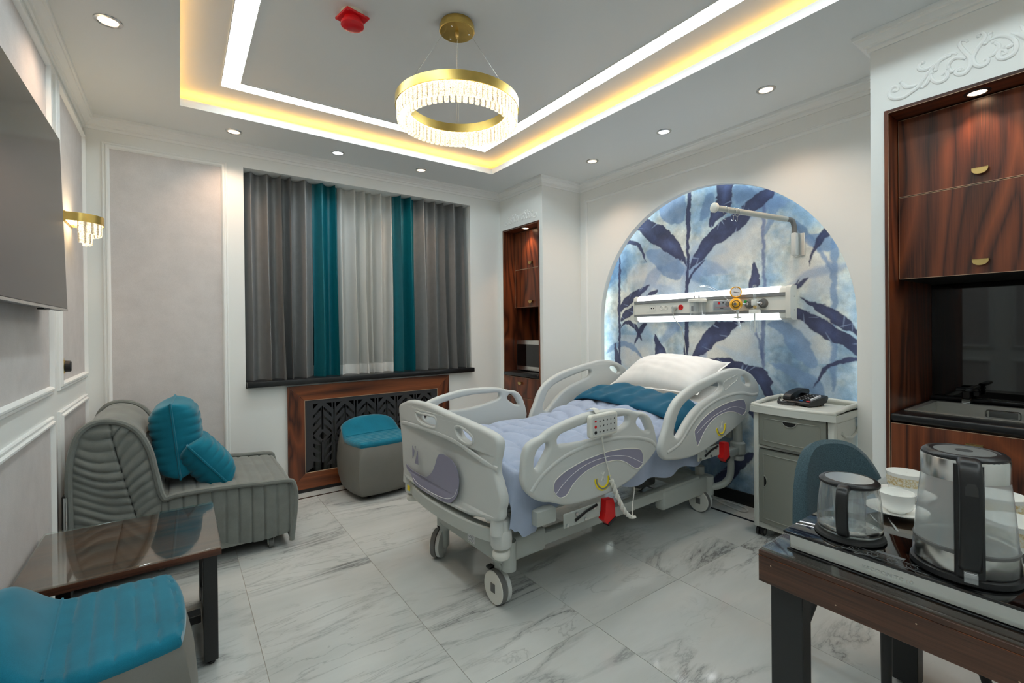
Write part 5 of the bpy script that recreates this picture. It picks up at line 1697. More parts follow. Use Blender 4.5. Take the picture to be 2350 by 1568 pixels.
# rail latches with red release handles
for s0, z0, sg in ((-0.405, 0.445, 1), (0.735, 0.55, 1)):
    q = G(); q.box(s0 - 0.27, s0 - 0.02, -0.545, -0.537, z0 - 0.080, z0 - 0.01, 0.004, 1); q.box(s0 - 0.42, s0 - 0.30, -0.53, -0.43, z0 - 0.04, z0 + 0.03, 0.01, 2)
    lt = bp('rail_latch', q, 'bedmetal')
    q = G(); q.tube([(s0 - 0.20, -0.55, z0 - 0.055), (s0 - 0.13, -0.55, z0 - 0.03), (s0 - 0.05, -0.55, z0 - 0.015)], 0.0065, 8); bp('lever', q, 'blackpl', lt)
    for k in range(4):
        q = G(); q.cyl((s0 - 0.25 + k * 0.06, -0.545, z0 - 0.065 + (k % 2) * 0.04), (s0 - 0.25 + k * 0.06, -0.553, z0 - 0.065 + (k % 2) * 0.04), 0.008, seg=8); bp('bolt', q, 'chrome', lt)
    q = G(); q.prism([(s0, z0), (s0 + 0.055, z0 - 0.005), (s0 + 0.066, z0 - 0.04), (s0 + 0.070, z0 - 0.105), (s0 + 0.018, z0 - 0.128), (s0 - 0.020, z0 - 0.095), (s0 - 0.004, z0 - 0.06)], lambda u, v, d: (u, d, v), -0.566, -0.532)
    rh = bp('release_handle', q, 'red', lt)
    q = G(); q.prism([(s0 + 0.071, z0 - 0.096), (s0 + 0.071, z0 - 0.112), (s0 + 0.018, z0 - 0.134), (s0 + 0.014, z0 - 0.118)], lambda u, v, d: (u, d, v), -0.569, -0.530); bp('grip', q, 'blackpl', rh)

# head end: bracket, buffer and bent bumper tube
q = G(); q.cyl((1.10, -0.47, 0.47), (1.10, -0.47, 0.78), 0.030, seg=20); q.lathe([(0.045, 0.40), (0.050, 0.41), (0.050, 0.475), (0.04, 0.485), (0, 0.485)], (1.10, -0.47, 0), 24); q.box(0.86, 1.11, -0.50, -0.44, 0.40, 0.455, 0.012, 2)
hb = bp('head_post', q, 'bedmetal')
q = G(); q.lathe([(0, 0.355), (0.036, 0.355), (0.042, 0.365), (0.042, 0.385), (0.02, 0.392), (0.02, 0.41)], (1.10, -0.47, 0), 22); bp('buffer', q, 'plastic', hb)
q = G(); q.tube(catmull([(1.02, -0.455, 0.40), (1.03, -0.455, 0.32), (1.02, -0.45, 0.24), (0.98, -0.42, 0.19), (0.92, -0.37, 0.17)], 5, False), 0.024, 12); bp('bumper_tube', q, 'bedmetal', hb)
q = G(); q.box(1.08, 1.12, -0.43, 0.46, 0.50, 0.72, 0.012, 2); q.cyl((1.10, 0.48, 0.47), (1.10, 0.48, 0.78), 0.030, seg=20); bp('head_panel', q, 'bedmetal')

BM = WM[bed.name]


def zc_(s):
    x = max(0.0, s - 0.08)
    return 0.692 + 0.215 * x * min(1.0, x / 0.12 + 0.25)


# mattress
q = G()


def matt(u, v):
    s = -0.945 + 2.035 * u
    top = zc_(s) - 0.045; th = 0.13
    a = 2 * math.pi * v
    ce, se = math.cos(a), math.sin(a)
    y = 0.45 * math.copysign(abs(ce) ** 0.28, ce); z = th / 2 * math.copysign(abs(se) ** 0.35, se)
    return BM @ Vector((s, y + 0.003, top - th / 2 + z))


q.sheet(matt, 40, 40)
q.bm.faces.ensure_lookup_table()
mt = tag(put('mattress', q.mesh('mattress', angle=60), 'linen'), 'thick mattress on the hospital bed under the duvet', 'mattress')

# duvet: puffy quilting, hanging over the near side
rd = np.random.default_rng(5)
PHS = rd.uniform(0, 6.28, 12)


def wr_(s, t):
    return (math.sin(9 * s + 4 * t + PHS[0]) + math.sin(5 * s - 11 * t + PHS[1]) + 0.7 * math.sin(17 * s + 7 * t + PHS[2]) + 0.5 * math.sin(-13 * s + 21 * t + PHS[3])) / 3.2


def quilt(s, t):
    r0 = s / 0.135 + 0.30 * math.sin(t * 13 + PHS[4]) + 0.25 * math.sin(t * 5 + s * 4)
    row = math.floor(r0)
    fs = r0 - row
    ft = (t / 0.19 + 0.5 * (row % 2) + 0.15 * math.sin(s * 11 + PHS[5])) % 1.0
    return (math.sin(math.pi * fs) ** 0.34) * (0.5 + 0.5 * math.sin(math.pi * ft) ** 0.4)


def hem_near(s):
    P = [(-0.96, 0.49), (-0.92, 0.40), (-0.88, 0.362), (-0.80, 0.375), (-0.745, 0.445), (-0.6, 0.46), (-0.215, 0.442), (0.14, 0.424), (0.49, 0.428), (0.66, 0.462), (0.75, 0.49)]
    for a, b in zip(P[:-1], P[1:]):
        if a[0] <= s <= b[0]:
            w = (s - a[0]) / (b[0] - a[0]); w = w * w * (3 - 2 * w)
            return a[1] + (b[1] - a[1]) * w
    return P[0][1] if s < P[0][0] else P[-1][1]


S0, S1 = -0.955, 0.66


def duv(u, v):
    s = S0 + (S1 - S0) * u
    a = -1.42 + 2.84 * v            # -1..1 = top, beyond = hanging sides
    zc = zc_(s)
    if abs(a) <= 1:
        t = 0.455 * a
        z = zc - 0.035 * abs(a) ** 4
        z += 0.044 * (quilt(s, t) - 0.6) + 0.012 * wr_(s, t)
    else:
        sg = 1 if a > 0 else -1
        k = (abs(a) - 1) / 0.42
        ztop = zc - 0.035
        zb = hem_near(s) if sg < 0 else 0.53
        out = 0.045 * math.sin(min(1, k * 1.8) * math.pi / 2) - 0.012 * k
        t = sg * (0.455 + out + 0.010 * math.sin(22 * s + PHS[6]) * k)
        z = ztop + (zb - ztop) * k ** 1.15
        t += sg * 0.010 * math.sin(16 * s + 8 * z + PHS[7]) * (1 - abs(2 * k - 1)) + sg * 0.008 * quilt(s, 0.3) * (1 - k)
        z += 0.012 * math.sin(19 * s + PHS[8]) * k
    e = max(0.0, (S0 + 0.05 - s) / 0.05)
    z -= 0.075 * e ** 2
    return BM @ Vector((s, t, z))


q = G(); q.sheet(duv, 190, 110)
dv = tag(put('duvet', q.mesh('duvet', recalc=False, angle=85), 'duvet'), 'pale blue puffy duvet with a teal fold-back spread on the hospital bed', 'duvet')
# turned-back teal edge
B0, B1 = 0.345, 0.650


def fold(u, v):
    # u around the flattened roll, v across the bed
    a = -0.505 + 1.01 * v
    ang = 2 * math.pi * u
    ce, se = math.cos(ang), math.sin(ang)
    sm, hs = (B0 + B1) / 2, (B1 - B0) / 2
    hs *= 1 + 0.05 * math.sin(6 * a + 1)
    s = sm - hs * math.copysign(abs(ce) ** 0.6, ce) + 0.03 * math.sin(3.3 * a + 0.5) + 0.05 * a
    h = 0.036 + 0.006 * math.sin(14 * a)
    zz = zc_(s) - 0.035 * (abs(a) / 0.455) ** 4 + 0.022
    if abs(a) > 0.44:
        zz -= 1.6 * (abs(a) - 0.44) ** 1.3
    if se > 0:
        w = abs((s - sm) / hs)
        z = zz + h * se ** 0.6 - 0.016 * math.exp(-((s - sm) / 0.012) ** 2) + 0.006 * math.sin(40 * a + 9 * s + math.sin(17 * a)) * se + 0.011 * wr_(s * 2.4, a * 2.4)
    else:
        z = zz - 0.012 * abs(se)
    return BM @ Vector((s, a, z))


q = G(); q.sheet(fold, 48, 90, closed_u=True)
put('turned_back_edge', q.mesh('turned_back_edge', recalc=False, angle=85), 'tealband', dv)['label'] = 'teal reverse of the duvet folded back'
PM = BM @ frame_m((0.955, 0.0, 0.940), (0, -1, 0), (1, 0, 0.44))
pw = pillow('pillow', 'plump white pillow at the head of the hospital bed', 'pillow', 0.74, 0.46, 0.27, PM, 'linen', corner=0.06, piping=False, wr=0.007, exp_=2.2, seed=4)
q = G()
per = [(-1 + 2 * k / 16, -1) for k in range(16)] + [(1, -1 + 2 * k / 16) for k in range(16)] + [(1 - 2 * k / 16, 1) for k in range(16)] + [(-1, 1 - 2 * k / 16) for k in range(16)]


def po(u, v, k):
    x = 0.37 * u * (1 - 0.054 * (1 - v * v)); y = 0.23 * v * (1 - 0.054 * (1 - u * u))
    return PM @ Vector((x + u * k, y + v * k, 0.002 * math.sin(23 * u + 17 * v)))


V = [[q.bm.verts.new(po(u, v, k)) for u, v in per] for k in (-0.004, 0.016)]
for i in range(len(per)):
    j = (i + 1) % len(per); q.bm.faces.new((V[0][i], V[0][j], V[1][j], V[1][i]))
put('flange', q, 'linen', pw)

# bed control handset hooked on the near rail
hs = thing('bed_remote', 'grey bed control handset hanging on the near side rail', 'remote', BM @ Vector((-0.465, -0.60, 0.78)), BTH)
hfn = lambda u, v, d: BM @ Vector((-0.465 + u, -0.600 + d, 0.838 + v + 0.02 * u))
rr = lambda w, h, r, m=5: [(sx * (w - r) + r * math.cos(a), sy * (h - r) + r * math.sin(a)) for sx, sy, a0 in ((1, 1, 0), (-1, 1, math.pi / 2), (-1, -1, math.pi), (1, -1, 1.5 * math.pi)) for a in np.linspace(a0, a0 + math.pi / 2, m)]
put('body', plate(rr(0.098, 0.055, 0.018), [], 0.014, 0.008, hfn, sub=1), 'plastic2', hs)
kp = put('keypad', plate(rr(0.084, 0.042, 0.010), [], 0.001, 0.0, lambda u, v, d: hfn(u, v, d - 0.0145), sub=1), 'plastic', hs)
q = G(); tri = lambda u, v, s: [(u - 0.0045, v - 0.004 * s), (u + 0.0045, v - 0.004 * s), (u, v + 0.004 * s)]
for k in range(5):
    u = -0.035 + k * 0.026
    q.prism(tri(u, 0.024, 1), hfn, -0.0165, -0.0155); q.prism(tri(u, -0.002, -1), hfn, -0.0165, -0.0155)
    q.prism(rr(0.004, 0.003, 0.001, 2), lambda a, b, d, u=u: hfn(a + u, b - 0.028, d), -0.0165, -0.0155)
q.prism([(0.0085 * math.cos(a) - 0.065, 0.0085 * math.sin(a) - 0.028) for a in np.linspace(0, 6.0, 18)], hfn, -0.0165, -0.0155)
put('key_symbols', q, 'blackink', kp)
q = G(); q.prism([(0.0075 * math.cos(a) - 0.065, 0.0075 * math.sin(a) - 0.001) for a in np.linspace(0, 6.0, 16)], hfn, -0.0165, -0.0155); q.prism(rr(0.006, 0.004, 0.001, 2) and [(a - 0.065, b + 0.025) for a, b in rr(0.006, 0.004, 0.001, 2)], hfn, -0.0165, -0.0155)
put('red_keys', q, 'red', kp)
q = G()
hk = [(-0.012, 0.02), (-0.010, 0.058), (0.004, 0.072), (0.030, 0.074), (0.052, 0.066)]
for a, b in zip(hk[:-1], hk[1:]):
    q.prism([(-0.045, 0), (-0.012, 0), (-0.012, 1), (-0.045, 1)], lambda u, v, d, a=a, b=b: hfn(u, a[1] + (b[1] - a[1]) * v + d, a[0] + 0.014 + (b[0] - a[0]) * v), 0.0, 0.003)
put('hook', q, 'plastic2', hs)
B_ = lambda s, t, z: BM @ Vector((s, t, z))
q = G(); q.tube([B_(-0.470, -0.600, 0.784), B_(-0.468, -0.600, 0.765)], [0.007, 0.005], 10)
q.tube(catmull([B_(-0.468, -0.600, 0.77), B_(-0.455, -0.596, 0.72), B_(-0.43, -0.592, 0.64), B_(-0.402, -0.590, 0.565), B_(-0.398, -0.590, 0.552)], 4, False), 0.0032, 8)
cp = catmull([B_(-0.398, -0.592, 0.552), B_(-0.372, -0.592, 0.50), B_(-0.335, -0.592, 0.43), B_(-0.29, -0.590, 0.365), B_(-0.245, -0.588, 0.328), B_(-0.212, -0.586, 0.318)], 30, False)
hel = []
for i, p in enumerate(cp):
    for k in range(3):
        a = 2 * math.pi * (i * 3 + k) / 9.0 * 2.2
        hel.append(p if False else (p[0] + 0.0105 * math.cos(a), p[1] + 0.0105 * math.sin(a), p[2] + 0.004 * math.cos(a)))
q.tube([Vector(p) for p in cp], 0.0085, 8)
put('coiled_cord', q, 'plastic2', hs)
q = G(); q.tube(hel, 0.0026, 5); put('coil_winding', q, 'plastic2', hs)
q = G(); q.tube(catmull([B_(-0.225, -0.585, 0.325), B_(-0.18, -0.55, 0.36), B_(-0.10, -0.50, 0.41), B_(-0.05, -0.45, 0.43)], 4, False), 0.0028, 6); put('lead', q, 'plastic2', hs)

# =================================================================== BEDSIDE LOCKER AND TELEPHONE
ns = thing('bedside_locker', 'pale plastic bedside locker with a grey drawer and door', 'nightstand', (3.60, -2.752, 0))
NX, NX1, NYL, NYR = 3.405, 3.79, -2.530, -2.975
q = G()
q.box(NX + 0.002, NX1, NYL - 0.035, NYL, 0.055, 0.775, 0.008, 2)
q.box(NX + 0.002, NX1, NYR, NYR + 0.035, 0.055, 0.775, 0.008, 2)
q.box(NX + 0.006, NX1, NYR, NYL, 0.055, 0.092, 0.008, 2)
q.box(NX + 0.004, NX1, NYR + 0.03, NYL - 0.03, 0.553, 0.572, 0.004, 1)
q.box(NX1 - 0.02, NX1, NYR, NYL, 0.06, 0.775)
put('carcass', q, 'ns', ns)
# bowed top with a raised rim
ym = (NYL + NYR) / 2; hw = (NYL - NYR) / 2 + 0.012
fx = lambda k: NX - 0.012 - 0.022 * (1 - k * k)
out = [(fx(k), ym + hw * k) for k in np.linspace(-1, 1, 15)] + [(NX1 + 0.005, ym + hw), (NX1 + 0.005, ym - hw)]
q = G(); q.prism(out, lambda u, v, d: (u, v, d), 0.772, 0.808); tp = put('top', q.mesh('top', angle=30), 'ns', ns)
rim = [(fx(k) + 0.012, ym + (hw - 0.012) * k, 0.812 + 0.004 * abs(k)) for k in np.linspace(-1, 1, 15)] + [(3.50, ym + hw - 0.012, 0.824), (3.60, ym + hw - 0.012, 0.834), (3.72, ym + hw - 0.012, 0.834), (NX1 - 0.01, ym + hw - 0.012, 0.836), (NX1 - 0.008, ym, 0.842), (NX1 - 0.01, ym - hw + 0.012, 0.836), (3.72, ym - hw + 0.012, 0.834), (3.60, ym - hw + 0.012, 0.834), (3.50, ym - hw + 0.012, 0.824)]
q = G(); q.tube(rim, 0.0125, 10, closed=True); put('rim', q, 'ns', tp)
inr = [(p[0], p[1]) for p in rim]
q = G(); q.prism(inr, lambda u, v, d: (u, v, d), 0.806, 0.8145); put('tray_floor', q, 'ns', tp)
q = G()
for k in range(len(rim)):
    a, b = rim[k], rim[(k + 1) % len(rim)]
    vs = [q.bm.verts.new(v) for v in ((a[0], a[1], 0.80), (b[0], b[1], 0.80), b, a)]
    q.bm.faces.new(vs)
put('rim_wall', q, 'ns', tp)


def bowed(z0, z1, name, hand):
    y0, y1 = NYR + 0.04, NYL - 0.04; yc = (y0 + y1) / 2; h2 = (y1 - y0) / 2
    bx = lambda y: NX - 0.004 - 0.018 * (1 - ((y - yc) / h2) ** 2)
    q = G()
    q.sheet(lambda u, v: Vector((bx(y0 + (y1 - y0) * u), y0 + (y1 - y0) * u, z0 + (z1 - z0) * v)), 16, 1)
    q.box(NX + 0.0, NX + 0.012, y0, y1, z0, z1)
    d = put(name, q.mesh(name, angle=50), 'grey_ns', ns)
    q = G(); m = 0.028
    per = [(y0 + m + (y1 - y0 - 2 * m) * k / 10, z0 + m) for k in range(10)] + [(y1 - m, z0 + m + (z1 - z0 - 2 * m) * k / 6) for k in range(6)] + [(y1 - m - (y1 - y0 - 2 * m) * k / 10, z1 - m) for k in range(10)] + [(y0 + m, z1 - m - (z1 - z0 - 2 * m) * k / 6) for k in range(6)]
    q.tube([(bx(y), y, z) for y, z in per], 0.0035, 6, closed=True); put('moulded_border', q, 'grey_ns', d)
    q = G()
    if hand == 'top':
        P = [(yc + 0.04 * math.cos(a), z1 - 0.030 + 0.030 * math.sin(a)) for a in np.linspace(math.pi, 2 * math.pi, 13)]
    else:
        P = [(y1 - 0.028 + 0.022 * math.sin(a), (z0 + z1) / 2 + 0.03 + 0.034 * math.cos(a)) for a in np.linspace(math.pi, 2 * math.pi, 13)]
    q.prism(P, lambda u, v, dd: (bx(u) + dd, u, v), -0.0012, 0.003); hp = put('finger_pull', q, 'dark', d)
    q = G(); q.tube([(bx(a) - 0.001, a, b) for a, b in P], 0.0035, 6); put('pull_rim', q, 'grey_ns', hp)


bowed(0.576, 0.768, 'drawer', 'top')
bowed(0.098, 0.548, 'door', 'side')
q = G(); q.tube([(3.50, NYR - 0.004, 0.70), (3.54, NYR - 0.006, 0.675), (3.62, NYR - 0.008, 0.66), (3.70, NYR - 0.006, 0.675), (3.74, NYR - 0.004, 0.70)], 0.008, 8); q.box(3.44, 3.76, NYR - 0.002, NYR + 0.002, 0.66, 0.76, 0.002, 1); put('towel_rail', q, 'ns', ns)
for x, y in ((3.435, -2.563), (3.435, -2.942), (3.755, -2.563), (3.755, -2.942)):
    q = G(); q.cyl((x, y + 0.022, 0.026), (x, y + 0.006, 0.026), 0.026, seg=22); q.cyl((x, y - 0.006, 0.026), (x, y - 0.022, 0.026), 0.026, seg=22); q.box(x - 0.012, x + 0.012, y - 0.008, y + 0.008, 0.026, 0.058, 0.003, 1)
    cs_ = put('caster', q, 'blackpl', ns)
    q = G(); q.cyl((x, y - 0.0215, 0.026), (x, y - 0.0235, 0.026), 0.016, seg=16); put('hub', q, 'greyrub', cs_)

PH = Matrix.Translation((3.638, -2.738, 0.8150)) @ Matrix.Rotation(math.radians(-102), 4, 'Z')     # local x = phone width, y = depth away from the sitter
ph = thing('telephone', 'black push-button desk telephone with a coiled cord on the bedside locker', 'telephone', (3.638, -2.738, 0.8150))


def pp(name, q, mat, par=None):
    bmesh.ops.transform(q.bm, matrix=PH, verts=q.bm.verts[:]); return put(name, q, mat, par or ph)


zs = lambda y: 0.028 + (y + 0.09) * 0.20
q = G(); q.prism([(-0.09, 0.008), (-0.095, 0.022), (-0.09, zs(-0.09)), (0.075, zs(0.075)), (0.085, zs(0.075) - 0.012), (0.07, 0.02), (-0.02, 0.004)], lambda u, v, d: (d, u, v), -0.085, 0.085); bd = pp('base', q, 'blackpl')
for x in (-0.06, 0.06):
    q = G(); q.box(x - 0.012, x + 0.012, -0.075, -0.055, 0.0, 0.014); pp('foot', q, 'rubber', bd)
    q = G(); q.box(x - 0.012, x + 0.012, 0.035, 0.06, 0.0, 0.03); pp('foot', q, 'rubber', bd)
q = G()
P = catmull([(-0.088, 0.030), (-0.085, 0.060), (-0.06, 0.078), (0.0, 0.098), (0.05, 0.104), (0.085, 0.098), (0.092, 0.078), (0.085, 0.066), (0.055, 0.070), (0.0, 0.074), (-0.045, 0.052), (-0.05, 0.034)], 4)
q.prism([(u, v * 0.86 + 0.004) for u, v in P], lambda u, v, d: (d, u, v), -0.084, -0.036); pp('handset', q, 'blackpl')
kp_ = G()
for r in range(5):
    for c_ in range(4):
        x = -0.018 + c_ * 0.020; y = -0.055 + r * 0.024
        kp_.box(x - 0.0065, x + 0.0065, y - 0.0075, y + 0.0075, zs(y), zs(y) + 0.004, 0.001, 1)
pp('keypad', kp_, 'rubber', bd)
q = G()
for r in range(5):
    for c_ in range(4):
        x = -0.018 + c_ * 0.020; y = -0.055 + r * 0.024
        q.box(x - 0.003, x + 0.003, y - 0.002, y + 0.004, zs(y) + 0.004, zs(y) + 0.0046)
pp('key_print', q, 'whiteink', bd)
q = G(); q.box(0.062, 0.070, -0.05, 0.04, zs(0.0) - 0.009, zs(0.0) + 0.0105); bmesh.ops.rotate(q.bm, cent=(0.066, 0, zs(0)), matrix=Matrix.Rotation(math.atan(0.2), 3, 'X'), verts=q.bm.verts[:]); pp('memory_card', q, 'whiteink', bd)
q = G(); q.box(0.056, 0.074, -0.080, -0.066, zs(-0.073), zs(-0.073) + 0.005, 0.001, 1); pp('red_key', q, 'red', bd)
q = G(); q.box(0.012, 0.030, -0.080, -0.066, zs(-0.073), zs(-0.073) + 0.005, 0.001, 1)
MAT['bluekey'] = plain('blue_key', rgb(30, 90, 150), 0.4); pp('blue_key', q, 'bluekey', bd)
cp = catmull([(-0.058, -0.092, 0.018), (-0.09, -0.105, 0.012), (-0.115, -0.085, 0.020), (-0.128, -0.06, 0.030), (-0.125, -0.075, 0.014), (-0.10, -0.108, 0.010), (-0.06, -0.125, 0.010), (-0.01, -0.118, 0.010), (0.0, -0.105, 0.010)], 14, False)
q = G(); hel = []
for i, p in enumerate(cp):
    for k in range(3):
        a = 2 * math.pi * (i * 3 + k) / 5.5
        hel.append((p[0] + 0.006 * math.cos(a), p[1] + 0.003 * math.sin(a), p[2] + 0.006 * math.sin(a)))
q.tube(hel, 0.0022, 5); q.tube(cp, 0.005, 6); pp('coiled_cord', q, 'blackpl')

# =================================================================== HEADWALL SERVICE PANEL AND THINGS ON IT
hwall = thing('headwall_panel', 'long white medical headwall unit with lit strips on the mural', 'medical panel', (3.78, -1.965, 1.345))
Y0, Y1 = -2.582, -1.328
fnp = lambda u, v, d: (u, d, v)
pf = [(3.829, 1.350), (3.775, 1.350), (3.752, 1.362), (3.742, 1.395), (3.742, 1.412), (3.748, 1.414), (3.748, 1.506), (3.742, 1.508), (3.742, 1.526), (3.752, 1.556), (3.775, 1.570), (3.829, 1.570)]
q = G(); q.prism(pf, fnp, Y0, Y1); put('housing', q.mesh('housing', angle=20), 'plastic2', hwall)
for nm, P in (('upper_light', [(3.7395, 1.530), (3.7495, 1.558), (3.774, 1.5735), (3.778, 1.572), (3.753, 1.556), (3.743, 1.529)]), ('lower_light', [(3.7395, 1.391), (3.7495, 1.360), (3.774, 1.3465), (3.778, 1.348), (3.753, 1.363), (3.743, 1.392)])):
    q = G(); q.prism(P, fnp, Y0 + 0.045, Y1 - 0.035); put(nm, q, 'headlight', hwall)
for z0, z1 in ((1.506, 1.528), (1.393, 1.413)):
    q = G(); q.box(3.7385, 3.746, Y0, Y1, z0, z1, 0.001, 1)
    put('grey_rail', q, 'greyink', hwall)
q = G(); q.prism([(3.829, 1.344), (3.770, 1.344), (3.744, 1.358), (3.735, 1.39), (3.735, 1.53), (3.744, 1.562), (3.770, 1.576), (3.829, 1.576)], fnp, Y0 - 0.030, Y0); ec = put('end_cap', q.mesh('end_cap', angle=20), 'plastic2', hwall)
q = G(); q.cyl((3.79, Y0 - 0.031, 1.50), (3.79, Y0 - 0.032, 1.50), 0.004, seg=8); q.cyl((3.79, Y0 - 0.031, 1.41), (3.79, Y0 - 0.032, 1.41), 0.004, seg=8); put('screw', q, 'greyink', ec)
q = G(); q.prism([(3.829, 1.348), (3.772, 1.348), (3.746, 1.360), (3.738, 1.392), (3.738, 1.528), (3.746, 1.560), (3.772, 1.572), (3.829, 1.572)], fnp, Y1, Y1 + 0.006); put('end_cap', q, 'plastic2', hwall)
XF = 3.748


def socket(y, z, r, mat='plastic2', hole='blackink'):
    q = G(); q.lathe([(0, 0.001), (r * 0.78, 0.001), (r * 0.82, 0.005), (r, 0.005), (r * 1.04, 0.0)], (XF, y, z), 24, (-1, 0, 0)); o = put('power_socket', q, mat, hwall)
    q = G()
    for dy in (-r * 0.36, r * 0.36):
        q.cyl((XF - 0.0012, y + dy, z), (XF - 0.0022, y + dy, z), r * 0.14, seg=8)
    put('pin_hole', q, hole, o)


socket(-1.607, 1.464, 0.017); socket(-1.655, 1.463, 0.017); socket(-1.790, 1.460, 0.021, 'red')
q = G(); q.cyl((XF - 0.0005, -1.507, 1.462), (XF - 0.002, -1.507, 1.462), 0.006, seg=12); q.cyl((XF - 0.0005, -1.529, 1.462), (XF - 0.002, -1.529, 1.462), 0.006, seg=12); put('data_jack', q, 'blackink', hwall)
q = G()
for a, b, c_, d_ in ((-1.545, -1.490, 1.486, 1.4868), (-1.545, -1.490, 1.440, 1.4408), (-1.5455, -1.5447, 1.440, 1.4868), (-1.4903, -1.4895, 1.440, 1.4868), (-1.545, -1.452, 1.430, 1.4308)):
    q.box(XF - 0.0008, XF - 0.0001, a, b, c_, d_)
put('printed_outline', q, 'greyink', hwall)
# nurse-call module
q = G(); q.box(XF - 0.010, XF, -2.222, -2.066, 1.420, 1.500, 0.006, 2); cm_ = put('call_module', q, 'plastic', hwall)
q = G(); q.box(XF - 0.0115, XF - 0.009, -2.214, -2.074, 1.426, 1.494, 0.004, 2); MAT['modgrey'] = plain('module_grey', rgb(142, 148, 154), 0.4); put('face_plate', q, 'modgrey', cm_)
q = G(); q.cyl((XF - 0.0110, -2.120, 1.476), (XF - 0.014, -2.120, 1.476), 0.009, seg=16); put('call_button', q, 'red', cm_)
q = G(); q.cyl((XF - 0.0110, -2.151, 1.478), (XF - 0.013, -2.151, 1.478), 0.005, seg=12); q.box(XF - 0.0135, XF - 0.011, -2.152, -2.130, 1.434, 1.438)
for rr_ in (0.006, 0.011, 0.016):
    q.lathe([(rr_ - 0.0012, 0.0), (rr_ - 0.0012, 0.0012), (rr_ + 0.0008, 0.0012), (rr_ + 0.0008, 0.0)], (XF - 0.0110, -2.184, 1.466), 24, (-1, 0, 0))
put('speaker_grille', q, 'blackink', cm_)
q = G(); q.box(XF - 0.0122, XF - 0.011, -2.195, -2.090, 1.4465, 1.4475); put('red_print', q, 'red', cm_)
for y, nm in ((-2.340, 'suction_outlet'), (-2.434, 'oxygen_outlet')):
    q = G(); q.lathe([(0.012, 0.030), (0.020, 0.030), (0.025, 0.026), (0.027, 0.012), (0.031, 0.006), (0.033, 0.0)], (XF, y, 1.461), 30, (-1, 0, 0)); o = put(nm, q, 'greyrub', hwall)
    q = G(); q.lathe([(0, 0.034), (0.010, 0.034), (0.012, 0.028)], (XF, y, 1.461), 16, (-1, 0, 0)); put('core', q, 'chrome', o)
q = G(); q.box(XF - 0.034, XF - 0.029, -2.335, -2.318, 1.468, 1.486, 0.002, 1); MAT['green'] = plain('green_plastic', rgb(20, 150, 60), 0.4); put('green_tag', q, 'green', hwall)

# plug and its grey cable
pl = thing('power_plug', 'grey plug with a hanging cable in the headwall socket', 'plug', (3.72, -1.742, 1.43))
q = G(); q.lathe([(0, 0.038), (0.012, 0.038), (0.018, 0.030), (0.020, 0.008), (0.018, 0.0)], (XF - 0.001, -1.741, 1.458), 20, (-1, 0, 0)); q.tube([(3.722, -1.740, 1.450), (3.718, -1.738, 1.432), (3.716, -1.737, 1.415)], [0.014, 0.010, 0.006], 10); put('body', q, 'bedmetal', pl)
q = G(); q.tube(catmull([(3.716, -1.737, 1.416), (3.735, -1.745, 1.36), (3.79, -1.760, 1.30), (3.815, -1.772, 1.20), (3.815, -1.795, 1.05), (3.815, -1.845, 0.90), (3.815, -1.90, 0.75), (3.82, -1.95, 0.5)], 6, False), 0.0038, 7); put('cable', q, 'bedmetal', pl)

# clear suction jar
sj = thing('suction_jar', 'clear plastic suction jar hung on the front of the headwall', 'jar', (3.70, -1.97, 1.36))
jx, jy = 3.695, -1.970
q = G(); q.lathe([(0.0, 1.358), (0.050, 1.358), (0.056, 1.364), (0.058, 1.490), (0.060, 1.496)], (jx, jy, 0), 36); put('jar_body', q, 'clearpl', sj)
q = G(); q.lathe([(0.060, 1.490), (0.068, 1.490), (0.068, 1.508), (0.062, 1.514), (0.0, 1.514)], (jx, jy, 0), 36); ld = put('lid', q, 'plastic2', sj)
for dy in (0.028, -0.014):
    q = G(); q.cyl((jx, jy + dy, 1.512), (jx, jy + dy, 1.542), 0.0055, seg=12); put('spout', q, 'greyrub', ld)
q = G(); q.cyl((jx, jy + 0.02, 1.42), (jx, jy + 0.02, 1.492), 0.012, seg=14, cap=False); put('float_tube', q, 'clearpl', sj)
q = G(); q.box(jx - 0.061, jx - 0.0585, jy - 0.004, jy + 0.014, 1.42, 1.46)
put('scale_print', q, 'greyink', sj)
q = G(); q.tube(catmull([(jx, jy + 0.028, 1.540), (jx, jy + 0.024, 1.575), (3.69, -1.985, 1.604), (3.69, -2.05, 1.606), (3.69, -2.12, 1.575), (3.695, -2.19, 1.515), (3.70, -2.225, 1.475)], 6, False), 0.0055, 8); put('hose', q, 'clearpl', sj)

# yellow vacuum regulator
vr = thing('vacuum_regulator', 'round yellow vacuum regulator with a pressure gauge on top', 'regulator', (3.69, -2.272, 1.40))
q = G(); q.ball((3.690, -2.272, 1.461), 0.043, 28, 18); put('body', q, 'amber', vr)
q = G(); q.cyl((3.735, -2.33, 1.461), (3.70, -2.285, 1.461), 0.012, seg=14); put('connector', q, 'chrome', vr)
q = G(); q.lathe([(0, 0.052), (0.010, 0.052), (0.012, 0.030), (0.014, 0.028)], (3.690, -2.264, 1.461), 18, (-0.86, -0.5, 0)); put('knob', q, 'greyrub', vr)
q = G(); q.lathe([(0.022, 0.0405), (0.024, 0.0415), (0.026, 0.040)], (3.690, -2.272, 1.461), 24, (-0.86, -0.5, 0)); put('dial_ring', q, 'blackink', vr)
q = G(); q.cyl((3.692, -2.272, 1.50), (3.692, -2.272, 1.515), 0.009, seg=12); put('neck', q, 'brass2', vr)
ga = Vector((-0.78, -0.62, 0.05)).normalized(); gc = Vector((3.692, -2.270, 1.546))
q = G(); q.lathe([(0, -0.012), (0.038, -0.012), (0.040, 0.010), (0.036, 0.013), (0.033, 0.010)], gc, 36, ga); gg_ = put('gauge_case', q, 'amber', vr)
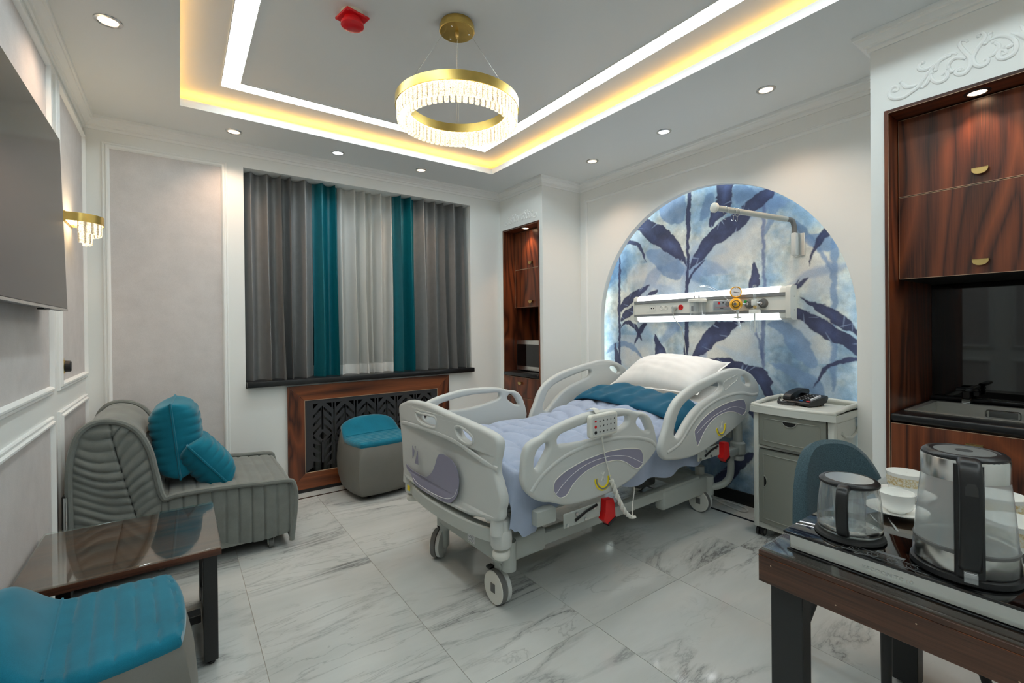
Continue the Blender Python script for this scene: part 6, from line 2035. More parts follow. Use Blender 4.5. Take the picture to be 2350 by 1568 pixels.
q = G(); q.lathe([(0, 0.009), (0.033, 0.009)], gc, 30, ga); put('dial_face', q, 'whiteink', gg_)
a_ = ga.orthogonal().normalized(); b_ = ga.cross(a_)
q = G(); q.tube([gc + ga * 0.010 + a_ * 0.020 + b_ * 0.012, gc + ga * 0.010 - a_ * 0.012 - b_ * 0.008], [0.0008, 0.0022], 5)
for k in range(11):
    an = math.radians(-130 + 26 * k); dv_ = a_ * math.cos(an) + b_ * math.sin(an)
    q.tube([gc + ga * 0.0096 + dv_ * 0.024, gc + ga * 0.0096 + dv_ * 0.029], 0.0007, 4)
put('needle_and_scale', q, 'blackink', gg_)
q = G(); q.lathe([(0.008, 1.425), (0.010, 1.410), (0.006, 1.395), (0.006, 1.375), (0.030, 1.368), (0.030, 1.364), (0.004, 1.360)], (3.690, -2.285, 0), 22); put('filter_disc', q, 'plastic', vr)
q = G(); q.tube(catmull([(3.690, -2.285, 1.36), (3.690, -2.290, 1.33), (3.69, -2.300, 1.295), (3.69, -2.306, 1.285), (3.69, -2.300, 1.31), (3.69, -2.290, 1.345)], 5, False), 0.006, 8); put('hose', q, 'clearpl', vr)

# oxygen flowmeter with humidifier bottle
fm = thing('oxygen_flowmeter', 'white oxygen flowmeter with a clear tube and humidifier bottle', 'flowmeter', (3.70, -2.396, 1.25))
fx_, fy_ = 3.705, -2.396
q = G(); q.lathe([(0.0, 1.588), (0.011, 1.588), (0.011, 1.485)], (fx_, fy_, 0), 18); put('flow_tube', q, 'clearpl', fm)
q = G(); q.box(fx_ - 0.013, fx_ + 0.013, fy_ - 0.016, fy_ + 0.020, 1.445, 1.487, 0.006, 2); q.cyl((fx_, fy_, 1.44), (fx_, fy_, 1.41), 0.009, seg=14); q.lathe([(0, 1.418), (0.034, 1.418), (0.036, 1.412), (0.036, 1.392), (0.0, 1.390)], (fx_, fy_, 0), 26); put('valve_body', q, 'plastic2', fm)
q = G(); q.cyl((XF - 0.03, -2.430, 1.461), (fx_, fy_, 1.463), 0.008, seg=12); put('connector', q, 'chrome', fm)
q = G(); q.cyl((fx_ - 0.012, fy_ - 0.008, 1.435), (fx_ - 0.030, fy_ - 0.016, 1.435), 0.011, seg=16); put('flow_knob', q, 'brass2', fm)
q = G(); q.lathe([(0.032, 1.392), (0.032, 1.28), (0.028, 1.262), (0.0, 1.258)], (fx_, fy_, 0), 26); put('bottle', q, 'clearpl', fm)
q = G(); q.cyl((fx_, fy_, 1.39), (fx_, fy_, 1.265), 0.004, seg=10); put('dip_tube', q, 'plastic2', fm)

# swing arm with hooks above the panel
iv = thing('swing_arm', 'grey wall-mounted swing arm with a white end knob over the mural', 'bracket', (3.80, -2.64, 1.76))
q = G(); q.box(3.822, 3.829, -2.665, -2.600, 1.765, 1.915, 0.002, 1); put('wall_plate', q, 'steel', iv)
q = G(); q.box(3.775, 3.823, -2.632, -2.598, 1.768, 1.918, 0.010, 2); put('bracket_block', q, 'plastic', iv)
E0 = Vector((3.798, -2.612, 1.915)); KN = Vector((3.184, -2.416, 2.040))
dr = (KN - Vector((3.74, -2.594, 2.005))).normalized()
q = G(); q.tube(catmull([E0, E0 + Vector((0, 0, 0.045)), E0 + Vector((-0.015, 0.005, 0.082)), Vector((3.755, -2.598, 2.004)), Vector((3.735, -2.592, 2.005)) + dr * 0.01], 6, False), 0.0155, 14); put('elbow', q, 'greyrub', iv)
q = G(); q.cyl(Vector((3.735, -2.592, 2.005)), KN, 0.0175, seg=20); put('arm_tube', q, 'bedmetal', iv)
q = G(); q.lathe([(0, 0.016), (0.020, 0.015), (0.030, 0.008), (0.030, -0.008), (0.018, -0.014)], KN, 30, dr); put('end_knob', q, 'plastic2', iv)
for k, dd in enumerate((0.085, 0.145, 0.175)):
    c_ = KN - dr * dd
    sd = dr.cross(Vector((0, 0, 1))).normalized()
    pts = [c_ + (sd * math.cos(a) + Vector((0, 0, 1)) * math.sin(a)) * 0.024 + Vector((0, 0, -0.006)) + dr * 0.006 * math.sin(a) for a in np.linspace(0, 2 * math.pi, 19)[:-1]]
    h = thing('hook_ring', ['chrome hook ring hanging nearest the white end knob', 'chrome hook ring hanging in the middle of the swing arm', 'chrome hook ring hanging farthest from the white end knob'][k], 'hook', c_ + Vector((0, 0, -0.06)), 0, 'hooks on the swing arm')
    q = G(); q.tube(pts, 0.0016, 6, closed=True); put('ring', q, 'chrome', h)
    b0 = c_ + Vector((0, 0, -0.030))
    q = G(); q.tube([b0, b0 + Vector((0, 0, -0.028)), b0 + Vector((0, 0, -0.033)) + sd * 0.004, b0 + Vector((0, 0, -0.030)) + sd * 0.010, b0 + Vector((0, 0, -0.020)) + sd * 0.016], 0.0016, 6); put('hook', q, 'chrome', h)

# loose white cable on the floor by the alcove skirting
q = G(); q.tube(catmull([(3.60, -1.75, 0.30), (3.68, -1.90, 0.20), (3.72, -2.02, 0.10), (3.70, -2.10, 0.03), (3.70, -2.20, 0.006), (3.68, -2.30, 0.006), (3.715, -2.33, 0.006), (3.76, -2.28, 0.006), (3.77, -2.16, 0.006), (3.74, -2.04, 0.006), (3.72, -1.95, 0.006)], 6, False), 0.0045, 7)
tag(put('power_cable', q, 'plastic'), 'grey power cable looped on the floor behind the bed', 'cable')
q = G(); q.tube(catmull([(3.80, -2.30, 0.10), (3.80, -2.42, 0.085), (3.80, -2.50, 0.05), (3.80, -2.60, 0.03)], 6, False), 0.003, 6)
tag(put('black_cable', q, 'rubber'), 'thin black cable on the alcove skirting by the locker', 'cable')

# =================================================================== BUILT-IN CABINETS
def half_handle(y, z, x, name='handle', vertical=False, parent=None):
    """half-moon brass pull"""
    q = G()
    P = [(-0.026, 0.0), (0.026, 0.0)] + [(0.026 * math.cos(a), -0.010 - 0.018 * math.sin(a)) for a in np.linspace(0, math.pi, 13)]
    P = [(0.026 * math.cos(a), -0.008 + (-0.020 * math.sin(a))) for a in np.linspace(0, math.pi, 15)]
    P = [(0.026, 0.0)] + P + [(-0.026, 0.0)]
    q.prism(P, lambda u, v, d: (x - 0.022 + d, y + u, z + v), 0.0, 0.003)
    q.box(x - 0.022, x + 0.0005, y - 0.026, y + 0.026, z - 0.003, z, 0.0008, 1)
    return put(name, q, 'brass2', parent)


def cabinet(nm, label, xf, y0, y1, zt, xd, xback, z1, z2, zc, hy, kitchen):
    t = thing(nm, label, 'cabinet', (xf + 0.1, (y0 + y1) / 2, 0))
    e = 0.0015
    ft = 0.016
    # surround
    for a, b, c_, d_, m in ((y0 + e, y0 + ft, 0, zt - e, 'wood'), (y1 - ft, y1 - e, 0, zt - e, 'wood'), (y0 + ft, y1 - ft, zt - ft, zt - e, 'woody')):
        q = G(); q.box(xf - 0.006, xback, a, b, c_, d_, 0.0015, 1); put('side_panel' if m == 'wood' else 'top_panel', q, m, t)
    q = G()
    q.box(xf - 0.0075, xf - 0.0055, y1 - ft - 0.0015, y1 - ft, 0, zt - ft); q.box(xf - 0.0075, xf - 0.0055, y0 + ft, y1 - ft, zt - ft - 0.0015, zt - ft)
    put('edge_band', q, 'edge', t)
    i0, i1 = y0 + ft + 0.003, y1 - ft - 0.004
    # lift-up doors
    for a, b in ((z1 + 0.002, zt - ft - 0.006), (z2, z1 - 0.002)):
        q = G(); q.box(xd, xd + 0.018, i0, i1, a, b, 0.0012, 1); d = put('lift_up_door', q, 'wood', t)
        q = G(); q.box(xd - 0.0006, xd + 0.0006, i0, i1, a - 0.0002, a + 0.0014); q.box(xd - 0.0006, xd + 0.0006, i1 - 0.0014, i1 + 0.0002, a, b); q.box(xd - 0.0006, xd + 0.0006, i0, i1, b - 0.0014, b + 0.0002); put('door_edge', q, 'edge', d)
        half_handle(hy, a + 0.064, xd, parent=d)
    q = G(); q.box(xd + 0.019, xback, y0 + ft, y1 - ft, z2 - 0.0, z2 + 0.018); put('shelf', q, 'dark' if kitchen else 'woody', t)
    q = G(); q.box(xback - 0.01, xback, y0 + ft, y1 - ft, 0.0, zt - ft); put('back_panel', q, 'wood', t)
    # worktop and drawers below
    q = G()
    if not kitchen:
        q.box(xf - 0.018, xback - 0.011, y0 + ft + 0.001, y1 - ft - 0.001, zc - 0.034, zc, 0.008, 3)
        put('worktop', q, 'black', t)
    zd = zc - 0.040
    zs_ = [zd, zd - 0.20, zd - 0.42, 0.08] if not kitchen else [zd, zd - 0.26, 0.08]
    for k in range(len(zs_) - 1):
        q = G(); q.box(xf - 0.002, xf + 0.016, i0, i1, zs_[k + 1] + 0.002, zs_[k] - 0.002, 0.0012, 1); d = put('drawer_front', q, 'wood', t)
        q = G(); q.box(xf - 0.0028, xf - 0.0014, i0, i1, zs_[k] - 0.0036, zs_[k] - 0.002); q.box(xf - 0.0028, xf - 0.0014, i1 - 0.0014, i1, zs_[k + 1] + 0.002, zs_[k] - 0.002); put('drawer_edge', q, 'edge', d)
        half_handle(hy, zs_[k] - 0.048, xf - 0.002, parent=d)
    q = G(); q.box(xf + 0.02, xback - 0.012, y0 + ft + 0.002, y1 - ft - 0.002, 0.08, zc - 0.24); put('carcass', q, 'wood', t)
    q = G(); q.box(xf + 0.03, xf + 0.045, y0 + ft, y1 - ft, 0.0, 0.08); put('plinth', q, 'black', t)
    # recessed spot in the top panel
    sx = xf + 0.072
    q = G(); q.lathe([(0.030, 0.0), (0.032, -0.004), (0.042, -0.003), (0.044, 0.0)], (sx, hy, zt - ft), 28); sp = put('spot_light', q, 'blackmetal' if kitchen else 'steel', t)
    q = G(); q.lathe([(0, -0.003), (0.026, -0.003), (0.030, -0.001)], (sx, hy, zt - ft), 24); put('spot_lens', q, 'cabspot', sp)
    sd = bpy.data.lights.new('beam', 'SPOT'); sd.energy = 5.0; sd.color = (1.0, 0.60, 0.34); sd.spot_size = math.radians(95); sd.spot_blend = 0.8; sd.shadow_soft_size = 0.02
    so = bpy.data.objects.new('beam', sd); COL.objects.link(so); so.parent = t; so.location = Vector((sx, hy, zt - ft - 0.008)) - t.location
    return t


mc = cabinet('niche_cabinet', 'tall walnut niche cabinet with brass half-moon handles beside the window', XC, NY0, NY1, NZT, 3.362, 3.715, 1.908, 1.518, 0.862, -0.352, False)
kc = cabinet('kitchen_cabinet', 'large walnut kitchenette cabinet with brass half-moon handles and a sink', XK, KY0, KY1, KZT, 3.352, 3.94, 1.925, 1.528, 0.888, -3.560, True)

# kitchen worktop with a cut-out sink, black glass splashback
i0, i1 = KY0 + 0.018, KY1 - 0.018
sy0, sy1, sx0, sx1 = -4.15, -3.312, 3.372, 3.800
q = G()
q.box(3.212, sx0, i0, i1, 0.855, 0.891, 0.010, 3)
q.box(sx1, 3.93, i0, i1, 0.855, 0.891); q.box(sx0, sx1, sy1, i1, 0.855, 0.891); q.box(sx0, sx1, i0, sy0, 0.855, 0.891)
put('worktop', q, 'black', kc)
q = G()
r_ = 0.022
rect_ring(q, sx0 - 0.02, sx1 + 0.02, sy0 - 0.02, sy1 + 0.02, 0.028, 0.8915, 0.8935)
q.box(sx0, sx0 + 0.003, sy0, sy1, 0.73, 0.892); q.box(sx1 - 0.003, sx1, sy0, sy1, 0.73, 0.892); q.box(sx0, sx1, sy0, sy0 + 0.003, 0.73, 0.892); q.box(sx0, sx1, sy1 - 0.003, sy1, 0.73, 0.892); q.box(sx0, sx1, sy0, sy1, 0.727, 0.731)
sk = put('sink_basin', q, 'sinksteel', kc)
q = G(); q.box(sx1 - 0.006, sx1 - 0.003, -3.615, -3.515, 0.838, 0.868, 0.008, 2); put('overflow_slot', q, 'greyrub', sk)
q = G(); rr2 = rr(0.060, 0.020, 0.010)
q.tube([(sx1 - 0.006, -3.565 + a, 0.853 + b) for a, b in rr2], 0.003, 6, closed=True); put('overflow_rim', q, 'chrome', sk)
q = G(); q.box(3.915, 3.928, i0, i1, 0.892, 1.527); put('splashback', q, 'blackgl', kc)
q = G(); q.box(3.875, 3.914, i0, i1, 0.892, 0.912, 0.006, 2); put('upstand', q, 'black', kc)
fa = thing('sink_tap', 'black square kitchen tap with a chrome foot behind the sink', 'tap', (3.84, -3.425, 0.8915))
q = G(); q.box(3.832, 3.867, -3.442, -3.407, 0.8915, 0.914, 0.002, 1); put('foot', q, 'chrome', fa)
q = G(); q.box(3.834, 3.865, -3.440, -3.409, 0.914, 0.955, 0.003, 1); q.box(3.83, 3.872, -3.475, -3.385, 0.955, 0.972, 0.004, 1); put('body', q, 'blackpl', fa)
q = G(); q.box(3.84, 3.868, -3.475, -3.450, 0.93, 0.956, 0.003, 1); q.box(3.66, 3.868, -3.475, -3.450, 0.972, 0.988, 0.004, 1); put('spout', q, 'blackpl', fa)

# microwave in the niche
mw = thing('microwave', 'silver framed microwave oven with a black door in the walnut niche', 'microwave', (3.50, -0.36, 0.862))
q = G(); q.box(3.375, 3.69, -0.60, -0.095, 0.872, 1.180, 0.004, 1); put('body', q, 'steel', mw)
q = G(); q.box(3.360, 3.376, -0.605, -0.092, 0.872, 1.182, 0.003, 1); dm = put('door', q, 'steel', mw)
q = G(); q.box(3.3585, 3.361, -0.605, -0.104, 0.915, 1.138, 0.001, 1); put('window', q, 'blackgl', dm)
for x in (3.39, 3.67):
    for y in (-0.58, -0.12):
        q = G(); q.cyl((x, y, 0.8625), (x, y, 0.8725), 0.012, seg=12); put('foot', q, 'blackpl', mw)

# =================================================================== DINING TABLE AND WHAT STANDS ON IT
TXA, TXB, TYA, TYB = 1.680, 2.690, -4.62, -3.418
TZ = 0.752
dt = thing('dining_table', 'dark walnut table with a glass top and black square legs', 'table', (2.18, -4.0, 0))
q = G(); q.box(TXA, TXB, TYA, TYB, TZ - 0.022, TZ - 0.0095, 0.001, 1); put('table_top', q, 'woodt', dt)
for a in ((TXA, TXA + 0.02, TYA, TYB, 'woodt'), (TXB - 0.02, TXB, TYA, TYB, 'woodt'), (TXA + 0.02, TXB - 0.02, TYB - 0.02, TYB, 'woodtx'), (TXA + 0.02, TXB - 0.02, TYA, TYA + 0.02, 'woodtx')):
    q = G(); q.box(a[0], a[1], a[2], a[3], TZ - 0.088, TZ - 0.0225, 0.0008, 1); put('apron', q, a[4], dt)
q = G(); q.box(TXA - 0.0006, TXA + 0.0006, TYA, TYB, TZ - 0.0232, TZ - 0.0222); q.box(TXA, TXB, TYB - 0.0006, TYB + 0.0006, TZ - 0.0232, TZ - 0.0222); put('edge_band', q, 'woodx', dt)
q = G()
for k in range(7):
    q.cyl((TXA - 0.0004, TYB - 0.03 - 0.14 * k, TZ - 0.04 - 0.03 * (k % 2)), (TXA + 0.001, TYB - 0.03 - 0.14 * k, TZ - 0.04 - 0.03 * (k % 2)), 0.0016, seg=8)
put('pin_heads', q, 'edge', dt)
q = G(); q.box(TXA + 0.004, TXB + 0.002, TYA, TYB - 0.004, TZ - 0.0092, TZ - 0.0015, 0.002, 2); put('glass_top', q, 'tabglass', dt)
for x0, x1 in ((TXA + 0.020, TXA + 0.066), (TXB - 0.082, TXB - 0.020)):
    for y0, y1 in ((TYB - 0.094, TYB - 0.02), (TYA + 0.02, TYA + 0.094)):
        q = G(); q.box(x0, x1, y0, y1, 0.012, TZ - 0.0885, 0.002, 1); lg = put('leg', q, 'blackmetal', dt)
        q = G(); q.cyl(((x0 + x1) / 2, (y0 + y1) / 2, 0), ((x0 + x1) / 2, (y0 + y1) / 2, 0.012), 0.016, seg=14); put('foot', q, 'blackpl', lg)

Z0 = TZ - 0.0012
# warming tray / double kettle base
tr = thing('tea_tray_base', 'black glass electric tea set base with a brushed steel front edge', 'kettle base', (1.83, -3.70, Z0))
TL = dict(x0=1.712, x1=1.930, y0=-3.915, y1=-3.463)
q = G(); q.box(TL['x0'] + 0.010, TL['x1'] - 0.008, TL['y0'] + 0.01, TL['y1'] - 0.010, Z0 + 0.004, Z0 + 0.042, 0.003, 1); put('steel_body', q, 'steel', tr)
q = G(); q.box(TL['x0'] + 0.006, TL['x1'] - 0.004, TL['y0'] + 0.006, TL['y1'] - 0.006, Z0 + 0.0005, Z0 + 0.0045, 0.001, 1); put('under_tray', q, 'blackpl', tr)
q = G(); q.box(TL['x0'], TL['x1'], TL['y0'], TL['y1'], Z0 + 0.042, Z0 + 0.0485, 0.002, 2); gp = put('glass_plate', q, 'blackgl', tr)
ZP = Z0 + 0.0485
q = G(); xs_ = TL['x0'] + 0.026
for y in (-3.605, -3.640, -3.675, -3.708):
    q.lathe([(0.0085, 0.0002), (0.0100, 0.0002)], (xs_, y, ZP), 22)
    q.tube([(xs_ - 0.004, y, ZP + 0.0003), (xs_ + 0.003, y + 0.004, ZP + 0.0003)], 0.0006, 4)
P = [(xs_ - 0.014, -3.585), (xs_ + 0.014, -3.585), (xs_ + 0.014, -3.738), (xs_ - 0.014, -3.738)]
q.tube([(a, b, ZP + 0.0002) for a, b in P], 0.0006, 4, closed=True)
q.box(xs_ + 0.020, xs_ + 0.032, -3.690, -3.640, ZP, ZP + 0.0004)
put('touch_symbols', q, 'greyink', gp)
q = text_mesh('KECOONITC 60', 0.010, lambda u, v, d: (TL['x0'] + 0.0098 - d, -3.625 - u * 1.25, Z0 + 0.019 + v), 0.0004)
put('embossed_lettering', q, 'plastic', tr)

# small glass teapot
px_, py_ = 1.810, -3.572
tp = thing('glass_teapot', 'small glass teapot with a black handle and flat steel lid', 'teapot', (px_, py_, ZP))
q = G(); q.lathe([(0, 0.0005), (0.070, 0.0005), (0.072, 0.003), (0.070, 0.008), (0.064, 0.011), (0.0, 0.011)], (px_, py_, ZP), 40); put('rubber_mat', q, 'rubber', tp)
q = G(); q.lathe([(0.0, 0.0115), (0.058, 0.0115), (0.064, 0.016), (0.065, 0.028), (0.0655, 0.040), (0.064, 0.075), (0.060, 0.110), (0.057, 0.126)], (px_, py_, ZP), 48); put('glass_body', q, 'milkglass', tp)
q = G(); q.lathe([(0.0, 0.0125), (0.057, 0.0125), (0.0625, 0.017), (0.063, 0.026), (0.0, 0.026)], (px_, py_, ZP), 40); put('water', q, 'glass', tp)
q = G(); q.lathe([(0.0655, 0.020), (0.0662, 0.021), (0.0662, 0.032), (0.0655, 0.033)], (px_, py_, ZP), 48); put('steel_band', q, 'steel', tp)
q = G(); q.lathe([(0.030, 0.030), (0.032, 0.032), (0.034, 0.11), (0.034, 0.12)], (px_, py_, ZP), 28); put('infuser', q, 'clearpl', tp)
q = G(); q.lathe([(0.0, 0.128), (0.058, 0.126), (0.061, 0.128), (0.061, 0.133), (0.056, 0.138), (0.049, 0.139)], (px_, py_, ZP), 48); put('lid_rim', q, 'blackpl', tp)
q = G(); q.lathe([(0.0, 0.1385), (0.049, 0.1385)], (px_, py_, ZP), 40); put('lid_disc', q, 'steel', tp)
ha = math.radians(190)


def strap(cx, cy, z0, path, w, parent, mat, name, ang, th=0.014):
    """bar handle: path of (radius, z); width w tangential"""
    q = G(); P = catmull(path, 5, False)
    ca, sa = math.cos(ang), math.sin(ang)
    m = len(P); V = []
    for i, (r, z) in enumerate(P):
        a, b = P[max(i - 1, 0)], P[min(i + 1, m - 1)]
        tx, tz = b[0] - a[0], b[1] - a[1]; L = math.hypot(tx, tz) + 1e-9
        nx, nz = -tz / L, tx / L
        ring = []
        for k in range(14):
            t_ = 2 * math.pi * k / 14
            c_, s_ = math.cos(t_), math.sin(t_)
            u = w / 2 * math.copysign(abs(c_) ** 0.5, c_); n = th / 2 * math.copysign(abs(s_) ** 0.5, s_)
            rr_ = r + nx * n
            ring.append(q.bm.verts.new((cx + rr_ * ca - u * sa, cy + rr_ * sa + u * ca, z0 + z + nz * n)))
        V.append(ring)
    for a, b in zip(V[:-1], V[1:]):
        for k in range(14):
            q.bm.faces.new((a[k], a[(k + 1) % 14], b[(k + 1) % 14], b[k]))
    q.bm.faces.new(V[0][::-1]); q.bm.faces.new(V[-1])
    return put(name, q.mesh(name, angle=60), mat, parent)


strap(px_, py_, ZP, [(0.052, 0.128), (0.066, 0.131), (0.086, 0.126), (0.096, 0.100), (0.094, 0.060), (0.086, 0.035), (0.074, 0.026)], 0.024, tp, 'blackpl', 'handle', ha)

# tall glass kettle
kx, ky = 1.812, -3.775
kt = thing('electric_kettle', 'tall glass and steel electric kettle with a thick black handle', 'kettle', (kx, ky, ZP))
q = G(); q.lathe([(0, 0.0005), (0.084, 0.0005), (0.087, 0.004), (0.086, 0.014), (0.080, 0.017), (0.0, 0.017)], (kx, ky, ZP), 44); put('power_base', q, 'blackpl', kt)
q = G(); q.lathe([(0.0, 0.018), (0.080, 0.018), (0.0825, 0.022), (0.081, 0.056)], (kx, ky, ZP), 48); put('steel_base', q, 'steel', kt)
q = G(); q.lathe([(0.081, 0.0562), (0.0815, 0.062), (0.079, 0.0645)], (kx, ky, ZP), 48); put('seal_ring', q, 'greyrub', kt)
q = G(); q.lathe([(0.0795, 0.064), (0.077, 0.10), (0.0725, 0.15), (0.068, 0.196)], (kx, ky, ZP), 48); put('glass_body', q, 'kettleglass', kt)
q = G(); q.lathe([(0.0, 0.060), (0.076, 0.060), (0.077, 0.064)], (kx, ky, ZP), 40); put('heating_plate', q, 'steel', kt)
q = G(); q.lathe([(0.0, 0.084), (0.0765, 0.084), (0.0775, 0.066)], (kx, ky, ZP), 40); put('water', q, 'glass', kt)
q = G(); q.lathe([(0.0685, 0.196), (0.0685, 0.236), (0.066, 0.240)], (kx, ky, ZP), 48); put('steel_collar', q, 'steel', kt)
q = G(); q.lathe([(0.067, 0.238), (0.067, 0.243), (0.062, 0.248), (0.054, 0.249), (0.052, 0.2475), (0.0, 0.2475)], (kx, ky, ZP), 44); ldk = put('lid', q, 'blackpl', kt)
q = G(); q.lathe([(0.0, 0.2482), (0.046, 0.2482), (0.0475, 0.2476)], (kx, ky, ZP), 40); put('lid_disc', q, 'greyrub', ldk)
q = G(); q.lathe([(0.0, 0.2488), (0.013, 0.2490), (0.014, 0.2482)], (kx, ky, ZP), 24); put('lid_button', q, 'rubber', ldk)
hk_ = math.radians(195)
strap(kx, ky, ZP, [(0.062, 0.236), (0.076, 0.240), (0.098, 0.236), (0.113, 0.205), (0.117, 0.15), (0.112, 0.09), (0.102, 0.055), (0.092, 0.042)], 0.034, kt, 'blackpl', 'handle', hk_, 0.020)
q_ = strap(kx, ky, ZP, [(0.074, 0.235), (0.079, 0.18), (0.083, 0.12), (0.087, 0.06), (0.088, 0.022)], 0.044, kt, 'blackpl', 'handle_back', hk_, 0.012)
strap(kx, ky, ZP, [(0.109, 0.232), (0.1195, 0.208), (0.1235, 0.188)], 0.020, kt, 'rubber', 'lid_release', hk_, 0.006)
strap(kx, ky, ZP, [(0.094, 0.040), (0.106, 0.032), (0.108, 0.018)], 0.020, kt, 'clearpl', 'switch_lever', hk_, 0.006)
q = G(); q.tube(catmull([(kx + 0.05, ky - 0.07, ZP + 0.02), (kx + 0.09, ky - 0.085, ZP + 0.045), (kx + 0.13, ky - 0.12, ZP + 0.03), (kx + 0.17, ky - 0.20, ZP - 0.04)], 5, False), 0.004, 7)
put('power_lead', q, 'rubber', kt)


# crockery
def cup(x, y, z, label, r=0.045, h=0.058, gold=False, grp='cups and bowls on the table', ang=0.0, name='teacup'):
    t = thing(name, label, 'cup', (x, y, z), 0, grp)
    k = r / 0.045
    prof = [(0.0, 0.002), (0.022 * k, 0.0), (0.024 * k, 0.004), (0.036 * k, 0.012), (0.042 * k, h * 0.4), (r, h), (r - 0.002, h), (0.039 * k, h * 0.4), (0.033 * k, 0.016), (0.0, 0.012)]
    q = G(); q.lathe(prof, (x, y, z), 40); put('bowl', q, 'porcelain', t)
    if gold:
        q = G(); q.lathe([(0.0425 * k, h * 0.48), (r * 0.978 + 0.0006, h * 0.85)], (x, y, z), 40); put('gold_band', q, 'gold', t)
    ca, sa = math.cos(ang), math.sin(ang)
    q = G(); q.tube(catmull([(x + (r * 0.93) * ca, y + (r * 0.93) * sa, z + h * 0.8), (x + (r + 0.018) * ca, y + (r + 0.018) * sa, z + h * 0.78), (x + (r + 0.022) * ca, y + (r + 0.022) * sa, z + h * 0.5), (x + 0.042 * k * ca, y + 0.042 * k * sa, z + h * 0.3)], 5, False), 0.0035, 8); put('handle', q, 'porcelain', t)
    return t


def saucer(x, y, z, label, r=0.075, gold=False):
    t = thing('saucer', label, 'saucer', (x, y, z), 0, 'saucers on the table')
    q = G(); q.lathe([(0.0, 0.003), (0.028, 0.0), (0.032, 0.002), (0.060 * r / 0.075, 0.010), (r, 0.016), (r, 0.018), (0.058 * r / 0.075, 0.013), (0.03, 0.006), (0.0, 0.005)], (x, y, z), 44); put('dish', q, 'porcelain', t)
    return t


saucer(2.205, -3.560, Z0, 'white saucer under the plain white teacup behind the glass teapot')
cup(2.205, -3.560, Z0 + 0.0065, 'plain white teacup on a saucer behind the glass teapot', ang=math.radians(30))
saucer(2.39, -3.535, Z0, 'white saucer under the gold-banded cup')
cup(2.39, -3.535, Z0 + 0.0065, 'white cup with a gold speckled band behind the plain teacup', 0.050, 0.076, True, ang=math.radians(10))
saucer(2.365, -3.745, Z0, 'white saucer under the gold-banded bowl at the right edge of the table', 0.085)
cup(2.365, -3.745, Z0 + 0.0065, 'white bowl with a gold speckled band farther back at the right of the kettle', 0.062, 0.070, True, ang=math.radians(20), name='sugar_bowl')
saucer(2.10, -3.815, Z0, 'large white saucer under the tall gold-banded cup beside the kettle', 0.09)
cup(2.10, -3.815, Z0 + 0.0065, 'tall white cup with a gold speckled band close beside the kettle', 0.060, 0.085, True, ang=math.radians(0), name='tea_bowl')
for k, (a, b) in enumerate((((1.99, -3.60), (2.13, -3.52)), ((2.005, -3.625), (2.14, -3.560)))):
    q = G(); A_, B__ = Vector((*a, Z0 + 0.0035)), Vector((*b, Z0 + 0.0035))
    q.tube([A_, A_.lerp(B__, 0.7), B__], [0.003, 0.003, 0.0025], 8, flat=((0, 0, 1), 0.6)); q.ball(A_, 0.011, 14, 8, 1.4, 1, 0.28)
    tag(put('teaspoon', q, 'chrome'), ['steel teaspoon nearest the white saucer', 'steel teaspoon nearest the black glass tea base'][k], 'spoon', 'teaspoons on the table')
# dining chair behind the table
fdir = Vector((-0.55, -0.83, 0)).normalized(); lat = Vector((-fdir.y, fdir.x, 0))    # facing, and sideways
cc = Vector((2.545, -3.445, 0))
chm = thing('dining_chair', 'teal tweed shell chair with dark legs tucked under the table', 'chair', (2.545, -3.445, 0))


def shell(u, v, off=0.0):
    """u: -1..1 around the back, v: 0..1 up"""
    ang = u * 1.08
    R = 0.235 + off
    w = math.sin(ang) * R * (0.94 + 0.06 * v)
    dpt = -0.03 - math.cos(ang) * R * 0.92 - 0.045 * v
    top = 0.815 - 0.34 * abs(u) ** 3.0
    z = 0.40 + (top - 0.40) * v
    p = cc + lat * w + fdir * dpt
    return Vector((p.x, p.y, z))


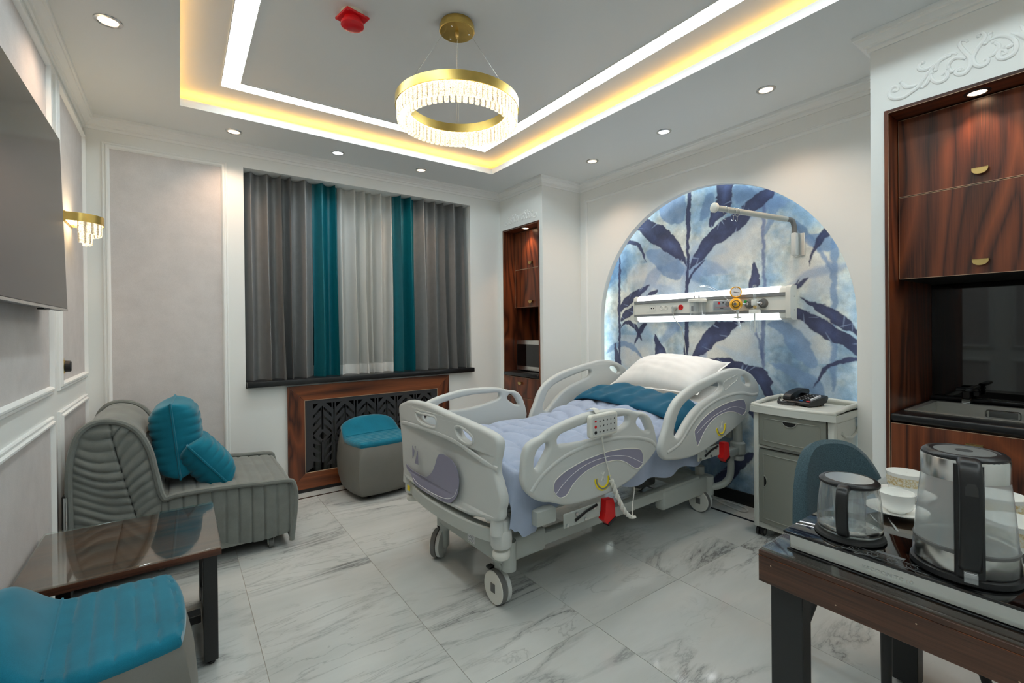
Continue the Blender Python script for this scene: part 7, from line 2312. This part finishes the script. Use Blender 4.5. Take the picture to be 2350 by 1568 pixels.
q = G(); N_, M_ = 36, 16
outer = [[shell(-1 + 2 * i / N_, j / M_, 0.022) for j in range(M_ + 1)] for i in range(N_ + 1)]
inner = [[shell(-1 + 2 * i / N_, j / M_, -0.022) for j in range(M_ + 1)] for i in range(N_ + 1)]


def grid_faces(g_, flip):
    V = [[q.bm.verts.new(p) for p in r] for r in g_]
    for i in range(len(V) - 1):
        for j in range(len(V[0]) - 1):
            f = (V[i][j], V[i + 1][j], V[i + 1][j + 1], V[i][j + 1]); q.bm.faces.new(f[::-1] if flip else f)
    return V


VA = grid_faces(outer, False); VB = grid_faces(inner, True)
topm = [q.bm.verts.new((a[-1].co + b[-1].co) / 2 + Vector((0, 0, 0.012))) for a, b in zip(VA, VB)]
for i in range(N_):
    q.bm.faces.new((VA[i][-1], VA[i + 1][-1], topm[i + 1], topm[i])); q.bm.faces.new((topm[i], topm[i + 1], VB[i + 1][-1], VB[i][-1]))
    q.bm.faces.new((VA[i][0], VB[i][0], VB[i + 1][0], VA[i + 1][0]))
for i in (0, N_):
    for j in range(M_):
        q.bm.faces.new((VA[i][j], VA[i][j + 1], VB[i][j + 1], VB[i][j]))
put('backrest', q.mesh('backrest', angle=50), 'chair', chm)
P = [cc + lat * (0.235 * math.sin(a)) + fdir * (0.02 + 0.235 * math.cos(a)) for a in np.linspace(0, 2 * math.pi, 33)[:-1]]
q = G(); rows = [(0.93, 0.405), (1.0, 0.42), (1.0, 0.455), (0.96, 0.472), (0.5, 0.478)]
V = [[q.bm.verts.new((cc.x + (p.x - cc.x) * s, cc.y + (p.y - cc.y) * s, z)) for p in P] for s, z in rows]
for a, b in zip(V[:-1], V[1:]):
    for i in range(32):
        q.bm.faces.new((a[i], a[(i + 1) % 32], b[(i + 1) % 32], b[i]))
q.bm.faces.new(V[0]); q.bm.faces.new(V[-1])
put('seat', q.mesh('seat', angle=50), 'chair', chm)
for sl, sf in ((-1, -1), (1, -1), (-1, 1), (1, 1)):
    a = cc + lat * 0.12 * sl + fdir * 0.13 * sf + Vector((0, 0, 0.41)); b = cc + lat * 0.195 * sl + fdir * 0.215 * sf
    q = G(); q.cyl(b, a, 0.011, 0.018, 16); put('leg', q, 'blackmetal', chm)
